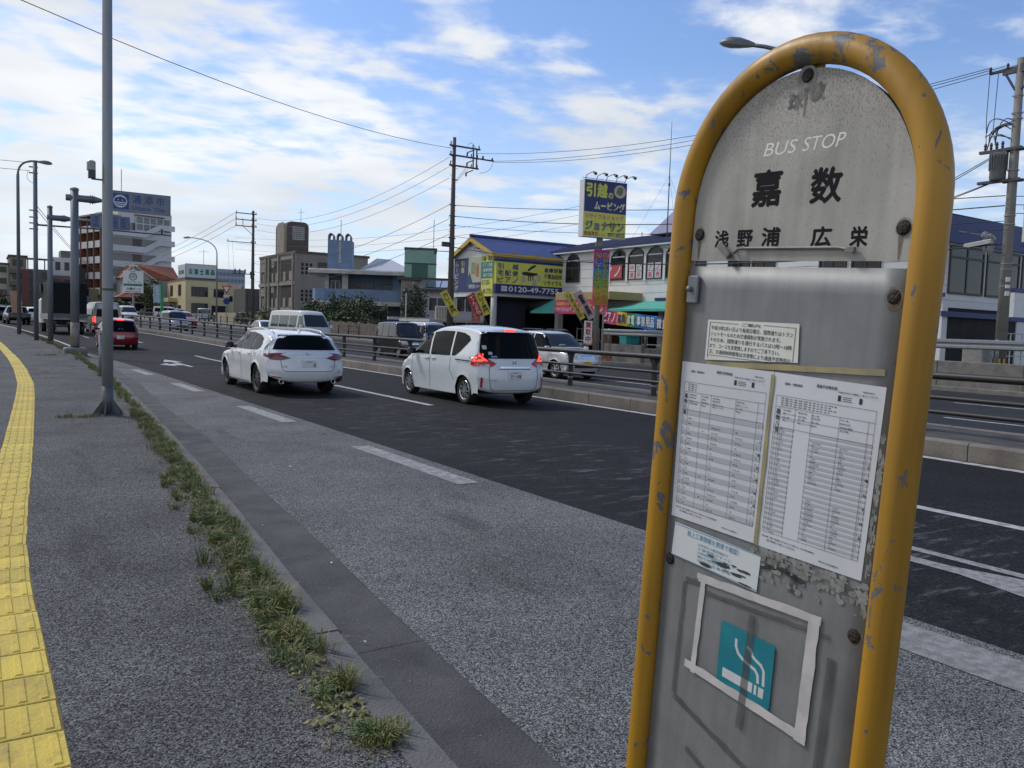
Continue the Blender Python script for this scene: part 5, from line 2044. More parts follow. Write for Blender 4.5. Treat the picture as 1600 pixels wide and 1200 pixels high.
# lavender kei van, red and white SUV, sedan, and the parked ones
d = van_like(3.39, 1.475, 1.80, .50, 2.9, .27, nose=.62, slope=.38, rim=M_ALLOY)
d['prof'] = [(3.33, .22), (3.39, .42), (3.37, .66), (3.28, .88), (2.85, 1.02), (2.70, 1.12), (2.5, 1.45), (2.32, 1.68), (2.1, 1.77), (1.6, 1.80), (.7, 1.79), (.2, 1.76), (.08, 1.66), (.04, 1.3), (.02, .9), (0, .6), (.01, .42), (.06, .26)]
d['front'] = [(-.62, 1.14), (.62, 1.14), (.54, 1.66), (-.54, 1.66)]
t, b = oncoming(d, 'lavender_kei_van', 'lavender silver tall wagon with an orange plate behind the median railing', 'car', 15.75, 74.5, M_SILVB, 1, 7)
plate(t, b, 0, .52, 'F', '', M_PLATE_Y, M_BLK, '沖縄 580')
d = hatch_like(3.9, 1.7, 1.65, .65, 3.25, .33, sill=.32)
t, b = oncoming(d, 'red_and_white_suv', 'red off-roader with a white roof following the lavender wagon', 'car', 20.4, 87.5, paint('brick_red', (.30, .03, .015)), 0, 6)
b.patch([(-.60, .3), (.60, .3), (.60, 2.2), (-.60, 2.2)], 'T', .012, .3).build('white_roof', M_VANW, t)
plate(t, b, 0, .5, 'F', '', M_PLATE_W, M_PLGREEN)
d = hatch_like(4.4, 1.70, 1.46, .85, 3.45, .31)
d['prof'] = [(4.33, .2), (4.4, .42), (4.38, .6), (4.25, .74), (3.7, .87), (3.15, .94), (2.8, 1.15), (2.45, 1.35), (2.05, 1.44), (1.6, 1.45), (1.2, 1.38), (.85, 1.18), (.6, 1.02), (.2, .97), (.05, .92), (.0, .7), (.0, .5), (.08, .25)]
d['side'] = [[(3.05, .96), (2.6, 1.24), (2.4, 1.34), (1.98, 1.37), (1.95, .95)], [(1.87, .95), (1.9, 1.37), (1.45, 1.35), (1.1, 1.18), (1.02, .97)]]
d['rear'] = [(-.60, 1.02), (.60, 1.02), (.52, 1.30), (-.52, 1.30)]
d['front'] = [(-.66, .98), (.66, .98), (.56, 1.36), (-.56, 1.36)]
d['glass'] = mat('pale_van_glass', (.06, .085, .085))
t, b = oncoming(d, 'white_saloon', 'white saloon car just behind the white one-box van', 'car', 17.95, 57.5, M_PEARL, 1, 3)
# silver roof behind the black kei van
d = van_like(3.40, 1.475, 1.90, .50, 2.92, .275, nose=.42, slope=.30)
t, b = oncoming(d, 'silver_kei_van', 'pale silver van of which only the roof shows behind the black boxy van', 'van', 21.9, 41.3, paint('pale_silver', (.46, .48, .52), .4), 1)

# ================================================================== ROADSIDE STEEL
M_GALV = mat('galvanised_steel', (.25, .265, .285), .5, .55, var=.14, scale=3, stretch=(3, 3, .4))
M_GALVD = mat('dull_galvanised', (.16, .175, .195), .55, .45, var=.16, scale=3, stretch=(3, 3, .4))
M_BROWN = mat('dark_brown_steel', (.028, .025, .024), .5, .2, var=.2)
M_PAINTG = mat('grey_paint_foot', (.10, .11, .115), .55, .2, var=.15)
M_RUSTY = mat('rust_patch', (.14, .075, .03), .85, col2=(.25, .15, .06), scale=14)
M_POLE = mat('concrete_pole', (.19, .18, .165), .85, var=.15, scale=2, bump=.2, bscale=30)
M_POLED = mat('dark_concrete_pole', (.085, .075, .07), .85, var=.18, scale=2, bump=.2, bscale=30)
M_HARD = mat('pole_hardware', (.07, .072, .075), .5, .5, var=.2)
M_INSUL = mat('insulator', (.30, .30, .29), .3, var=.1)
M_WIRE = mat('cable', (.02, .021, .023), .6, var=.1)
M_CONCP = M_CONC

# median railing
t = thing('median_railing', 'long dark brown railing with three rails along the median', 'railing', (0, 0, 0))
posts = []
y = -35.0
while y < 175:
    posts.append(y)
    y += 3.3 if y < 32 else (3.0 if y < 80 else 6.0)
posts = [p + .12 for p in posts]
RT = 13.45
for h, r, nm in ((1.18, .062, 'top_rail'), (.82, .036, 'lower_rail'), (.58, .036, 'lower_rail')):
    mb = MB().tube([P(RT - .05, v, h) for v in ys(-36, 176, 4)], r, 10)
    mb.build(nm, M_BROWN, t, smooth=True)
for v in posts:
    mb = MB()
    p = P(RT, v, 0)
    mb.tube([p + Vector((0, 0, .22)), p + Vector((0, 0, 1.0)), p + Vector((-.03, 0, 1.12))], [.07, .07, .05], 10)
    mb.prism([(-.16, 1.12), (.16, 1.12), (.07, .97), (-.07, .97)], -.02, .02, Matrix.Translation(p) @ Matrix.Rotation(R(90), 4, 'Z'))
    mb.box(-.10, .10, -.10, .10, .24, .262, Matrix.Translation(p))
    po = mb.build('post', M_BROWN, t, angle=40)
    if v < 60:
        MB().cyl(p + Vector((0, 0, .46)), p + Vector((0, 0, .50)), .0715, None, 10).build('reflective_band', M_GALV, po, smooth=False)

# near lamp post with bolted foot
def lamp_head(parent, p, d, m=M_GALVD, s=1.0):
    """teardrop lamp at p pointing along d"""
    d = Vector(d).normalized()
    side = d.cross(Vector((0, 0, 1)))
    up = side.cross(d)
    M = Matrix(((d.x, side.x, up.x, p[0]), (d.y, side.y, up.y, p[1]), (d.z, side.z, up.z, p[2]), (0, 0, 0, 1)))
    rows, low = [], []
    for x, w, h, k in ((0, .05, .05, .03), (.12, .09, .09, .05), (.30, .16, .13, .07), (.48, .18, .13, .08), (.62, .13, .09, .06), (.70, .02, .02, .02)):
        x, w, h, k = x * s, w * s, h * s, k * s
        rows.append([(x, w * math.cos(a), h * math.sin(a)) for a in [math.pi * i / 8 for i in range(9)]])
        low.append([(x, w * .95 * math.cos(a), -k * math.sin(a)) for a in [math.pi * i / 8 for i in range(9)]])
    hd = MB().grid(rows, M).build('lamp_housing', m, parent, smooth=True)
    MB().grid(low, M).build('lamp_lens', mat('lamp_lens', (.30, .31, .31), .3, var=.2), hd, smooth=True)


def arc(p, a, b, n=8):
    """quadratic curve p-a-b"""
    p, a, b = Vector(p), Vector(a), Vector(b)
    return [(1 - k / n) ** 2 * p + 2 * (1 - k / n) * k / n * a + (k / n) ** 2 * b for k in range(n + 1)]


t = thing('street_lamp', 'tall thick grey lamp post rising out of the frame beside the weeds', 'street lamp', (1.74, 14.62, .15))
MB().tube([(0, 0, 0), (0, 0, 2.0), (0, 0, 9.0)] + arc((0, 0, 9.0), (0, 0, 10.4), (2.2, 0, 10.6))[1:], [.084, .080, .066] + [.05] * 8, 20).build('pole', M_GALV, t, smooth=True)
ft = MB().cyl((0, 0, 0), (0, 0, .46), .0865, .0858, 20).build('painted_foot', M_PAINTG, t, smooth=True)
mb = MB()
for k in range(6):
    mb.prism([(.08, .005), (.235, .005), (.235, .03), (.085, .24)], -.008, .008, Matrix.Rotation(R(60 * k + 12), 4, 'Z'))
mb.lathe([(.24, 0), (.24, .016), (.08, .016)], 6)
mb.build('base_flange', M_PAINTG, t)
mb = MB()
for k in range(6):
    a = R(60 * k + 42)
    mb.cyl((.185 * math.cos(a), .185 * math.sin(a), .014), (.185 * math.cos(a), .185 * math.sin(a), .05), .014, None, 6)
mb.build('anchor_bolts', M_HARD, t)
lamp_head(t, (2.15, 0, 10.6), (1, 0, .08))
MB().cyl((0, 0, 1.98), (0, 0, 2.02), .0813, None, 20).build('green_band', mat('green_tape', (.05, .09, .04), .6), t)
mb = MB()
mb.tube([(-.06, 0, 3.71), (-.22, .0, 3.71), (-.22, 0, 3.80)], .014, 6)
mb.box(-.27, -.17, -.05, .05, 3.72, 3.84)
sc = mb.build('sensor_bracket', M_HARD, t)
MB().cbox(-.29, -.17, -.06, .06, 3.84, 3.99, .02).build('sensor_box', M_INSUL, sc)

t = thing('marker_post', 'slim pale grey marker post with a cap just behind the thick lamp post', 'post', (2.68, 23.9, .15))
MB().tube([(0, 0, 0), (0, 0, 1.12)], .05, 10).build('post', M_GALV, t, smooth=True)
MB().lathe([(.062, 1.10), (.062, 1.13), (.03, 1.15), (0, 1.15)], 10).build('cap', M_CONC, t)

# the two gantry signs
def gantry(name, label, X, Y, r, h, arm_z, board, m, zg):
    t = thing(name, label, 'road sign', (X, Y, zg))
    arm_z -= zg
    MB().tube([(0, 0, 0), (0, 0, h)], [r, r * .9], 16).build('pole', m, t, smooth=True)
    MB().lathe([(r * 1.02, h - .02), (r * .98, h + .05), (r * .5, h + .09), (0, h + .1)], 16).build('pole_cap', m, t, smooth=True)
    x0, x1, z0, z1 = board
    x0, x1, z0, z1 = x0 - X, x1 - X, z0 - zg, z1 - zg
    mb = MB().tube([(r * .8, 0, arm_z), (x0 + .5, 0, arm_z), (x1 - .15, 0, arm_z)], [.075, .07, .06], 10)
    mb.build('arm', m, t, smooth=True)
    mb = MB().tube([(-r * 1.9 if r > .14 else -r, 0, arm_z), (r + .55, 0, arm_z), (r + .8, 0, arm_z)], [.13, .15, .08], 12)
    for k in (-.04, .04):
        mb.lathe([(.08, -.01), (.19, -.01), (.19, .01), (.08, .01)], 10, Matrix.Translation((r + .45 + k, 0, arm_z)) @ Matrix.Rotation(R(90), 4, 'Y'))
    mb.build('arm_joint', m, t, angle=40)
    M = Matrix.Translation((x0, -.12, z0))
    b = MB().cbox(0, x1 - x0, -.02, .02, 0, z1 - z0, .004, M)
    mb = MB()
    for q in (.2, .8):
        mb.box((x1 - x0) * q - .03, (x1 - x0) * q + .03, .02, .10, .05, z1 - z0 - .05, M)
    br = mb.build('bracket', M_HARD, t)
    return t, b, M, x1 - x0, z1 - z0


M_SIGNW = mat('sign_face_grey', (.18, .205, .25), .55, var=.08, scale=2)  # city board is backlit; its shade is darkened into this colour
M_SIGNB = mat('sign_blue', (.015, .06, .22), .5, var=.1)
M_SIGNBM = mat('sign_blue_ground', (.12, .145, .22), .55, var=.1, scale=2)
t, b, M, w, h = gantry('city_sign', 'wide grey city boundary sign with a round blue emblem on an arm over the road', 3.34, 38.2, .165, 6.6, 6.42, (4.55, 6.97, 6.03, 6.88), M_GALVD, .15)
bd = b.build('board', M_SIGNW, t)
mb = MB()
for x0, x1, z0, z1 in ((0, w, 0, .02), (0, w, h - .02, h), (0, .02, .02, h - .02), (w - .02, w, .02, h - .02)):
    mb.box(x0, x1, -.032, -.02, z0, z1, M)
mb.build('board_edge', mat('sign_edge', (.15, .17, .20), .5), bd)
MB().box(.14, .78, -.030, -.0215, .12, .74, M).build('emblem_ground', M_SIGNB, bd)
mb = MB()
ring = lambda r0, r1, z, cx=.46, cz=.43, n=32: mb.add([(cx + r * math.cos(6.2832 * k / n), z, cz + r * math.sin(6.2832 * k / n)) for r in (r0, r1) for k in range(n)], [(k, (k + 1) % n, n + (k + 1) % n, n + k) for k in range(n)], M)
ring(.225, .262, -.033)
for k in range(3):
    hw = .22 - k * .035
    mb.box(.46 - hw, .46 + hw, -.034, -.0315, .36 - k * .075, .40 - k * .075, M)
mb.prism([(.46 - .21, .56), (.46, .68), (.46 + .21, .56), (.46 + .15, .56), (.46, .63), (.46 - .15, .56)], -.034, -.0315, M)
mb.box(.36, .40, -.034, -.0315, .46, .50, M)
mb.box(.52, .56, -.034, -.0315, .46, .50, M)
mb.build('emblem', mat('sign_white', (.60, .62, .64), .5), bd)
mb = MB()
for i, ch in enumerate('浦添市'):
    write(mb, ch, .92 + i * .46, 1.26 + i * .46, .40, .75, -.022, .012, 0, M)
write(mb, 'Urasoe', .92, 1.62, .13, .30, -.022, .018, 0, M)
write(mb, 'City', 1.78, 2.20, .09, .30, -.022, .018, 0, M)
mb.build('lettering', M_SIGNB, bd)
mb = MB()
mb.cyl((0, -.0, .3), (0, 0, 1.25), .172, .169, 16)
mb.build('rust_band', mat('rusty_pole', (.20, .205, .21), .7, col2=(.22, .13, .05), scale=3.2, lo=.5, hi=.58), t, smooth=True)
mb = MB().cbox(-.42, .42, -.42, .42, -.12, .22, .05)
mb.build('footing', M_CONC, t)

t, b, M, w, h = gantry('lane_guide_sign', 'smaller blue lane guide sign on the second grey pole, partly behind the thick lamp post', 3.0, 46.5, .125, 6.6, 6.38, (4.75, 6.55, 6.05, 6.72), M_GALVD, .27)
bd = b.build('board', M_SIGNBM, t)
mb = MB()
for x, s in ((.12, '嘉手納'), (.50, '一般'), (.98, '大謝名'), (1.36, '宜野湾')):
    column(mb, s, x + .14, .17, .60, .08, -.0225, .015, M)
mb.build('lettering', M_SIGNB, bd)
mb = MB()
for x in (.44, .86, 1.30):
    mb.box(x - .006, x + .006, -.024, -.021, .08, .60, M)
mb.build('divider', mat('sign_white', (.6, .6, .6)), bd)


# ================================================================== POLES AND WIRES
def wire(p, q, sag=.5, r=.012, label=None, group=None, n=14):
    p, q = Vector(p), Vector(q)
    pts = [p + (q - p) * k / n - Vector((0, 0, 4 * sag * (k / n) * (1 - k / n))) for k in range(n + 1)]
    o = MB().tube(pts, r, 5, False).build('power_line', M_WIRE, smooth=True)
    return tag(o, label, 'cable', group)


def insul(mb, p, h=.18, r=.045):
    mb.lathe([(r * .4, 0), (r, h * .25), (r * .6, h * .4), (r, h * .65), (r * .5, h), (0, h)], 8, Matrix.Translation(p))


def upole(name, label, loc, h, r0, r1, m, arms=(), band=False, xdir=(1, 0), steps=True):
    t = thing(name, label, 'utility pole', loc)
    MB().tube([(0, 0, -.1), (0, 0, h * .5), (0, 0, h)], [r0, (r0 + r1) / 2, r1], 14).build('pole', m, t, smooth=True)
    dx, dy = xdir
    for a, b, z, th in arms:
        mb = MB()
        M = Matrix.Translation((0, 0, z)) @ Matrix.Rotation(math.atan2(dy, dx), 4, 'Z')
        mb.box(a, b, -r1 - .08, -r1, -th, th, M)
        for x in (a + .1, b - .1, b - .55):
            insul(mb, M @ Vector((x, -r1 - .04, th)), .2, .05)
        mb.box(-.16, .16, -r1 - .09, r1 + .06, -.03, .03, M)
        mb.build('crossarm', M_HARD, t)
    if steps:
        mb = MB()
        z = 2.2
        k = 0
        while z < h - 1.5:
            mb.cyl((0, 0, z), (.30 * (1 if k % 2 else -1), 0, z), .011, None, 5)
            z += .45
            k += 1
        mb.build('climbing_steps', M_HARD, t)
    return t


PC = Vector((25.9, 47.8, zr(47.8) + .1))
t = upole('utility_pole', 'tall dark utility pole with three stacked crossarms in front of the gabled shop wing', PC, 13.6, .235, .105, M_POLED, ((-.42, 1.85, 13.05, .05), (-.42, 1.75, 12.45, .05), (-.42, 1.75, 11.8, .05)))
mb = MB()
for x in (1.3, 1.55):
    mb.box(x - .035, x + .035, -.25, -.18, 11.8, 13.05)
for x, z in ((.85, 12.6), (.85, 11.95), (.8, 11.3)):
    mb.tube([(x, -.2, z), (x + .05, -.2, z + .15), (x + .5, -.2, z + .35)], .035, 6)
    insul(mb, (x, -.2, z - .1), .25, .07)
mb.tube([(1.75, -.2, 12.45), (2.2, -.3, 12.42), (2.75, -.4, 12.4)], .05, 6)
insul(mb, (2.0, -.25, 12.45), .22, .08)
insul(mb, (2.65, -.35, 12.42), .18, .08)
mb.tube(arc((2.7, -.35, 12.3), (2.6, -.3, 11.6), (1.8, -.2, 11.55), 8), .014, 5)
mb.tube(arc((.9, -.2, 13.2), (1.1, -.2, 13.6), (1.45, -.2, 13.1), 8), .014, 5)
mb.tube([(-.18, -.1, 10.9), (.25, -.1, 10.9)], .04, 6)
for k in range(3):
    mb.tube([(.15 + .1 * k, -.1, 10.95), (.75 + .1 * k, -.15, 11.7)], .012, 4)
mb.build('insulator_rack', M_HARD, t)
for z in (7.2, 8.0, 8.6, 9.3):
    MB().tube([(-.25, 0, z), (.25, 0, z)], .035, 6).build('line_bracket', M_HARD, t)
MB().box(-.7, -.2, -.1, .1, 6.6, 6.9).build('junction_box', M_HARD, t)
MB().tube([(-.15, 0, 6.3), (-1.3, -.2, 6.25)], .025, 5).box(-1.38, -1.22, -.28, -.12, 6.05, 6.26).build('lamp_arm', M_HARD, t)

PR = Vector((31.0, 15.6, .9))
t = upole('transformer_pole', 'grey concrete utility pole with a drum transformer at the right edge', PR, 10.9, .205, .125, M_POLE, (), False)
mb = MB()
for z, a, b in ((10.55, -.6, 2.4), (10.45, -.6, 1.0)):
    mb.box(-.12, -.02, -1.0, .55, z - .05, z + .05)
mb.tube([(-.06, .5, 10.5), (-.06, .1, 9.8)], .04, 6)
mb.tube([(-.06, -.9, 10.5), (-.06, -.1, 9.8)], .04, 6)
mb.box(-.07, .05, .05, 1.05, 10.55, 10.63)
for yy in (-.9, -.3, .4, 1.0):
    insul(mb, (-.07, yy, 10.6), .2, .06)
mb.build('crossarm', M_HARD, t)
tr = MB().lathe([(0, 6.42), (.22, 6.42), (.25, 6.46), (.27, 6.5), (.27, 7.25), (.285, 7.27), (.285, 7.33), (.20, 7.42), (0, 7.45)], 20, Matrix.Translation((-.1, .48, .25)))
for k in range(20):
    a = 6.283 * k / 20
    tr.box(.265, .305, -.006, .006, 6.8, 7.45, Matrix.Translation((-.1, .48, .25)) @ Matrix.Rotation(a, 4, 'Z'))
tr.build('transformer', mat('transformer_grey', (.17, .175, .175), .55, .3, var=.2), t, angle=40)
mb = MB()
for z in (6.65, 7.75):
    mb.box(-.2, -.05, -.3, 1.15, z - .05, z + .05)
    mb.box(.1, .2, -.3, .4, z - .05, z + .05)
for k in range(4):
    insul(mb, (-.15, .35 + k * .2, 7.8), .26, .06)
for k in range(9):
    g = random.Random(k)
    mb.tube(arc((-.1 + g.uniform(-.1, .1), .1, 8.3 + g.uniform(-.3, .5)), (-.3, .6 + g.uniform(-.2, .4), 8.9 + g.uniform(-.5, .4)), (-.1, .9 + g.uniform(-.3, .2), 8.0 + g.uniform(-.2, .5)), 8), .02, 5)
mb.tube([(-.1, 1.0, 10.6), (-.1, 1.02, 9.0), (-.12, .95, 7.9)], .014, 5)
mb.tube([(-.1, .7, 10.5), (-.1, .75, 8.5), (-.12, .6, 7.9)], .014, 5)
mb.build('transformer_fittings', M_HARD, t)
mb = MB()
for z in (9.6, 9.0, 8.8, 7.0, 5.4, 5.1, 3.7, 3.5, 2.9):
    mb.lathe([(.175, z - .012), (.195, z - .012), (.195, z + .012), (.175, z + .012)], 14)
mb.build('steel_bands', M_INSUL, t)
for z, hh in ((3.05, .16), (2.82, .12), (2.55, .16)):
    MB().box(-.08, .06, -.215, -.17, z, z + hh, Matrix.Rotation(R(-35), 4, 'Z')).build('notice_plate', M_PLATE_W, t)
mb = MB().lathe([(.2165, -.05), (.216, .30)], 14)
bn = mb.build('warning_band', mat('warning_yellow', (.50, .33, .03), .6), t)
mb = MB()
for k in range(8):
    mb.box(.205, .222, -.035, .035, -.05, .30, Matrix.Rotation(6.283 * k / 8, 4, 'Z'))
mb.build('black_stripes', M_TRIM, bn)
mb = MB().cbox(-.5, .5, -.08, .08, -.08, .08, .03, Matrix.Translation((-.3, .9, 4.45)) @ Matrix.Rotation(R(92), 4, 'Z') @ Matrix.Rotation(R(8), 4, 'Y'))
mb.build('cable_closure', mat('closure_grey', (.38, .38, .37), .6), t)

P3 = Vector((26.1, 94.9, zr(94.9) + .1))
t = upole('bracketed_pole', 'utility pole with side brackets standing before the grey-brown apartment block', P3, 13.0, .22, .12, M_POLED, ((-2.0, .35, 12.6, .05), (-2.0, .35, 11.9, .05), (-2.0, .35, 11.2, .05), (-2.9, .3, 9.4, .04), (-2.3, .2, 5.9, .05)), False)
mb = MB()
for x, z0, z1 in ((-1.95, 11.2, 12.6), (-1.2, 11.2, 12.0)):
    mb.box(x - .03, x + .03, -.24, -.17, z0, z1)
mb.tube([(-1.2, -.2, 11.2), (-.1, -.1, 10.3)], .03, 5)
for x in (-2.8, -2.3):
    mb.tube([(x, -.15, 9.4), (x + .2, -.15, 6.0)], .012, 4)
for x in (-2.0, -1.5, -.9):
    insul(mb, (x, -.2, 5.95), .5, .1)
mb.box(-.3, 0, -.3, -.1, 5.4, 6.2)
mb.build('bracket_frame', M_HARD, t)
P4 = Vector((2.56, 49.8, .3))
t = upole('detector_pole', 'grey pole with small brackets and a long thin sensor arm reaching over the road', P4, 9.15, .115, .10, M_GALVD, (), False, steps=False)
mb = MB()
for z in (8.9, 8.6, 6.7, 6.35, 6.05, 5.75):
    MB().box(-.28, .12, -.03, .03, z - .03, z + .03).build('bracket', M_HARD, t)
MB().tube(arc((-.3, 0, 8.7), (-.5, 0, 8.2), (-.1, 0, 8.1), 6), .012, 4).build('drop_cable', M_HARD, t)
mb = MB().tube([(0, 0, 5.98), (3.2, 0, 6.02), (6.6, 0, 5.98)], [.05, .04, .03], 8)
ar = mb.build('sensor_arm', M_HARD, t, smooth=True)
mb = MB().box(6.05, 6.15, -.06, .06, 5.98, 6.30).box(5.85, 6.35, -.03, .03, 5.96, 6.02)
mb.build('sensor', M_HARD, ar)
P5 = Vector((-5.6, 23.3, .15))
upole('left_utility_pole', 'concrete utility pole standing at the back of the pavement outside the left edge', P5, 11.2, .2, .12, M_POLE, ((-.9, .9, 10.7, .05),), False, (.79, -.61))
P6 = Vector((48, 60, .5))
upole('distant_utility_pole', 'short stretch of crossarmed pole showing above the blue roof beside the yellow pylon sign', P6, 13.1, .2, .12, M_POLED, ((-1.6, 1.2, 12.6, .07), (-1.6, 1.2, 11.8, .07), (-1.6, 1.2, 11.0, .07)), False, (1, 0), False)

# lamps on arms
t = thing('curved_street_lamp', 'curved-arm street lamp standing among the parked cars before the cream building', 'street lamp', (26.3, 112.5, zr(112)))
MB().tube([(0, 0, 0), (0, 0, 9.0)] + arc((0, 0, 9.0), (0, 0, 11.0), (-2.9, 3.2, 11.2), 10)[1:], [.13, .08] + [.065] * 10, 10).build('pole', M_GALV, t, smooth=True)
lamp_head(t, (-2.7, 3.0, 11.2), (-.67, .74, -.05), M_GALV, 1.5)
t = thing('left_street_lamp', 'street lamp with a short curved arm at the left edge of the view', 'street lamp', (2.08, 57.8, .4))
MB().tube([(0, 0, 0), (0, 0, 9.4)] + arc((0, 0, 9.4), (0, 0, 10.4), (1.05, 0, 10.35), 10)[1:], [.12, .085] + [.06] * 10, 12).build('pole', M_GALVD, t, smooth=True)
lamp_head(t, (1.0, 0, 10.33), (1, 0, -.03), M_GALVD, 1.15)
t = thing('far_side_street_lamp', 'street lamp whose teardrop head peeks over the yellow bus stop arch', 'street lamp', (24.9, 18.6, .1))
MB().tube([(0, 0, 0), (0, 0, 9.2)] + arc((0, 0, 9.2), (0, 0, 11.4), (-1.9, 2.3, 11.9), 10)[1:], [.12, .085] + [.07] * 10, 12).build('pole', M_GALVD, t, smooth=True)
lamp_head(t, (-1.75, 2.15, 11.86), (-.62, .75, .14), M_GALVD, 1.75)

# wires
tc = lambda x, y, z: PC + Vector((x, y, z))
gA, gB, gC = 'high wires running from the three-arm pole to the transformer pole', 'wires from the three-arm pole back to the bracketed pole', 'low wires strung in front of the blue shop roof'
wire(tc(1.5, -.3, 12.75), PR + Vector((-.07, 1.0, 10.78)), .9, .013, 'high wire running from the three-arm pole to the transformer pole', gA)
wire(tc(2.75, -.4, 12.4), PR + Vector((-.07, .5, 10.72)), .8, .013, 'high wire running from the three-arm pole to the transformer pole', gA)
wire(tc(2.75, -.4, 12.33), PR + Vector((-.07, -.6, 10.7)), 1.0, .013, 'high wire running from the three-arm pole to the transformer pole', gA)
for i, (z0, z1, sg, r) in enumerate(((9.3, 6.1, .4, .018), (8.6, 5.75, .6, .022), (8.0, 5.2, .5, .014), (7.3, 4.9, .7, .014), (6.6, 4.4, .9, .03))):
    wire(tc(.2, 0, z0), PR + Vector((-.2, .1, z1)), sg, r, 'low wire strung in front of the blue shop roof', gC)
wire(tc(0, 0, 12.9), P5 + Vector((0, 0, 10.8)), 1.0, .014, 'single wire crossing the sky above the road towards the upper left corner')
for a, zz in ((-.35, 12.3), (-.35, 11.7), (-.3, 11.0)):
    wire(tc(a, 0, zz), P3 + Vector((.3, -.2, zz - .1)), 1.6, .013, 'wire hanging between the three-arm pole and the bracketed pole', gB)
for zz in (9.3, 8.4, 7.4):
    wire(tc(-.25, 0, zz), P3 + Vector((0, -.2, zz - 2.2)), 1.3, .016, 'sagging cable below the crossarms towards the bracketed pole', 'cables to the bracketed pole')
P7 = Vector((20.5, 205, 3))
for x, zz in ((-2.0, 12.6), (-2.0, 11.9), (-1.9, 11.2)):
    wire(P3 + Vector((x, 0, zz)), P7 + Vector((0, 0, zz - 3)), 2.2, .02, 'wire leaving the bracketed pole away down the road', 'wires beyond the bracketed pole')
for zz in (8.2, 7.4):
    wire(P3 + Vector((0, 0, zz)), Vector((33.5, 92, zz + 1.5)), .3, .012, 'service wire from the bracketed pole to the apartment block', 'service wires')
for dz in (9.1, 8.7):
    wire(P4 + Vector((-.25, 0, dz)), (-16, 45, dz + .6), .4, .012, 'wire from the detector pole leaving past the left edge', 'wires at the left edge')
for dz in (7.9, 7.7):
    wire(P4 + Vector((.1, 0, dz - 1)), (22, 190, 11), 1.2, .016, 'wire from the detector pole towards the white block', 'wires towards the white block')
for k in range(4):
    wire(PR + Vector((-.15, .5 + .1 * k, 7.6 if k < 2 else 6.6)), (33.2, 24.5 + .6 * k, 6.3), .2, .016, 'service cable dropping from the transformer to the blue parapet', 'service cables to the shop')
for k in range(3):
    wire(PR + Vector((.1, 0, 6.1 - .3 * k)), (37, 3, 7.6 - .3 * k), .4, .014, 'wire from the transformer pole leaving past the right edge', 'wires at the right edge')
for k in range(3):
    wire(P6 + Vector((-1.5, 0, 12.6 - .8 * k)), (30, 118, 13 - .8 * k), 1.5, .014, 'faint wire behind the blue roofs', 'wires behind the roofs')

# far railing, wall and planting box opposite
t = thing('concrete_wall', 'low stained concrete wall below the steel crash barrier across the road', 'wall', (0, 0, 0))
wl = MB()
y = 2.0
while y < 36:
    n = 3.0
    wl.cbox(fk(y) + .45, fk(y) + .75, y + .006, min(y + n, 36) - .006, .1, 1.06, .02)
    y += n
wl.build('wall_panels', M_CONC, t)
t = thing('crash_barrier', 'galvanised steel crash barrier on top of the concrete wall across the road', 'crash barrier', (0, 0, 0))
rows = []
prof = [(0, -.17), (-.05, -.13), (-.05, -.06), (0, -.02), (0, .02), (-.05, .06), (-.05, .13), (0, .17)]
mb = MB()
for v in ys(2, 36.5, 3):
    rows.append([(fk(min(v, 29)) + .50 + a, v, 1.68 + b) for a, b in prof])
mb.grid(rows)
rl = mb.build('beam', M_GALV, t, angle=30)
so = rl.modifiers.new('thickness', 'SOLIDIFY')
so.thickness = .006
y = 3.0
while y < 37:
    MB().cyl((fk(min(y, 29)) + .60, y, 1.0), (fk(min(y, 29)) + .60, y, 1.88), .06, None, 10).build('post', M_GALV, t, smooth=True)
    y += 3.0
for x, yy, m, lab in ((28.6, 34.9, mat('terracotta', (.24, .10, .05), .8), 'terracotta trough planter on the far kerb under the crash barrier'), (28.85, 28.5, mat('olive_planter', (.17, .18, .05), .8), 'olive green trough planter on the far kerb beside the yellow pipe frame')):
    t = thing('planter', lab, 'planter', (x, yy, .02))
    M = Matrix.Rotation(R(90), 4, 'Z')
    mb = MB()
    mb.prism([(-.42, 0), (.42, 0), (.52, .36), (-.52, .36)], -.2, .2, M)
    mb.box(-.55, .55, -.23, .23, .34, .40, M)
    mb.build('trough', m, t)
    MB().box(-.48, .48, -.17, .17, .40, .405, M).build('soil', M_EARTH, t)

# dark post fence on the far pavement
t = thing('pavement_fence', 'row of thin black fence posts with two rails along the far pavement', 'fence', (0, 0, 0))
for h in (.95, .55):
    MB().tube([P(26.2, v, .15 + h) for v in ys(62, 128, 6)], .025, 6).build('rail', M_BROWN, t, smooth=True)
v = 62.0
while v < 128:
    p = P(26.2, v, .1)
    MB().tube([p, p + Vector((0, 0, 1.2))], .05, 8).build('post', M_BROWN, t, smooth=True)
    v += 1.9

# ================================================================== BUILDINGS
M_PANE = mat('window_pane', (.018, .021, .024), .06, var=.5, scale=.9, spec=.35)
M_PANEL = mat('pale_window_pane', (.12, .14, .15), .1, var=.5, scale=.7, spec=.6)
M_FRAMEB = mat('bronze_window_frame', (.045, .038, .032), .5, .3)
M_FRAMEW = mat('white_window_frame', (.52, .52, .50), .5)
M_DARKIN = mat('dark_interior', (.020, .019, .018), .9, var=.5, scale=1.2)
XF = lambda o: frame(o, (0, -1, 0))       # face towards the road (-x)
YF = lambda o: frame(o, (1, 0, 0))        # face towards the stop (-y)


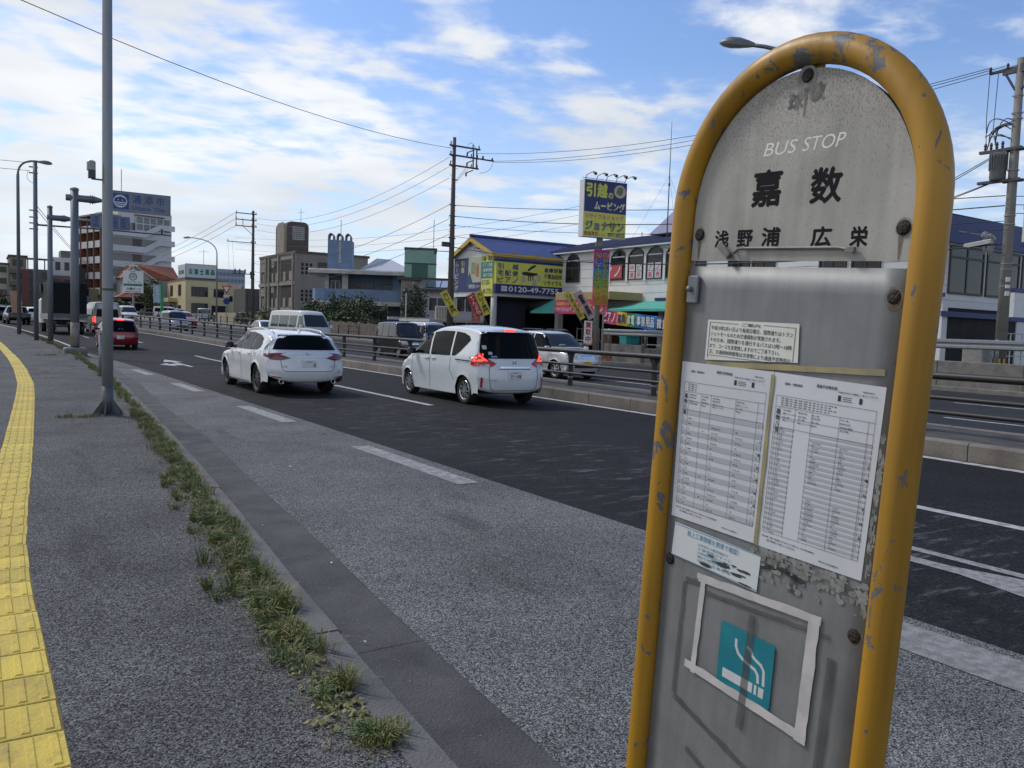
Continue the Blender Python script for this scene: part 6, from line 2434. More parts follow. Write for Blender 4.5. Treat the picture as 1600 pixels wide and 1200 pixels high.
def win(parent, M, x0, x1, z0, z1, nv=2, nh=1, fm=None, pm=None, bw=.06, name='window'):
    fm, pm = fm or M_FRAMEB, pm or M_PANE
    mb = MB()
    mb.box(x0 - bw, x1 + bw, -.07, 0, z0 - bw, z0, M).box(x0 - bw, x1 + bw, -.06, 0, z1, z1 + bw, M)
    mb.box(x0 - bw, x0, -.06, 0, z0, z1, M).box(x1, x1 + bw, -.06, 0, z0, z1, M)
    for k in range(1, nv):
        x = x0 + (x1 - x0) * k / nv
        mb.box(x - bw / 2, x + bw / 2, -.055, -.004, z0, z1, M)
    for k in range(1, nh):
        z = z0 + (z1 - z0) * k / nh
        mb.box(x0, x1, -.050, -.004, z - bw / 2, z + bw / 2, M)
    f = mb.build(name, fm, parent)
    MB().box(x0, x1, -.03, -.002, z0, z1, M).build('pane', pm, f)
    return f


def panel(parent, M, x0, x1, z0, z1, m, name, y=-.05, th=.045):
    return MB().box(x0, x1, y, y + th, z0, z1, M).build(name, m, parent)


# ---------------------------------------------------------------- the recycle shop
M_SHOPW = mat('shop_wall', (.62, .63, .64), .7, var=.08, scale=.8, bump=.15, bscale=10)
M_BLUE = mat('blue_roof_tiles', (.045, .065, .19), .55, var=.28, scale=2.5, bump=.6, bscale=7)
M_BLUEP = mat('blue_paint', (.012, .026, .13), .5, var=.12)
M_YELF = mat('yellow_fascia', (.56, .38, .05), .6, var=.1)
M_YBOARD = mat('lime_yellow_board', (.60, .60, .10), .5, var=.06)
M_NAVY = mat('navy_board', (.016, .026, .13), .5, var=.08)
M_LETW = mat('white_letters', (.62, .63, .62), .5)
M_TEAL = mat('teal_awning', (.07, .36, .29), .7, var=.1, scale=1.5)
M_PINK = mat('magenta_banner', (.45, .03, .12), .65, var=.1)
M_BEIGE = mat('beige_canopy', (.36, .28, .13), .7, var=.12)
M_PINKT = mat('pink_letters', (.55, .10, .20), .6)
SX, SY0, SY1 = 33.0, 19.0, 46.0
shop = thing('recycle_shop', 'white two-storey shop with blue tiled roofs, arched windows and yellow sign boards', 'shop', (SX, SY0, .15))
LY = SY1 - SY0
LM = 51.0 - SY0      # the body runs on behind the gabled wing
E = 6.7            # eave above the root
mb = MB()
mb.box(0, 13, 0, LM, 3.0, E)
for yy in (0, 6, 11, 16.4, LY - .4, LM - .4):
    mb.box(.02, .42, yy, yy + .4, 0, 3.0)
mb.box(6, 13, 0, LM, 0, 3.0)
mb.box(12.6, 13, 0, .4, 0, 3)
sw = mb.build('wall', M_SHOPW, shop)
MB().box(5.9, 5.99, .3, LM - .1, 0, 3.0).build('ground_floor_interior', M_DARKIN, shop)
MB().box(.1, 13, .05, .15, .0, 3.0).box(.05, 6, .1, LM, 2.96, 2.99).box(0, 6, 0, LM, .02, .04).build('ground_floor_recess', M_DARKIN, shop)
# roofs
mb = MB()
ov = .35
mb.add([(-ov, -.1, E - .03), (-ov, LM + .2, E - .03), (5.5, LM - 4, E + 1.35), (5.5, 5, E + 1.35), (13, -.1, E - .03), (13, LM + .2, E - .03), (7, LM - 4, E + 1.35), (7, 5, E + 1.35),
        (-ov, -.1, E + .08), (-ov, LM + .2, E + .08)], [(8, 9, 2, 3), (0, 8, 9, 1), (4, 7, 6, 5), (3, 2, 6, 7), (9, 5, 6, 2), (8, 3, 7, 4), (0, 1, 5, 4)])
rf = mb.build('roof', M_BLUE, shop)
mb = MB()
k = 0
while k < 14:
    z = E + 1.35 * k / 14
    x = -ov + (5.5 + ov) * k / 14
    mb.box(x - .03, x + .02, .2 + k * .35, LM - k * .28, z + .09, z + .135)
    k += 1
mb.build('tile_course', mat('blue_tile_edge', (.018, .03, .10), .5), rf)
mb = MB()
for k in range(12):
    mb.cyl((5.5, 6 + k * 1.7, E + 1.3), (5.5, 6 + k * 1.7, E + 1.75), .03, None, 5)
mb.build('snow_spikes', M_HARD, rf)
mb = MB()
cx, cy, hb = 6.2, 15.7, 4.3
mb.add([(cx - hb, cy - hb, 7.6), (cx + hb, cy - hb, 7.6), (cx + hb, cy + hb, 7.6), (cx - hb, cy + hb, 7.6), (cx, cy, 13.6)], [(0, 1, 4), (1, 2, 4), (2, 3, 4), (3, 0, 4), (3, 2, 1, 0)])
pr = mb.build('pyramid_roof', M_BLUE, shop)
mb = MB()
for k in range(1, 9):
    q = hb * (1 - k / 9.5)
    z = 7.6 + 5.6 * k / 9.5
    mb.tube([(cx - q, cy - q, z + .03), (cx - q, cy + q, z + .02)], .022, 4)
    mb.tube([(cx - q, cy - q, z + .02), (cx + q, cy - q, z + .02)], .022, 4)
mb.build('tile_course', mat('blue_tile_edge', (.018, .03, .10)), pr)
MB().box(-.05, .0, 0, LM, E - .62, E - .55).box(-ov, .05, -.05, LM, E - .1, E - .031).build('eave_trim', M_SHOPW, shop)
# parapet and band on the side facing the stop
MB().box(-.12, 13, -.14, .02, 5.62, 6.72).build('blue_parapet', M_BLUEP, shop)
MB().box(.6, 3.4, -.15, -.12, 6.08, 6.12).build('parapet_rail', M_GALV, shop)
MB().box(-.1, 13, -.1, 0, 2.62, 2.84).box(-.12, -.02, -.1, 17, 3.42, 3.58).build('blue_band', M_BLUEP, shop)
mb = MB()
for z in (3.3, 3.9, 4.4, 4.95, 5.5):
    mb.box(-.012, 0, .02, LY, z - .006, z + .006)
    mb.box(0, 13, -.012, 0, z - .006, z + .006)
mb.build('wall_joint', mat('joint_grey', (.35, .35, .36), .8), shop)
M0 = YF((0, 0, 0))
for x0, x1 in ((.35, 2.80), (3.20, 5.75), (6.15, 8.7), (9.1, 11.6)):
    win(shop, M0, x0, x1, 3.65, 5.45, 2, 1, M_FRAMEB, M_PANE, .09)
    mb = MB().box(x0, x1, -.065, -.052, 5.02, 5.10, M0)
    mb.build('transom', M_FRAMEB, shop)
MB().box(.05, 13, -.06, 0, 5.52, 5.61).build('lintel', mat('lintel_grey', (.30, .31, .32), .7), shop)
# arched windows towards the road, u measured from the far end
M1 = XF((0, LY, 0))


def arch_win(u0, u1, z0=4.7, sp=5.92, top=6.56, papers=None):
    c, w = (u0 + u1) / 2, (u1 - u0) / 2
    out = [(u0, z0), (u1, z0)] + [(c + w * math.cos(math.pi * k / 14), sp + (top - sp) * math.sin(math.pi * k / 14)) for k in range(15)]
    w2 = w - .09
    inn = [(u0 + .09, z0 + .09), (u1 - .09, z0 + .09)] + [(c + w2 * math.cos(math.pi * k / 14), sp + (top - .09 - sp) * math.sin(math.pi * k / 14)) for k in range(15)]
    mb = MB()
    n = len(out)
    for yo in (-.07,):
        vs = [(x, yo, z) for x, z in out] + [(x, yo, z) for x, z in inn] + [(x, 0, z) for x, z in out] + [(x, -.01, z) for x, z in inn]
        fs = []
        for i in range(n):
            j = (i + 1) % n
            fs += [(i, j, n + j, n + i), (2 * n + i, 2 * n + j, j, i), (n + i, n + j, 3 * n + j, 3 * n + i)]
        mb.add(vs, fs, M1)
    mb.box(u0 + .09, u1 - .09, -.06, -.005, sp - .32, sp - .24, M1)
    mb.box(c - .04, c + .04, -.058, -.005, z0 + .09, sp - .32, M1)
    f = mb.build('arched_window', M_FRAMEB, shop)
    MB().prism(inn, -.03, -.004, M1).build('pane', M_PANE, f)
    return f


arch_win(1.2, 2.65)
for u0 in (4.2, 5.83, 7.46, 9.09, 10.72, 12.35, 15.4, 17.0, 21, 22.7):
    arch_win(u0, u0 + 1.45)
mb = MB()
for u0 in (5.83, 7.46, 9.09, 10.72):
    mb = MB().box(u0 - .18, u0, -.09, 0, 4.6, 6.2, M1)
    mb.build('pilaster', M_SHOPW, shop)
ps = MB().box(5.3, 6.95, -.085, -.075, 4.82, 5.62, M1).build('piano_poster', mat('rose_poster', (.42, .06, .10), .6), shop)
mb = MB()
for i, ch in enumerate('アノ'):
    write(mb, ch, 5.42 + i * .8, 6.02 + i * .8, 4.92, 5.52, -.088, .03, 0, M1)
mb.build('lettering', M_LETW, ps)
for u0, chs in ((7.46, ('中ピ', '展示')), (9.09, ('アノ', '販売'))):
    for i in range(2):
        for j in range(2):
            x0, z1 = u0 + .16 + j * .62, 5.62 - i * .45
            pp = MB().box(x0, x0 + .50, -.082, -.072, z1 - .42, z1, M1).build('window_notice', M_PAPER, shop)
            write(MB(), chs[i][j], x0 + .08, x0 + .42, z1 - .37, z1 - .06, -.0845, .03, 0, M1).build('lettering', M_PINKT, pp)
# antenna mast with guys
t = thing('radio_mast', 'thin whip mast rising from the shop roof left of the yellow arch', 'antenna', (SX + 1.0, 36.4, 7.0))
MB().tube([(0, 0, 0), (0, 0, 3.8), (0, 0, 7.0)], [.045, .03, .012], 6).cyl((0, 0, 3.3), (0, 0, 3.45), .06, None, 6).build('mast', M_HARD, t)
mb = MB()
for a in (0, 120, 240):
    mb.tube([(0, 0, 3.9), (2.2 * math.cos(R(a)), 2.2 * math.sin(R(a)), .2)], .006, 4)
mb.build('guy_wire', M_WIRE, t)
t = thing('thin_rod_antenna', 'very short rod antenna just right of the whip mast', 'antenna', (SX + 2.0, 34.6, 7.3))
MB().tube([(0, 0, 0), (0, 0, 4.8)], .02, 5).build('rod', M_HARD, t)

# wing with the gable
WX0, WX1, WY0, WY1, WE, WR = -5.25, .6, 45.5 - SY0, 50.7 - SY0, 6.46, 7.5
mb = MB()
mb.box(WX0, WX1, WY0, WY1, 3.6, WE)
mb.prism([(0, WE), (5.2, WE), (2.6, WR - .05)], 0, 6.0, XF((WX0, WY1, 0)))
mb.build('wing_wall', M_SHOPW, shop)
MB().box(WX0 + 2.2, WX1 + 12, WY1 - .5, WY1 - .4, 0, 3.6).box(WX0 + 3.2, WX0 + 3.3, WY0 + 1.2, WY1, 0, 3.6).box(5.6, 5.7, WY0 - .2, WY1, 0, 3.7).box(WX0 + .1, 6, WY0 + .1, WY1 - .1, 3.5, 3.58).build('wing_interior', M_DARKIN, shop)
MB().box(WX0 + .4, WX0 + 3.2, WY0 + 1.0, WY0 + 1.08, 1.3, 3.55).build('navy_sheet', mat('navy_tarp', (.008, .012, .035), .7, var=.3), shop)
mb = MB()
for s in (-1, 1):
    ym = (WY0 + WY1) / 2
    ye = ym + s * 2.92
    zb = WE - .12
    mb.add([(WX0 - .3, ym, WR + .05), (WX0 - .3, ye, zb), (WX1 - .6, ye, zb), (WX1 + 3.2, ym, WR + .05), (WX0 - .3, ym, WR - .12), (WX0 - .3, ye, zb - .12), (WX1 - .6, ye, zb - .12), (WX1 + 3.2, ym, WR - .12)],
           [(0, 1, 2, 3), (7, 6, 5, 4), (0, 4, 5, 1), (1, 5, 6, 2)])
mb.tube([(WX0 - .35, ym, WR + .10), (WX1 + 2.6, ym, WR + .10)], .10, 8)
wr_ = mb.build('wing_roof', M_BLUE, shop)
mb = MB()
Mg = XF((WX0 - .31, WY1, 0))
for s in (-1, 1):
    mb.prism([(2.6, WR - .0), (2.6 + s * 2.92, WE - .15), (2.6 + s * 2.92, WE - .42), (2.6, WR - .28)], -.02, .06, Mg)
mb.box(WX0 - .3, WX1 - .05, WY0 - .36, WY0 - .29, WE - .36, WE - .14)
mb.build('yellow_fascia', M_YELF, shop)
for x, z in ((2.35, 6.95), (3.3, 6.7)):
    t_ = MB()
    t_.tube([(x, 0, z), (x, -.35, z + .05), (x, -.4, z - .08)], .03, 6, True, XF((WX0, WY1, 0)))
    t_.build('gable_lamp', M_HARD, shop)
mb = MB().cyl((WX0 + .18, WY0 + .18, 0), (WX0 + .18, WY0 + .18, 3.6), .20, None, 16)
mb.build('corner_column', mat('column_paint', (.42, .44, .46), .6), shop, smooth=True)
# board facing the stop
Mb = YF((WX0, WY0 - .22, 3.80)) @ Matrix.Scale(.885, 4, (0, 0, 1))
bd = MB().box(.0, 5.35, -.05, .2, .66, 2.26, Mb).build('moving_sign_board', M_YBOARD, shop)
MB().box(0, 5.35, -.06, .2, 0, .655, Mb).box(0, 5.35, -.055, .2, 2.265, 2.46, Mb).build('sign_blue_band', M_NAVY, bd)
mb = MB()
for i, s in enumerate(('引越', '宅配便', 'ピアノ')):
    z1 = 2.14 - i * .49
    n = len(s)
    for j, ch in enumerate(s):
        x0 = .12 + (j * 1.12 if n == 2 else j * .56)
        write(mb, ch, x0, x0 + .44, z1 - .40, z1, -.055, .03, 0, Mb)
for i, s in enumerate(('倉庫保管', '不要品回収', 'リサイクル')):
    z1 = 2.06 - i * .47
    write(mb, s, 3.72, 5.22, z1 - .36, z1, -.055, .03, 0, Mb)
mb.build('lettering', M_NAVY, bd)
write(MB(), '0120-49-7755', .98, 4.95, .13, .53, -.063, .035, 0, Mb).box(.42, .86, -.064, -.0605, .14, .52, Mb).build('phone_number', M_LETW, bd)
write(MB(), 'フリー', .46, .82, .22, .44, -.066, .02, 0, Mb).build('phone_mark', M_NAVY, bd)
# grand piano carried by three plain round figures, as a generic emblem
mb = MB()
mb.prism([(2.05, 1.40), (2.75, 1.34), (3.20, 1.46), (3.22, 1.58), (2.65, 1.62), (2.2, 1.66), (1.95, 1.55)], -.062, -.05, Mb)
mb.prism([(2.45, 1.68), (3.10, 2.12), (2.98, 2.20), (2.62, 2.02), (2.40, 1.78)], -.062, -.05, Mb)
for x in (2.45, 2.62, 2.80):
    mb.box(x, x + .07, -.062, -.05, .98, 1.40, Mb)
mb.build('piano_emblem', M_TRIM, bd)
mb = MB()
for x, z in ((2.1, 1.2), (2.95, 1.0), (3.3, 1.3)):
    mb = MB()
    mb.prism([(x + .17 * math.cos(6.283 * k / 14), z + .17 * math.sin(6.283 * k / 14)) for k in range(14)], -.064, -.05, Mb)
    mb.box(x - .14, x + .14, -.0635, -.05, z - .32, z - .12, Mb)
    mb.build('emblem_figure', mat('emblem_grey', (.40, .38, .36), .6), bd)
# gable sign panels
Mp = XF((WX0, WY1, 3.92)) @ Matrix.Scale(.96, 4, (0, 0, 1))
p1 = panel(shop, Mp, .02, 2.0, 0, 2.35, M_NAVY, 'navy_side_panel')
mb = MB()
column(mb, 'ムービング', .42, .50, 2.2, .08, -.053, .03, Mp)
column(mb, '引越', 1.25, .42, 2.2, 1.3, -.053, .03, Mp)
mb.build('lettering', mat('pale_yellow_letters', (.56, .54, .22), .6), p1)
p2 = panel(shop, Mp, 2.01, 3.65, .62, 2.35, mat('cream_panel', (.50, .45, .30), .6, col2=(.36, .42, .40), scale=1.5), 'picture_panel')
mb = MB()
for x0, x1, z0, z1, k in ((2.4, 2.9, 1.2, 2.0, 0), (2.95, 3.4, 1.0, 1.9, 1)):
    mb.box(x0, x1, -.056, -.051, z0, z1, Mp)
mb.build('furniture_picture', mat('picture_green', (.18, .32, .15), .6, col2=(.40, .13, .10), scale=1.3, lo=.47, hi=.5), p2)
MB().prism([(1.65, .35), (2.75, .35), (2.2, 1.35)], -.062, -.05, Mp).build('blue_triangle', mat('petrol_blue', (.01, .07, .16), .5), p2)
MB().box(2.01, 3.65, -.06, -.01, .0, .61, Mp).build('navy_strip', M_NAVY, p2)
write(MB(), '沖縄引越センター', 2.08, 3.6, .2, .5, -.062, .02, 0, Mp).build('lettering', M_LETW, p2)
p3 = panel(shop, Mp, 3.72, 5.18, -.35, 2.42, M_YBOARD, 'yellow_side_panel', -.06)
MB().box(3.72, 5.18, -.065, -.0605, .85, 1.95, Mp).build('teal_field', mat('teal_field', (.03, .20, .17), .5), p3)
write(MB(), '引越・家具', 3.80, 5.10, 2.02, 2.36, -.062, .03, 0, Mp).build('lettering', M_NAVY, p3)
mb = MB()
for i, s in enumerate(('・ピアノ専業', '・倉庫保管', '・海外引越')):
    write(mb, s, 3.80, 5.12, 1.62 - i * .34, 1.88 - i * .34, -.068, .02, 0, Mp)
mb.build('lettering', M_LETW, p3)
write(MB(), '0120-', 3.80, 4.9, .42, .75, -.062, .03, 0, Mp).add([], []).build('lettering', M_NAVY, p3)
write(MB(), '49-7755', 3.95, 5.12, -.2, .15, -.062, .03, 0, Mp).build('lettering', M_NAVY, p3)

# canopy, awnings, banners
cz = 3.42
cn = MB().cbox(-2.5, 0, 37.2 - SY0, 42.5 - SY0, cz, cz + .46, .03).build('beige_canopy', M_BEIGE, shop)
Mc = XF((-2.52, 42.5 - SY0, 0))
bn = MB().box(0, 5.2, -.02, .01, cz - .86, cz - .02, Mc).build('magenta_banner', M_PINK, shop)
mb = MB()
write(mb, 'ジョナサン', 1.9, 5.0, cz - .78, cz - .12, -.024, .04, 0, Mc)
write(mb, '高級買取センター', .2, 1.75, cz - .34, cz - .14, -.024, .03, 0, Mc)
mb.build('yellow_lettering', mat('banner_yellow', (.62, .45, .05), .6), bn)
write(MB(), 'リサイクルショップ', .15, 1.8, cz - .72, cz - .44, -.024, .03, 0, Mc).build('white_lettering', M_LETW, bn)


def awning(pts_top, pts_bot, name):
    mb = MB()
    n = 10
    rows = [[Vector(pts_top[0]).lerp(Vector(pts_top[1]), k / n) for k in range(n + 1)], [Vector(pts_bot[0]).lerp(Vector(pts_bot[1]), k / n) for k in range(n + 1)]]
    rows.insert(1, [(a + b) / 2 - Vector((0, 0, .04)) for a, b in zip(*rows)])
    rows.append([p - Vector((0, 0, .12 + .02 * (i % 2))) for i, p in enumerate(rows[-1])])
    o = mb.grid(rows).build(name, M_TEAL, shop)
    s = o.modifiers.new('thickness', 'SOLIDIFY')
    s.thickness = .015
    mb = MB()
    for k in (0, n // 2, n):
        mb.tube([Vector(pts_bot[0]).lerp(Vector(pts_bot[1]), k / n) - Vector((0, 0, .04)), Vector(pts_top[0]).lerp(Vector(pts_top[1]), k / n) - Vector((0, 0, .05))], .018, 5)
    mb.build('awning_arm', M_GALV, o)
    return o


awning(((0, 37.0 - SY0, 3.42), (0, 24.5 - SY0, 3.42)), ((-2.5, 37.4 - SY0, 2.86), (-2.5, 24.2 - SY0, 2.86)), 'teal_awning')
awning(((-1.0, 44.7 - SY0, 3.55), (-.8, 43.0 - SY0, 3.55)), ((-2.6, 45.1 - SY0, 2.72), (-2.3, 42.8 - SY0, 2.72)), 'teal_awning')
Mw = XF((-2.56, 37.6 - SY0, 0))
bn = thing('hanging_banner', 'striped cloth banner of pink, yellow, green and blue panels slung under the teal awning', 'banner', (SX, SY0, .15))
cols = (('ピアノ', 0, 1.25, M_PINK, M_LETW), ('家具', 1.25, 2.1, mat('banner_gold', (.58, .38, .02), .65), M_BLUEP), ('家電', 2.1, 2.9, mat('banner_green', (.02, .20, .06), .65), M_LETW),
        ('事務用品', 2.9, 4.5, mat('banner_blue', (.01, .14, .42), .65), M_LETW), ('雑貨', 4.5, 5.5, mat('banner_navy', (.02, .03, .16), .65), M_LETW))
sag = lambda u: -.075 * u
for s, u0, u1, m, lm in cols:
    rows = []
    for i in range(5):
        rows.append([(u0 + (u1 - u0) * k / 6, -.01 - .03 * math.sin((u0 + (u1 - u0) * k / 6) * 4 + i), 2.80 - .76 * i / 4 + sag(u0 + (u1 - u0) * k / 6)) for k in range(7)])
    c = MB().grid(rows, Mw).build('cloth_panel', m, bn)
    mb = MB()
    n = len(s)
    for j, ch in enumerate(s):
        a = u0 + .08 + (u1 - u0 - .16) * j / n
        b = u0 + .08 + (u1 - u0 - .16) * (j + .9) / n
        write(mb, ch, a, b, 2.16 + sag((a + b) / 2), 2.70 + sag((a + b) / 2), -.055, .03, 0, Mw)
    mb.build('lettering', lm, c)
mb = MB()
for u in (.05, 5.45):
    mb.tube([(u, -.01, 2.8 + sag(u)), (u, .1, 2.95)], .008, 4, True, Mw)
mb.build('cord', M_WIRE, bn)

# pylon sign
t = thing('pylon_sign', 'tall lime yellow and navy shop sign on a pole with five gooseneck lamps', 'sign', (27.79, 34.9, .15), R(-7.7))
MB().tube([(0, 0, 0), (0, 0, 6.6)], .155, 14).cyl((0, 0, 5.95), (0, 0, 6.3), .2, None, 14).build('pole', M_POLE, t, smooth=True)
Ms = Matrix.Translation((-1.18, -.26, 6.50)) @ Matrix.Scale(.95, 4, (0, 0, 1))
bx = MB().cbox(0, 2.62, 0, .5, 0, 3.12, .02, Ms).build('sign_box', mat('sign_box_white', (.58, .58, .58), .5, var=.08), t)
up_ = MB().box(.03, 2.59, -.012, 0, 1.36, 3.09, Ms).build('navy_face', M_NAVY, bx)
mb = MB()
for ch, x0, x1, z0, z1 in (('引', .10, .68, 2.16, 2.94), ('越', .76, 1.40, 2.16, 2.96), ('の', 1.46, 1.76, 2.16, 2.5)):
    write(mb, ch, x0, x1, z0, z1, -.015, .045, 0, Ms)
mb.build('lime_lettering', M_YBOARD, up_)
write(MB(), 'ムービング', .62, 2.52, 1.48, 1.98, -.015, .05, 0, Ms).build('white_lettering', mat('pale_lime_letters', (.58, .58, .38), .5), up_)
mb = MB().prism([(2.17 + .36 * math.cos(6.283 * k / 28), 2.60 + .36 * math.sin(6.283 * k / 28)) for k in range(28)], -.018, -.011, Ms)
rd = mb.build('round_emblem', mat('emblem_cream', (.50, .42, .32), .6), up_)
MB().prism([(2.17 + .26 * math.cos(6.283 * k / 9) * (1 if k % 2 else .7), 2.62 + .24 * math.sin(6.283 * k / 9)) for k in range(9)], -.022, -.0185, Ms).build('emblem_patches', mat('emblem_patch', (.36, .06, .04), .6, col2=(.05, .22, .10), scale=3.5, lo=.48, hi=.52), rd)
dn = MB().box(.03, 2.59, -.012, 0, .04, 1.355, Ms).build('lime_face', M_YBOARD, bx)
write(MB(), 'リサイクルショップ', .12, 2.45, .98, 1.28, -.014, .035, 0, Ms).build('pink_lettering', M_PINKT, dn)
write(MB(), 'ジョナサン', .10, 2.50, .34, .90, -.014, .08, 0, Ms).build('black_lettering', M_TRIM, dn)
write(MB(), 'ジョナサン', .12, 2.48, .36, .88, -.028, .0, 0, Ms).build('grey_lettering', mat('letter_grey', (.30, .30, .29), .6), dn)
mb = MB()
write(mb, '高価買取', .06, .92, .06, .30, -.014, .02, 0, Ms)
write(mb, 'センター', .96, 1.36, .08, .20, -.014, .02, 0, Ms)
mb.build('red_lettering', mat('dark_red_letters', (.30, .03, .03), .6), dn)
write(MB(), '897-8055', 1.52, 2.54, .07, .29, -.014, .02, 0, Ms).build('phone_number', M_NAVY, dn)
mb = MB()
for x in (.1, .75, 1.35, 1.95, 2.5):
    mb.tube([(x, .1, 3.1), (x, -.05, 3.34), (x + .05, -.55, 3.40), (x + .06, -.72, 3.34)], .02, 6, True, Ms)
    mb.cyl((x + .05, -.62, 3.38), (x + .08, -.82, 3.26), .05, .09, 8, Ms)
mb.tube([(0, .25, 3.22), (2.62, .25, 3.22)], .015, 5, True, Ms)
mb.build('gooseneck_lamps', M_HARD, bx)
# vertical board on the same pole
Mv = Matrix.Translation((-.44, -.24, 2.9)) @ Matrix.Scale(1.1, 4, (1, 0, 0))
rows = []
vb = MB().box(0, .86, -.03, .03, 0, 2.95, Mv).build('vertical_board', M_PINK, t)
cs = [(.32, .02, .26), (.05, .10, .40), (.02, .25, .35), (.12, .36, .10), (.45, .34, .05), (.50, .18, .04)]
for k in range(6):
    MB().box(.02, .84, -.036, -.0305, 2.93 - 2.91 * (k + 1) / 6, 2.93 - 2.91 * k / 6, Mv).build('colour_band', mat('band_colour_%s' % 'abcdef'[k], cs[k], .6), vb)
for bold, yy, m in ((.08, -.038, M_TRIM), (.0, -.048, mat('vivid_yellow', (.62, .48, .05), .6))):
    mb = MB()
    column(mb, '自分好みの掘出し物を', .64, .30, 2.82, .12, yy, bold, Mv)
    column(mb, '探して見ませんか', .25, .34, 2.82, .22, yy, bold, Mv)
    mb.build('lettering', m, vb)
mb = MB()
mb.tube([(.45, .05, 0), (.45, .05, 4.4)], .05, 8)
mb.build('stay', M_GALV, t)

# nobori flags leaning out
def nobori(label, x, y, z, cloth, letters, lean, h=2.4, w=.6, s='', ln=25, group=None):
    t = thing('banner_flag', label, 'flag', (x, y, z), R(-20), group)
    Mf = Matrix.Rotation(R(lean), 4, 'Y')
    MB().tube([(0, 0, -1.3), (0, 0, h)], .014, 6, True, Mf).tube([(0, 0, h - .02), (w, 0, h - .02)], .01, 5, True, Mf).build('pole', M_GALV, t)
    rows = []
    for i in range(9):
        rows.append([(.03 + (w - .05) * k / 4, .03 * math.sin(i * .9 + k * 1.4), h - .05 - (h - .5) * i / 8) for k in range(5)])
    c = MB().grid(rows, Mf).build('cloth', cloth, t)
    mb = MB()
    column(mb, s, .03 + (w - .05) / 2, w * .55, h - .15, .6, -.045, .03, Mf)
    mb.build('lettering', letters, c)


M_FY = mat('flag_yellow', (.56, .50, .06), .7)
M_FR = mat('flag_red', (.45, .03, .03), .7)
nobori('yellow flag leaning left of the utility pole, before the grey house', 25.5, 46.3, 1.9, M_FY, M_TRIM, -30, 2.2, .55, 'カレー専門')
nobori('red flag with white letters leaning between the utility pole and the white column', 26.6, 45.1, 1.9, M_FR, M_LETW, -28, 2.0, .5, 'てんぷら')
nobori('yellow flag leaning over the red one beside the white column', 26.9, 44.8, 2.0, M_FY, M_TRIM, -25, 2.1, .55, 'カレー専門')
nobori('pink upright flag close behind the utility pole', 27.4, 47.6, 1.6, mat('flag_pink', (.48, .14, .17), .7), M_FY, 0, 2.4, .6, 'もち')
nobori('yellow flag leaning before the magenta banner', 29.4, 38.0, 1.9, M_FY, M_NAVY, -35, 2.3, .38, 'リサイクル')
nobori('pale pink flag with black letters leaning beside the pylon sign', 28.9, 36.6, 1.9, mat('flag_pale_pink', (.50, .38, .40), .7), M_TRIM, -33, 2.2, .5, '家具')
t = thing('vacancy_board', 'small white upright board with red letters at the foot of the pylon sign', 'sign', (27.3, 34.95, .15), R(-20))
MB().box(-.22, .22, -.02, .02, .9, 2.1).build('board', M_LETW, t)
MB().box(-.02, .02, .02, .05, 0, 2.1).build('stake', M_GALV, t)
mb = MB()
column(mb, '買取中', 0, .30, 2.05, .95, -.022, .04)
mb.build('lettering', mat('red_letters', (.42, .03, .03), .6), t)

# goods in front of the shop
def shelf_rack(label, x, y, z, w=1.8, h=1.5, seed=1):
    t = thing('shelf_rack', label, 'shelf', (x, y, z), R(-90))
    mb = MB()
    for a in (-w / 2, w / 2):
        for b in (-.2, .2):
            mb.box(a - .02, a + .02, b - .02, b + .02, 0, h)
    mb.build('upright', M_GALV, t)
    g = random.Random(seed)
    for k in range(3):
        zz = .2 + k * (h - .3) / 2
        MB().box(-w / 2, w / 2, -.22, .22, zz, zz + .03).build('shelf', M_PAPER if k % 2 else M_CONC, t)
    return t


def crate(label, x, y, z, m, w=.5, h=.3, nm='crate', cat='crate'):
    t = thing(nm, label, cat, (x, y, z), rnd.uniform(-.3, .3))
    mb = MB()
    mb.prism([(-w / 2 + .03, 0), (w / 2 - .03, 0), (w / 2, h), (-w / 2, h)], -w * .35, w * .35)
    mb.build('box', m, t)
    MB().box(-w / 2 - .015, w / 2 + .015, -w * .36 - .015, w * .36 + .015, h - .04, h + .01).build('rim', m, t)


shelf_rack('metal shelf rack under the left teal awning', 31.2, 43.6, .2, 1.8, 1.6, 1)
shelf_rack('metal shelf rack under the magenta banner', 31.6, 40.2, .2, 2.2, 1.7, 2)
shelf_rack('metal shelf rack under the striped banner', 31.0, 33.4, .2, 2.4, 1.6, 3)
M_GB = [mat('goods_blue', (.02, .06, .26), .5), mat('goods_teal', (.03, .26, .27), .5), mat('goods_red', (.30, .07, .05), .6), mat('goods_cream', (.42, .36, .28), .6), mat('goods_brown', (.13, .07, .04), .6), mat('goods_grey', (.28, .28, .29), .5)]
for lab, x, y, z, m, w, h in (('teal plastic tub on the ground right of the pylon pole', 29.9, 34.6, 1.06, M_GB[1], .9, .42), ('deep blue plastic bin under the striped banner', 30.2, 31.9, 1.0, M_GB[0], .62, .75), ('brown cabinet box under the striped banner', 31.2, 35.8, .2, M_GB[4], .8, 1.2),
                              ('pinkish red bag-like box left of the pylon pole', 29.9, 37.9, .9, mat('goods_pink', (.42, .17, .17), .6), .75, .42), ('cream carton beside the white column', 28.8, 44.6, .2, M_GB[3], .8, .9), ('grey carton under the navy sheet', 29.9, 45.9, .2, M_GB[5], .9, 1.1),
                              ('brown chest under the magenta banner', 31.8, 38.4, .2, M_GB[4], 1.1, 1.3), ('small cream carton on the ground under the left teal awning', 30.6, 42.2, .2, M_GB[3], .6, .7)):
    crate(lab, x, y, z, m, w, h)
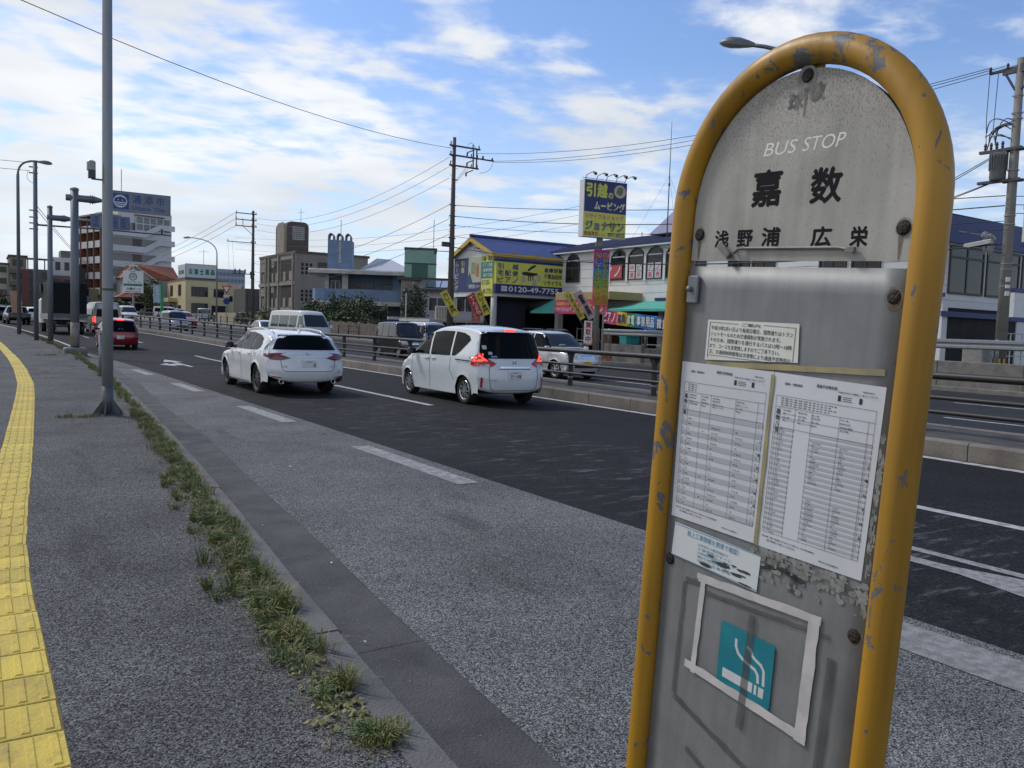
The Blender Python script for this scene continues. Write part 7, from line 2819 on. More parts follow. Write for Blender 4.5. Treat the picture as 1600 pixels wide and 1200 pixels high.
for lab, x, y in (('folding white chair under the striped banner', 30.2, 30.6), ('folding white chair at the edge of the yellow pipe frame', 30.1, 29.0)):
    t = thing('folding_chair', lab, 'chair', (x, y, .85), R(-80))
    mb = MB()
    for a in (-.2, .2):
        mb.tube([(a, -.2, 0), (a, .15, .8)], .012, 5).tube([(a, .2, 0), (a, -.15, .45)], .012, 5)
    mb.build('frame', M_FRAMEW, t)
    MB().box(-.21, .21, -.18, .18, .43, .46).build('seat', M_FRAMEW, t)
    MB().box(-.21, .21, .12, .14, .6, .8).build('backrest', M_FRAMEW, t)
t = thing('sidewalk_ledge', 'raised concrete ledge in front of the shop', 'ledge', (0, 0, 0))
MB().box(29.76, 32.98, 18, 36, .152, .85).build('slab', M_CONC, t)
t = thing('concrete_block', 'pale concrete block beside the transformer pole', 'block', (31.7, 16.5, .15), R(8))
MB().cbox(-1.2, 1.2, -.35, .35, 0, 1.55, .03).build('block', mat('pale_concrete', (.33, .32, .29), .85, var=.2, bump=.3), t)
t = thing('mesh_gate', 'thin pale pipe gate panel in front of the dark ground floor', 'gate', (33.6, 17.0, .15))
mb = MB()
for x in (0, .9, 1.8, 3.4):
    mb.tube([(x, 0, 0), (x, 0, 2.0)], .025, 6)
for z in (2.0, 1.1):
    mb.tube([(0, 0, z), (3.4, 0, z)], .02, 6)
mb.build('pipe_frame', M_FRAMEW, t)
mb = MB().cbox(1.0, 1.7, -.15, .1, 1.35, 1.6, .02)
mb.build('notice_box', M_PLATE_W, t)
for lab, X, Y, z0, z1, w in (('white box sign with navy edges at the right edge, beside the transformer pole', 32.98, 16.4, 2.5, 3.75, 2.6), ('white box sign high at the right edge above the other one', 33.35, 16.1, 5.35, 6.9, 2.6)):
    t = thing('box_sign', lab, 'sign', (X, Y, .1))
    MB().cbox(0, w, -.2, .2, z0 + .16, z1 - .16, .02).build('sign_box', M_LETW, t)
    MB().box(0, w, -.205, .205, z0, z0 + .155).box(0, w, -.205, .205, z1 - .155, z1).build('navy_edge', M_BLUEP, t)
    MB().cyl((w - .3, 0, 0), (w - .3, 0, z0), .08, None, 10).build('post', M_GALV, t)
t = thing('cable_bundle', 'tangle of pale cable clamps on the corner of the shop by the pipe frame', 'cable', (32.85, 17.5, 5.6))
mb = MB()
g = random.Random(9)
for k in range(7):
    mb.lathe([(.0, 0), (.09, .02), (.10, .12), (0, .16)], 8, Matrix.Translation((g.uniform(-.3, .5), -.2, g.uniform(.1, .3))))
for k in range(8):
    x = g.uniform(-.35, .55)
    mb.tube(arc((x, -.2, .2), (x - .2, -.25, -.3), (x + .05, -.2, -.45), 6), .018, 5)
mb.build('clamps', M_INSUL, t)

# ---------------------------------------------------------------- blue house
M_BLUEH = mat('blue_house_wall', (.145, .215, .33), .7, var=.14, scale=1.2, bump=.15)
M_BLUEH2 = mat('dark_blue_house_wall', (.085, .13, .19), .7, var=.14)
M_WHITEH = mat('off_white_paint', (.42, .41, .385), .75, var=.16, scale=1.5)
b = thing('blue_house', 'blue two-storey house with rounded balconies and a tower of three loops', 'house', (29.75, 82.25, zr(80)), R(-28))
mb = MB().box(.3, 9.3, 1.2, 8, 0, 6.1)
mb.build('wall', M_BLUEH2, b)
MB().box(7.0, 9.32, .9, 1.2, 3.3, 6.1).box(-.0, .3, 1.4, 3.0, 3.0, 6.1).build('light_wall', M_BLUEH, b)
for c_ in ((1.9, 2.5, .15, .75, 3.2, 6.1), (9.33, 9.8, .3, 6, 0, 6.1), (.1, .5, .6, 1.0, 3.2, 6.1)):
    MB().box(*c_).build('column', M_WHITEH, b)
mb = MB().cbox(-1.4, 10.0, -.9, 8.4, 6.1, 6.55, .12)
mb.build('roof', M_WHITEH, b)
MB().add([(3, 3, 6.55), (9.6, 3, 6.55), (9.6, 8, 6.55), (3, 8, 6.55), (5.0, 5, 8.2), (6.5, 6, 8.2)], [(0, 1, 5, 4), (1, 2, 5), (2, 3, 4, 5), (3, 0, 4)]).build('pale_roof', mat('pale_metal_roof', (.50, .52, .56), .5), b)
mb = MB()
pts = [(-.9, 1.4), (-1.1, .4), (-.7, -.5), (.2, -.9), (1.2, -.7), (2.2, -1.2), (4.5, -1.3), (9.0, -1.2), (9.4, -1.0)]
rows = [[(x, y, z) for x, y in pts] for z in (3.35, 4.55)]
o = mb.grid(rows).build('balcony', M_BLUEH, b)
s = o.modifiers.new('thickness', 'SOLIDIFY')
s.thickness = .15
mb = MB()
vs = [(x, y) for x, y in pts] + [(9.4, 1.2), (-.9, 1.5)]
mb.add([(x * 1.01, y - .06, 2.95) for x, y in vs] + [(x * 1.01, y - .06, 3.36) for x, y in vs], [tuple(range(len(vs))), tuple(range(2 * len(vs) - 1, len(vs) - 1, -1))] + [(i, (i + 1) % len(vs), len(vs) + (i + 1) % len(vs), len(vs) + i) for i in range(len(vs))])
mb.build('balcony_slab', M_WHITEH, b)
Mh = YF((0, 1.2, 0))
win(b, Mh, 3.2, 5.0, 3.4, 5.3, 2)
win(b, Mh, 6.0, 6.9, 3.4, 5.2, 2)
win(b, Mh, .7, 1.5, 3.4, 5.4, 2, 1, M_FRAMEW)
win(b, Mh, .6, 1.8, 1.0, 2.4, 2)
mb = MB().box(.3, 2.75, .8, 3.0, 6.55, 9.6)
tw = mb.build('tower', M_BLUEH, b)
for k in range(3):
    x0 = .3 + k * .87
    mb = MB()
    out = [(x0 + .30 + .30 * math.cos(math.pi * i / 10), 9.9 + .42 * math.sin(math.pi * i / 10)) for i in range(11)]
    inn = [(x0 + .30 + .20 * math.cos(math.pi * i / 10), 9.9 + .30 * math.sin(math.pi * i / 10)) for i in range(10, -1, -1)]
    mb.prism([(x0 + .6, 9.6)] + out + [(x0, 9.6), (x0 + .1, 9.6)] + inn + [(x0 + .5, 9.6)], .82, 2.2)
    mb.build('tower_loop', M_BLUEH, tw)
mb = MB()
for k in range(9):
    mb.box(1.45, 1.65, .78, .80, 7.3 + k * .24, 7.46 + k * .24)
mb.build('vent_blocks', mat('pale_vent', (.50, .48, .36), .7), tw)
MB().tube([(1.5, 1.8, 9.6), (1.5, 1.8, 11.8)], .03, 5).build('antenna', M_HARD, tw)

# ---------------------------------------------------------------- grey-brown apartments
M_TAUPE = mat('taupe_render', (.23, .21, .18), .8, var=.14, scale=.7, bump=.15)
M_TAUPED = mat('dark_taupe', (.10, .078, .068), .8, var=.15)
M_BLOCKW = mat('pierced_blocks', (.42, .44, .42), .7)
b = thing('apartment_block', 'grey-brown three-storey apartment block with a round-shouldered roof tower', 'apartment block', (33, 101, .88))
mb = MB().box(0, 9.5, 0, 15.5, 2.0, 9.2).box(1.5, 9.5, 1.5, 15.5, 0, 2.0)
for yy in (0, 5, 10, 15.1):
    mb.box(0, .4, yy, yy + .4, 0, 2.0)
mb.build('wall', M_TAUPE, b)
MB().box(-.1, 9.7, -.1, 15.6, 9.2, 9.5).build('parapet', M_TAUPED, b)
Ma = XF((0, 15.5, 0))
for lv in (2.6, 5.9):
    for u0, u1 in ((.6, 3.0), (5.0, 8.4), (9.6, 14.4)):
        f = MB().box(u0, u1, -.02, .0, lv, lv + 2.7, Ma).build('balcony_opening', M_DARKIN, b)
        mb = MB()
        for q in range(4):
            if (q + int(u0)) % 2:
                continue
            mb.box(u0 + (u1 - u0) * q / 4, u0 + (u1 - u0) * (q + .8) / 4, -.08, -.02, lv, lv + 1.15, Ma)
        mb.build('parapet_panel', M_TAUPE, f)
    mb = MB()
    for i in range(6):
        for j in range(6):
            mb.box(.9 + i * .32, 1.1 + i * .32, -.05, -.021, lv + 1.5 + j * .19, lv + 1.62 + j * .19, Ma)
            mb.box(5.6 + i * .2, 5.72 + i * .2, -.05, -.021, lv + 1.9 + j * .13, lv + 1.98 + j * .13, Ma)
    mb.build('pierced_screen', M_BLOCKW, b)
mb = MB()
for u in (3.2, 4.7, 8.8, 14.7):
    mb.box(u, u + .35, -.25, 0, 2.0, 9.2, Ma)
mb.box(0, 15.5, -.15, 0, 5.35, 5.75, Ma)
mb.build('pier', M_TAUPE, b)
Mb2 = YF((0, 0, 0))
for lv in (3.3, 6.6):
    win(b, Mb2, 2.9, 6.2, lv, lv + 1.6, 3)
    mb = MB()
    for i in range(3):
        for j in range(3):
            mb.box(.7 + i * .55, 1.0 + i * .55, -.03, -.001, lv + .1 + j * .5, lv + .45 + j * .5)
    mb.build('vent_openings', M_DARKIN, b)
out = [(0, 0), (2.9, 0)] + [(2.3 + .6 * math.cos(R(a)), 3.6 + .6 * math.sin(R(a))) for a in (0, 30, 60, 90)] + [(.6 + .6 * math.cos(R(a)), 3.6 + .6 * math.sin(R(a))) for a in (90, 120, 150, 180)]
tw = MB().prism(out, 0, 4.6, Matrix.Translation((.4, 5.0, 9.4))).build('roof_tower', M_TAUPED, b)
MB().prism([(x * .995, z) for x, z in out], -.01, .0, XF((.39, 9.6 - 0.5, 9.4)) @ Matrix.Scale(1.1, 4, (1, 0, 0))).build('tower_lit_side', M_TAUPE, tw)  # paler render on the left side paints in the light falling there
mb = MB()
for i in range(9):
    for j in range(7):
        mb.box(1.15 + i * .18, 1.28 + i * .18, 4.96, 4.999, 11.3 + j * .25, 11.48 + j * .25)
mb.build('pierced_screen', M_BLOCKW, tw)
MB().tube([(2.9, 7, 13.4), (2.9, 7, 15.6)], .03, 5).tube([(2.4, 7, 15.0), (3.4, 7, 15.2)], .02, 4).build('antenna', M_HARD, tw)

# ---------------------------------------------------------------- cream office with the green sign
M_CREAMW = mat('cream_render', (.50, .43, .25), .8, var=.12, scale=.6, bump=.12)
b = thing('cream_office', 'cream two-storey office with a white and green rooftop sign', 'building', (33, 165.5, 1.8))
MB().box(0, 7.6, 0, 18, 0, 7.0).box(7.6, 10.6, .9, 14, 0, 6.6).build('wall', M_CREAMW, b)
MB().box(-.08, 7.7, -.08, 18.1, 7.0, 7.2).build('parapet', M_CONC, b)
My = YF((0, 0, 0))
Mx = XF((0, 18, 0))
for z0 in (.9, 4.0):
    win(b, My, 1.1, 4.0, z0, z0 + 1.75, 4)
win(b, My, 5.2, 7.0, 4.0, 5.5, 2)
win(b, My, 4.8, 7.3, 0, 2.3, 2, 1, M_FRAMEB, M_DARKIN)
for x in (8.3, 9.6):
    win(b, YF((0, .9, 0)), x, x + .55, 3.3, 4.3, 1)
for u in (3.5, 11.5):
    win(b, Mx, u, u + 2.4, 4.2, 6.2, 2)
    win(b, Mx, u, u + 2.4, .4, 2.2, 2)
MB().box(-1.6, 0, 8, 15, 2.9, 3.7).build('porch', M_CREAMW, b)
sg = MB().box(0, 5.7, 0, 7.0, 7.5, 10.0).build('roof_sign', mat('sign_pale', (.46, .50, .52), .5, var=.06), b)
mb = MB()
for i, ch in enumerate('公富士薬品'):
    write(mb, ch, .55 + i * 1.0, 1.3 + i * 1.0, 8.1, 9.2, -.02, .05)
write(mb, '富士薬品', 1.0, 5.6, 8.2, 9.0, -.02, .05, 0, XF((0, 7.0, 0)))
mb.build('lettering', mat('sign_green', (.02, .17, .07), .6), sg)
mb = MB()
for x0, x1 in ((-.03, .06), (5.64, 5.73)):
    mb.box(x0, x1, -.03, .06, 7.2, 10.05)
mb.box(0, 5.7, -.03, .0, 10.0, 10.08)
mb.box(0, 5.7, .1, 6.9, 7.2, 7.49)
mb.build('sign_frame', mat('sign_dark_frame', (.06, .075, .075), .6), sg)
MB().tube([(5, 8, 7), (5, 8, 13.5)], .04, 5).tube([(4, 8, 13), (6, 8, 13.2)], .03, 4).build('antenna', M_HARD, b)

# ---------------------------------------------------------------- white block with balconies and stairs
M_BLOCK = mat('white_render', (.56, .56, .56), .8, var=.10, scale=.3, bump=.1)
M_PIER = mat('brick_brown', (.16, .065, .04), .8, var=.2)
b = thing('white_apartment_block', 'white six-storey block with brown balcony piers and zigzag stair parapets', 'apartment block', (23, 196, 2.0), R(15.2))
H = 22.4
MB().box(0, 14.3, 0, 15, 0, H - 1.6).box(2.5, 14.3, 0, 12, H - 1.6, H).build('wall', M_BLOCK, b)
Mx = XF((0, 15, 0))
My = YF((0, 0, 0))
for k in range(5):
    z = 4.2 + k * 3.35
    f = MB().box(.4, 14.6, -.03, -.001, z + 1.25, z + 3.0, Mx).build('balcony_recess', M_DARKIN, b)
    mb = MB()
    for q in range(4):
        u = .7 + q * 3.6
        mb.box(u, u + 2.9, -.9, -.8, z, z + 1.25, Mx)
    mb.box(.2, 14.8, -.9, 0, z - .2, z, Mx)
    mb.build('balcony_parapet', M_BLOCK, f)
    mb = MB()
    for q in range(4):
        u = 1.2 + q * 3.6
        mb.box(u, u + .9, -.06, -.031, z + .9, z + 2.7, Mx)
    mb.build('balcony_door', M_PANEL, f)
mb = MB()
for u in (.2, 3.75, 7.6, 10.95, 14.5):
    mb.box(u, u + .38, -1.05, -.001, 3.6, H - 1.6, Mx)
mb.box(-.3, 15.3, -1.1, 0, 3.4, 3.75, Mx)
mb.build('pier', M_PIER, b)
mb = MB()
mb.prism([(-.5, 0), (15.5, 0), (15.2, .35), (-.2, .35)], -1.4, 3, XF((0, 15, H - 1.6)))
mb.build('eaves', mat('weathered_eave', (.30, .22, .16), .8, var=.4, scale=2), b)
for k in range(5):
    z = 3.4 + k * 3.35
    if z > H - 5:
        continue
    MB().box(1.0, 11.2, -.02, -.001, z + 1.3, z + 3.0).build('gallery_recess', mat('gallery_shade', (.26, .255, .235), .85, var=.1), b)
    MB().box(5.6, 7.6, -.04, -.021, z + 1.3, z + 3.0).build('gallery_door', mat('gallery_door', (.10, .09, .08), .7), b)
    MB().prism([(.2, z), (8.0, z), (11.2, z + 1.9), (14.6, z + 1.9), (14.6, z + 3.1), (11.0, z + 3.1), (7.9, z + 1.3), (.2, z + 1.3)], -1.0, -.85).build('stair_parapet', M_BLOCK, b)
MB().box(6.2, 14.0, -.3, 0, H - 4.4, H - 4.2).build('sunroom_floor', M_BLOCK, b)
sr = win(b, YF((0, -.1, 0)), 6.4, 13.8, H - 4.0, H - 1.2, 5, 2, M_FRAMEW, M_PANEL, .22, 'sunroom')
MB().box(6, 12.5, -.6, 1.5, H - .9, H - .75).build('sunroom_roof', mat('rust_roof', (.20, .09, .06), .8), b)
MB().tube([(4.5, 3, H), (4.5, 3, H + 9)], .07, 5).build('antenna', M_HARD, b)
sp = thing('street_shop', 'row of brown-signed shop fronts at the foot of the white block', 'shop', (20.4, 196, 2.0), R(15.2))
MB().box(-.2, 3.2, .8, 15, 0, 5.2).build('wall', mat('shopfront_tan', (.24, .19, .12), .8, var=.2), sp)
Mz = XF((-.2, 15, 0))
for u in (.5, 5, 9.6):
    win(sp, Mz, u, u + 4.0, 3.6, 5.0, 2, 1, M_FRAMEB, M_PANE, .15)
    MB().box(u, u + 4.0, -.02, 0, .1, 1.9, Mz).build('shopfront', M_DARKIN, sp)
sg = MB().box(.4, 9.0, -.4, -.1, 2.1, 3.5, Mz).build('sign_board', mat('tan_sign', (.36, .23, .11), .7), sp)
write(MB(), '食', 6.2, 7.2, 2.3, 3.3, -.43, .05, 0, Mz).build('lettering', M_TRIM, sg)
s2 = MB().box(9.2, 14.2, -.4, -.1, 2.0, 3.6, Mz).build('sign_board', M_SIGNW, sp)
MB().prism([(9.4, 2.2), (11.6, 2.2), (10.2, 3.4), (9.4, 3.4)], -.43, -.41, Mz).build('green_mark', mat('sign_green', (.02, .17, .07)), s2)
MB().prism([(11.7, 2.4), (13.8, 2.3), (13.4, 3.0), (12.2, 3.1)], -.43, -.41, Mz).build('dark_mark', M_NAVY, s2)

# ---------------------------------------------------------------- tiled house
M_TERRA = mat('terracotta_tiles', (.27, .085, .045), .8, var=.28, scale=1.5, bump=.5, bscale=4)
b = thing('tiled_house', 'house with orange tiled roofs and white bargeboards beside the white block', 'house', (24.8, 185, 2.1))
MB().box(.2, 10.5, 0, 10, 0, 7.6).prism([(.2, 7.6), (5.6, 7.6), (2.0, 9.9)], 0, 10).build('wall', mat('house_grey', (.30, .29, .28), .8, var=.12), b)
mb = MB()
mb.add([(-.4, -.4, 7.3), (-.4, 10, 7.3), (2.0, 10, 10.2), (2.0, -.4, 10.2), (6.2, -.4, 7.2), (11, -.4, 7.2), (11, 10, 7.2), (10.5, 5, 10.2), (2.0, 5, 10.2), (6.2, 10, 7.2)], [(0, 3, 2, 1), (3, 4, 5, 7), (3, 7, 2), (7, 5, 6), (2, 7, 6, 9)])
mb.build('roof', M_TERRA, b)
mb = MB()
mb.prism([(-.5, 7.2), (2.0, 10.2), (6.3, 7.1), (6.3, 6.8), (2.0, 9.85), (-.5, 6.9)], -.5, -.3)
mb.build('bargeboard', M_WHITEH, b)
for x in (3.3, 4.5):
    win(b, YF((0, 0, 0)), x, x + .6, 5.0, 6.3, 1)
b2 = thing('tiled_porch', 'low hipped orange tiled roof on thin posts before the tiled house', 'porch', (23.2, 177, 2.1))
MB().add([(-.5, -.5, 3.2), (6.8, -.5, 3.2), (6.8, 6, 3.2), (-.5, 6, 3.2), (4.2, 2.5, 5.8), (5.5, 3, 5.8)], [(0, 1, 5, 4), (1, 2, 5), (2, 3, 4, 5), (3, 0, 4)]).build('roof', M_TERRA, b2)
MB().box(-.6, 6.9, -.6, 6.1, 2.8, 3.18).build('eaves', M_FRAMEB, b2)
for x in (-.3, 2.2, 4.4, 6.5):
    MB().box(x, x + .15, -.3, -.15, 0, 2.8).build('post', M_WHITEH, b2)
MB().box(.2, 6.4, 2, 6, 0, 2.8).build('wall', M_DARKIN, b2)
MB().box(-3.0, 9.5, -2.4, -2.2, 2.1, 2.3).build('carport_beam', M_WHITEH, b2)
for x in (-2.9, 1, 5, 9.3):
    MB().box(x, x + .12, -2.4, -2.28, 0, 2.1).build('carport_post', M_WHITEH, b2)

t = thing('home_sign', 'square white sign with a green round mark on a grey pole near the tiled house', 'sign', (21.7, 150, 2.0), R(-20))
MB().cyl((0, 0, 0), (0, 0, 3.6), .14, None, 10).build('pole', M_GALV, t)
bx = MB().cbox(-1.55, 1.55, -.2, .2, 3.5, 7.1, .03).build('sign_box', M_LETW, t)
mb = MB()
M_ = Matrix.Identity(4)
vs = [(r * math.cos(6.283 * k / 24), -.22, 6.15 + r * math.sin(6.283 * k / 24)) for r in (.48, .62) for k in range(24)]
mb.add(vs, [(k, (k + 1) % 24, 24 + (k + 1) % 24, 24 + k) for k in range(24)])
for z in (6.0, 6.2, 6.4):
    mb.box(-.36, .36, -.225, -.215, z - .05, z + .04)
MB_ = MB().box(-1.45, 1.45, -.225, -.205, 4.65, 5.0)
mb.build('round_mark', mat('mark_green', (.02, .16, .12), .6), bx)
MB_.build('green_bar', mat('mark_green', (.02, .16, .12)), bx)
write(write(write(MB(), '大建ホーム', -1.0, 1.25, 3.95, 4.40, -.215, .03), 'マイ ホーム', -.9, 1.3, 5.12, 5.42, -.215, .02), '株式会社 沖縄支店', -1.2, 1.2, 3.6, 3.8, -.215, .02).build('lettering', M_TRIM, bx)
lm = MB().box(-.4, .4, -.6, .2, 7.1, 7.25).tube([(0, 0, 7.1), (0, 0, 8.1)], .05, 6).box(-.7, .7, -.1, .1, 7.9, 8.1)
lm.build('sign_lamps', M_LETW, bx)
t = thing('green_pole_sign', 'tall pale blue name board on a bright green post left of the cream office', 'sign', (23.1, 135, 1.6))
MB().box(.25, .62, -.15, .15, 0, 5.0).build('post', mat('bright_green', (.02, .27, .07), .6), t)
bx = MB().cbox(-.75, .24, -.12, .12, 2.2, 4.9, .02).build('board', mat('pale_blue_board', (.26, .42, .46), .6, var=.1), t)
mb = MB()
column(mb, '駐車場入口', -.25, .5, 4.75, 2.35, -.123, .02)
mb.build('lettering', M_LETW, bx)

# ---------------------------------------------------------------- green house, grey bungalow, walls and shed bits
M_GREENH = mat('pale_green_wall', (.22, .36, .29), .75, var=.1, scale=.8)
b = thing('green_house', 'pale green house with a square roof tower behind the trees', 'house', (33.6, 71.0, .6), R(-27))
MB().box(-.35, 6.5, 0, 8, 0, 5.3).build('wall', mat('beige_wall', (.24, .22, .19), .8, var=.1), b)
MB().box(-.7, 6.8, -.3, 8.2, 5.3, 5.55).build('roof_slab', mat('dark_green_trim', (.04, .06, .05), .7), b)
MB().box(2.0, 6.8, -.25, .1, 4.75, 5.3).build('green_panel', M_GREENH, b)
MB().box(-.1, 2.9, .8, 3.6, 5.55, 8.2).build('roof_tower', M_GREENH, b)
MB().box(-.15, 2.95, .75, 3.65, 8.2, 8.4).box(-.12, 2.92, .77, 3.62, 6.85, 6.97).build('tower_trim', mat('dark_green_trim', (.04, .06, .05)), b)
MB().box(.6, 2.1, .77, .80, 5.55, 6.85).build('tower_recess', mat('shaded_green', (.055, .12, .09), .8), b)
MB().tube([(2.6, 2, 8.4), (2.6, 2, 11.2)], .03, 5).build('antenna', M_HARD, b)
win(b, YF((0, 0, 0)), .2, 1.6, 2.9, 4.2, 2)
b = thing('grey_bungalow', 'small grey house with a solar panel roof beside the gabled shop wing', 'house', (32.2, 64.5, .5), R(-30))
MB().box(0, 5.5, 0, 6, 0, 4.2).build('wall', mat('bungalow_white', (.36, .36, .38), .8, var=.1), b)
MB().add([(-.4, -.5, 4.15), (5.9, -.5, 4.15), (5.9, 6, 5.3), (-.4, 6, 5.3), (-.4, -.5, 4.35), (5.9, -.5, 4.35), (5.9, 6, 5.5), (-.4, 6, 5.5)], [(4, 5, 6, 7), (0, 4, 7, 3), (0, 1, 5, 4), (1, 2, 6, 5), (3, 2, 1, 0)]).build('roof', mat('dark_roof_sheet', (.03, .032, .04), .5), b)
sp_ = MB()
for k in range(4):
    sp_.add([(.2 + k * 1.35, 0, 4.47), (1.45 + k * 1.35, 0, 4.47), (1.45 + k * 1.35, 4.5, 5.26), (.2 + k * 1.35, 4.5, 5.26)], [(0, 1, 2, 3)])
o = sp_.build('solar_panel', mat('solar_blue', (.02, .03, .07), .15), b)
o.modifiers.new('thickness', 'SOLIDIFY').thickness = .05
win(b, YF((0, 0, 0)), .6, 2.0, 2.5, 3.6, 2, 1, M_FRAMEW)
win(b, YF((0, 0, 0)), 3.0, 4.4, 2.5, 3.6, 2, 1, M_FRAMEW)
t = thing('air_conditioner', 'pale air conditioner unit on a ledge left of the utility pole', 'air conditioner', (29.6, 55.4, 2.2), R(-25))
MB().cbox(-.75, .75, -.25, .25, 0, 1.0, .03).build('casing', mat('ac_beige', (.40, .385, .34), .6), t)
mb = MB()
for k in range(7):
    mb.box(-.66 + k * .2, -.52 + k * .2, -.262, -.251, .08, .92)
mb.build('grille', mat('ac_shadow', (.20, .19, .17), .7), t)
t = thing('ledge_roof', 'flat carport roof edge under the air conditioner', 'carport', (0, 0, 0))
MB().box(26.8, 33, 52.5, 57.5, 2.0, 2.18).build('roof', M_WHITEH, t)
for x, yy in ((27, 52.8), (30, 52.8), (27, 57.2)):
    MB().box(x, x + .12, yy, yy + .12, .2, 2.0).build('post', M_WHITEH, t)
MB().box(30.5, 33, 52.6, 57.4, .2, 2.0).build('dark_bay', M_DARKIN, t)
t = thing('blue_sheet_fence', 'bright blue sheet fence behind the black boxy van', 'fence', (0, 0, 0))
MB().box(27.2, 31.5, 60.2, 60.3, .3, 2.2).build('sheet', mat('blue_sheet', (.015, .035, .19), .6, var=.2), t)
MB().box(26.9, 30.9, 59.7, 59.9, 2.1, 2.32).build('top_rail', M_WHITEH, t)
MB().cyl((28.3, 59.5, .2), (28.3, 59.5, 4.2), .05, None, 8).build('white_post', M_FRAMEW, t)
t = thing('brown_board_fence', 'weathered brown board fence under the dark hedge', 'fence', (0, 0, 0))
mb = MB()
for k in range(26):
    v = 60.5 + k * .7
    x = 26.35
    mb.box(x, x + .05, v, v + .66, zr(v) + .15, zr(v) + 1.35 + .05 * (k % 3))
mb.build('boards', mat('weathered_boards', (.115, .095, .08), .85, var=.25, scale=2), t)
t = thing('gate_post', 'stubby white gate post at the end of the brown board fence', 'post', (26.4, 58.7, .35))
MB().cbox(-.25, .25, -.25, .25, 0, 1.25, .03).build('pillar', M_WHITEH, t)
MB().cbox(-.29, .29, -.29, .29, 1.25, 1.33, .02).build('cap', M_WHITEH, t)
t = thing('cream_garden_wall', 'long cream garden wall running in front of the apartment block', 'wall', (0, 0, 0))
MB().box(29.5, 29.8, 90, 128, .6, 2.6).build('wall', mat('cream_wall', (.30, .26, .17), .8, var=.2), t)

# ---------------------------------------------------------------- far left and far away
def block(name, label, loc, rz, w, dp, h, m, cat='building', rows=3, cols=3, wm=None, win_m=None, top=None, group=None):
    b = thing(name, label, cat, loc, rz, group)
    MB().box(0, w, 0, dp, 0, h).build('wall', m, b)
    for i in range(rows):
        for j in range(cols):
            z0 = h * (i + .35) / rows
            x0 = w * (j + .2) / cols
            win(b, YF((0, 0, 0)), x0, x0 + w / cols * .55, z0, z0 + h / rows * .42, 2, 1, M_FRAMEB, win_m or M_PANE, .08)
    if top:
        MB().box(-.2, w + .2, -.2, dp + .2, h, h + .35).build('roof', top, b)
    return b


b = block('far_cream_building', 'cream building with big dark windows at the left edge', (1.5, 191, 2.1), 0, 3.7, 12, 8.8, mat('far_cream', (.38, .36, .29), .8), 'building', 4, 2, top=M_CONCD)
MB().box(.3, 3.2, -.4, -.05, 2.4, 3.4).build('red_sign', mat('sign_red', (.40, .02, .02), .6), b)
MB().box(3.3, 4.6, -.5, -.05, 2.2, 5.0).build('grey_sign', mat('grey_sign_board', (.22, .25, .28), .6), b)
b = block('far_tan_building', 'tan and red-brown building standing left of the lamp post', (5.3, 190, 2.1), 0, 2.9, 12, 10.4, mat('far_tan', (.22, .19, .14), .8), 'building', 4, 1, top=M_CONCD)
MB().box(2.0, 3.4, -1.2, -.05, 0, 8.0).build('red_brown_pier', mat('red_brown', (.13, .055, .045), .8), b)
for k in range(3):
    MB().box(-.1, 2.0, -1.0, 0, 2.4 + k * 2.4, 3.2 + k * 2.4).build('balcony', mat('far_tan_dark', (.14, .12, .10), .8), b)
b = block('far_grey_building', 'dark grey building with an open roof frame between the left poles', (8.3, 190, 2.1), 0, 4.3, 12, 8.2, mat('far_grey', (.12, .115, .12), .8), 'building', 3, 2)
mb = MB().box(-.1, 4.6, -.2, .2, 10.0, 10.35)
for x in (0, 1.4, 2.9, 4.2):
    mb.box(x, x + .2, -.1, .1, 8.2, 10.0)
mb.build('roof_frame', M_CONCD, b)
b = block('far_pink_building', 'building with a white upper and dusty pink lower half left of the white block', (13.3, 200, 2.1), 0, 3.6, 14, 7.6, mat('dusty_pink', (.22, .14, .12), .8), 'building', 2, 2)
MB().box(-.05, 3.65, -.05, 14, 7.6, 11.4).build('upper_wall', M_BLOCK, b)
for x in (.6, 2.3):
    win(b, YF((0, -.05, 0)), x, x + .8, 8.8, 10.4, 1)
MB().box(1.6, 3.7, .5, 6, 11.4, 12.9).build('roof_box', mat('grey_brown_box', (.16, .15, .14), .8), b)
b = block('far_dark_building', 'dark building glimpsed between the grey posts and the white block', (16.9, 204, 2.1), 0, 5.0, 14, 9.6, mat('far_dark', (.09, .085, .085), .8), 'building', 3, 2)
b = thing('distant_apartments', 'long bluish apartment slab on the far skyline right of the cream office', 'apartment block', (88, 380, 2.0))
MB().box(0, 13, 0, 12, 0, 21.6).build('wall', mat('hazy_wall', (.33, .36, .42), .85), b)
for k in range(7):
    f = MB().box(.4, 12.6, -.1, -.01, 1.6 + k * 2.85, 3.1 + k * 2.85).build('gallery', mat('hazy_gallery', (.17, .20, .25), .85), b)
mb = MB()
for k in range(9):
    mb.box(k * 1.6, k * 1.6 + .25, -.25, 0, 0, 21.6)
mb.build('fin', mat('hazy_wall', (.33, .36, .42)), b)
for i, (lab, X, Y, w, h, m) in enumerate((('low pale roof far off between cream office and the bracketed pole', 60, 245, 12, 7, (.34, .32, .29)), ('low grey-brown building far off behind the bracketed pole', 50, 200, 9, 6, (.16, .145, .125)), ('dark shed between the cream office and the apartment block', 40, 150, 6, 5.2, (.07, .065, .06)))):
    b = block('far_low_building', lab, (X, Y, 2), 0, w, 8, h, mat('far_low_wall_%s' % 'abc'[i], m, .85), 'building', 1, 3)
g = MB()
rows = []
for k in range(40):
    x = -500 + k * 50
    rows.append((x, 14 + 6 * math.sin(k * .9) + 4 * math.sin(k * 2.3)))
mb = MB().grid([[(x, 900, -2) for x, h in rows], [(x, 930, h) for x, h in rows], [(x, 1100, h * .8) for x, h in rows]])
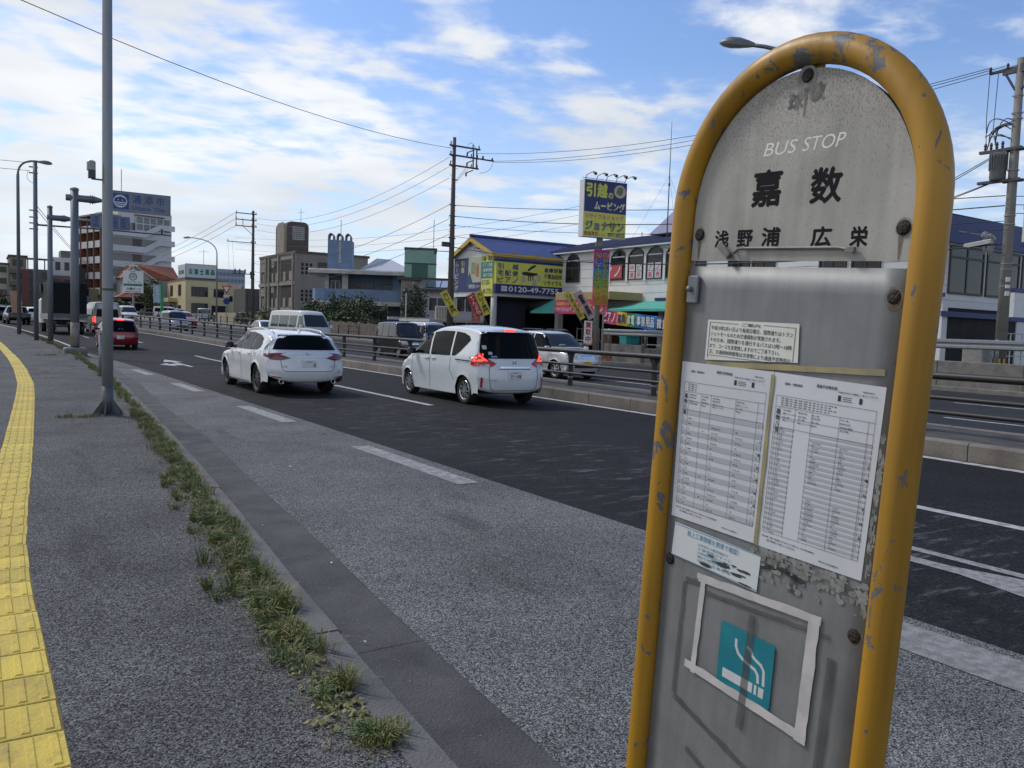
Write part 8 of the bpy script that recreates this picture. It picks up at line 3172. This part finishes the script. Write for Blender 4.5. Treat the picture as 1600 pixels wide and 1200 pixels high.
structure(mb, 'hills', mat('far_hill', (.10, .13, .15), .95, var=.3, scale=.02))

# ---------------------------------------------------------------- plants
M_LEAF = mat('leaf_dark', (.022, .042, .016), .6, col2=(.055, .085, .028), scale=1.4, lo=.4, hi=.65)
M_LEAF2 = mat('leaf_mid', (.035, .065, .02), .6, col2=(.075, .11, .035), scale=1.5, lo=.4, hi=.65)
for lab, X, Y, h, r, n, sd in (('dark bushy tree at the left of the hedge before the blue house', 27.6, 78, 3.0, 1.8, 2600, 1), ('tall dark tree in the middle of the hedge before the blue house', 28.2, 73.5, 3.7, 1.8, 3000, 2), ('broad dark shrub under the blue house balcony', 28.0, 70, 2.9, 1.8, 2800, 3),
                               ('dense dark tree at the right end of the hedge', 28.2, 66.9, 3.7, 1.7, 2800, 4)):
    tree('hedge_tree', lab, (X, Y, zr(Y) + .1), h, r, n, .13, M_LEAF if sd != 3 else M_LEAF2, sd, .6, 'tree', 'dark trees before the blue house')
for lab, X, Y, h, r, n, sd in (('low green shrub right of the bracketed pole', 27.6, 88, 2.0, 1.6, 1400, 11), ('low green shrub against the cream garden wall', 28.4, 97, 2.3, 1.7, 1400, 12), ('small shrub at the left foot of the bracketed pole', 27.3, 102, 1.8, 1.3, 900, 13)):
    tree('shrub', lab, (X, Y, zr(Y) + .1), h, r, n, .12, M_LEAF2, sd, .3, 'shrub', 'shrubs near the bracketed pole')
tree('round_tree', 'upright dark round tree between the green house and the grey bungalow', (29.9, 61.5, .4), 4.6, 1.05, 2600, .11, M_LEAF, 21, 1.6)
tree('garden_tree', 'dark tree filling the gap left of the cream office', (27.5, 172, 2), 6.5, 2.6, 1600, .3, M_LEAF2, 22, 1.5)
tree('low_bush', 'low dark bush under the tiled porch', (22.6, 172, 2), 3.2, 2.2, 900, .25, M_LEAF, 23, .4, 'shrub')
tree('far_bush', 'dark bush at the left edge below the far cream building', (4.0, 183, 2), 3.4, 2.6, 900, .25, M_LEAF, 24, .4, 'shrub')
tree('scrub_bush', 'dull bush behind the brown board fence beside the scooter', (27.6, 64, .5), 1.9, 1.2, 900, .10, mat('dry_leaf', (.06, .06, .04), .7), 25, .3, 'shrub')

# ---------------------------------------------------------------- parked vehicles and people across the road
D1 = hatch_like(4.2, 1.7, 1.6, .7, 3.4, .31)
D2 = van_like(4.3, 1.7, 1.85, .9, 3.5, .31, nose=.7, slope=.8)
for D, nm, lab, cat, X, Y, yaw, m in ((D2, 'parked_white_van', 'white people carrier parked before the cream office, nose to the road', 'car', 23.0, 138, 60, M_VANW), (D1, 'parked_white_car', 'white parked car just behind the green-posted sign', 'car', 25.2, 141, 65, M_PEARL),
                                      (hatch_like(4.5, 1.75, 1.4, .85, 3.5, .31), 'parked_black_car', 'low black parked car left of the white ones before the tiled porch', 'car', 22.2, 147, 75, M_CARBLK), (D1, 'parked_kei_car', 'black parked car with a white bonnet before the garden wall', 'car', 28.4, 111.5, 70, M_CARBLK),
                                      (D2, 'waiting_van', 'pale van waiting beyond the high-roof van on the far side', 'van', 15.2, 113, 4, M_VANW), (D2, 'far_pale_van', 'pale van glimpsed between the sign posts and the high-roof van', 'van', 10.6, 118, 6, M_SILV)):
    car(D, nm, lab, cat, (X, Y, zr(Y) + .05), PI + R(yaw if nm != 'x' else 0) * (1 if cat == 'car' else 1) - (R(0)), m, None, 0)
t = thing('kei_truck', 'small pale pickup truck parked behind the black post fence', 'truck', (27.6, 121.5, zr(121) + .05), R(150))
MB().cbox(-.72, .72, 2.2, 3.35, .5, 1.85, .10).build('cab', mat('kei_truck_paint', (.33, .36, .42), .4), t, angle=40)
MB().box(-.62, .62, 3.36, 3.375, 1.15, 1.72).build('windscreen', M_GLASSL, t)
for sd in (-1, 1):
    MB().box(sd * .735 - .012, sd * .735 + .012, 2.5, 3.2, 1.15, 1.7).build('window', M_GLASSL, t)
    MB().box(sd * .55 - .12, sd * .55 + .12, 3.36, 3.38, .75, .95).build('headlight', M_LENS, t)
    for yy in (.6, 2.8):
        wheel(t, sd * .62, yy, .27, .15, sd, M_ALLOYD, 5, 0, 0)
MB().box(-.72, .72, 0, 2.15, .60, .68).box(-.72, -.69, 0, 2.15, .68, .98).box(.69, .72, 0, 2.15, .68, .98).box(-.7, .7, 0, .03, .68, .98).build('cargo_bed', M_HARD, t)
MB().box(-.3, .3, .1, 3.2, .35, .6).build('chassis', M_UNDER, t)
t = thing('scooter', 'parked scooter with a white cowl at the end of the brown board fence', 'scooter', (26.0, 58.0, .35), R(-60))
for yy in (0, 1.2):
    MB().lathe([(.16, -.05), (.23, -.045), (.245, 0), (.23, .045), (.16, .05)], 14, Matrix.Translation((0, yy, .245)) @ Matrix.Rotation(R(90), 4, 'Y')).build('wheel', M_TYRE, t, smooth=True)
MB().prism([(-.2, .35), (.55, .35), (.75, .3), (1.05, .95), (.95, 1.0), (.65, .45), (.35, .75), (-.35, .72)], -.13, .13, frame((0, 0, 0), (0, 1, 0))).build('body', M_CARBLK, t)
MB().prism([(.85, .55), (1.12, .62), (1.02, 1.05), (.92, 1.02)], -.16, .16, frame((0, 0, 0), (0, 1, 0))).build('cowl', M_PEARL, t)
MB().cbox(-.13, .13, -.35, .45, .74, .82, .03).build('seat', M_TRIM, t)
MB().tube([(-.33, .88, 1.1), (0, .97, 1.05), (.33, .88, 1.1)], .015, 6).build('handlebar', M_HARD, t)
for s in (-1, 1):
    MB().cbox(-.07, .07, -.01, .01, -.04, .05, .008, Matrix.Translation((s * .3, .92, 1.32))).cyl((s * .3, .9, 1.1), (s * .3, .92, 1.3), .006, None, 4).build('mirror', M_TRIM, t)
person('person in a blue-grey top standing outside the brown shop fronts', (18.2, 199, 2.0), R(30), (.16, .20, .28), (.03, .03, .04), 1)
person('person in a dark red top standing outside the brown shop fronts', (19.4, 199.5, 2.0), R(-30), (.16, .05, .05), (.02, .02, .025), 2)
# traffic signs by the curved lamp
t = thing('stop_line_sign', 'red-edged triangular sign above a round blue sign before the cream office', 'road sign', (27.3, 111.5, 1.1), R(-8))
MB().cyl((0, 0, 0), (0, 0, 4.9), .045, None, 8).build('post', M_GALV, t)
tr = MB().prism([(-.62, 4.9), (.62, 4.9), (0, 3.85)], -.07, -.05).build('triangle_plate', mat('sign_red', (.40, .02, .02)), t)
MB().prism([(-.40, 4.78), (.40, 4.78), (0, 4.1)], -.08, -.071).build('triangle_face', M_LETW, tr)
MB().prism([(.42 * math.cos(6.283 * k / 20), 2.9 + .42 * math.sin(6.283 * k / 20)) for k in range(20)], -.07, -.05).build('round_plate', mat('sign_blue_deep', (.012, .03, .16), .5), t)
MB().box(-.4, .4, -.07, -.05, 3.5, 3.68).build('small_plate', M_LETW, t)
t = thing('no_entry_sign', 'small round red no-entry sign beside the tiled porch', 'road sign', (25.3, 152, 2.0))
MB().cyl((0, 0, 0), (0, 0, 3.3), .04, None, 8).build('post', M_GALV, t)
pl = MB().prism([(.36 * math.cos(6.283 * k / 20), 3.3 + .36 * math.sin(6.283 * k / 20)) for k in range(20)], -.07, -.05).build('plate', mat('sign_red', (.40, .02, .02)), t)
MB().box(-.26, .26, -.08, -.071, 3.24, 3.36).build('white_bar', M_LETW, pl)
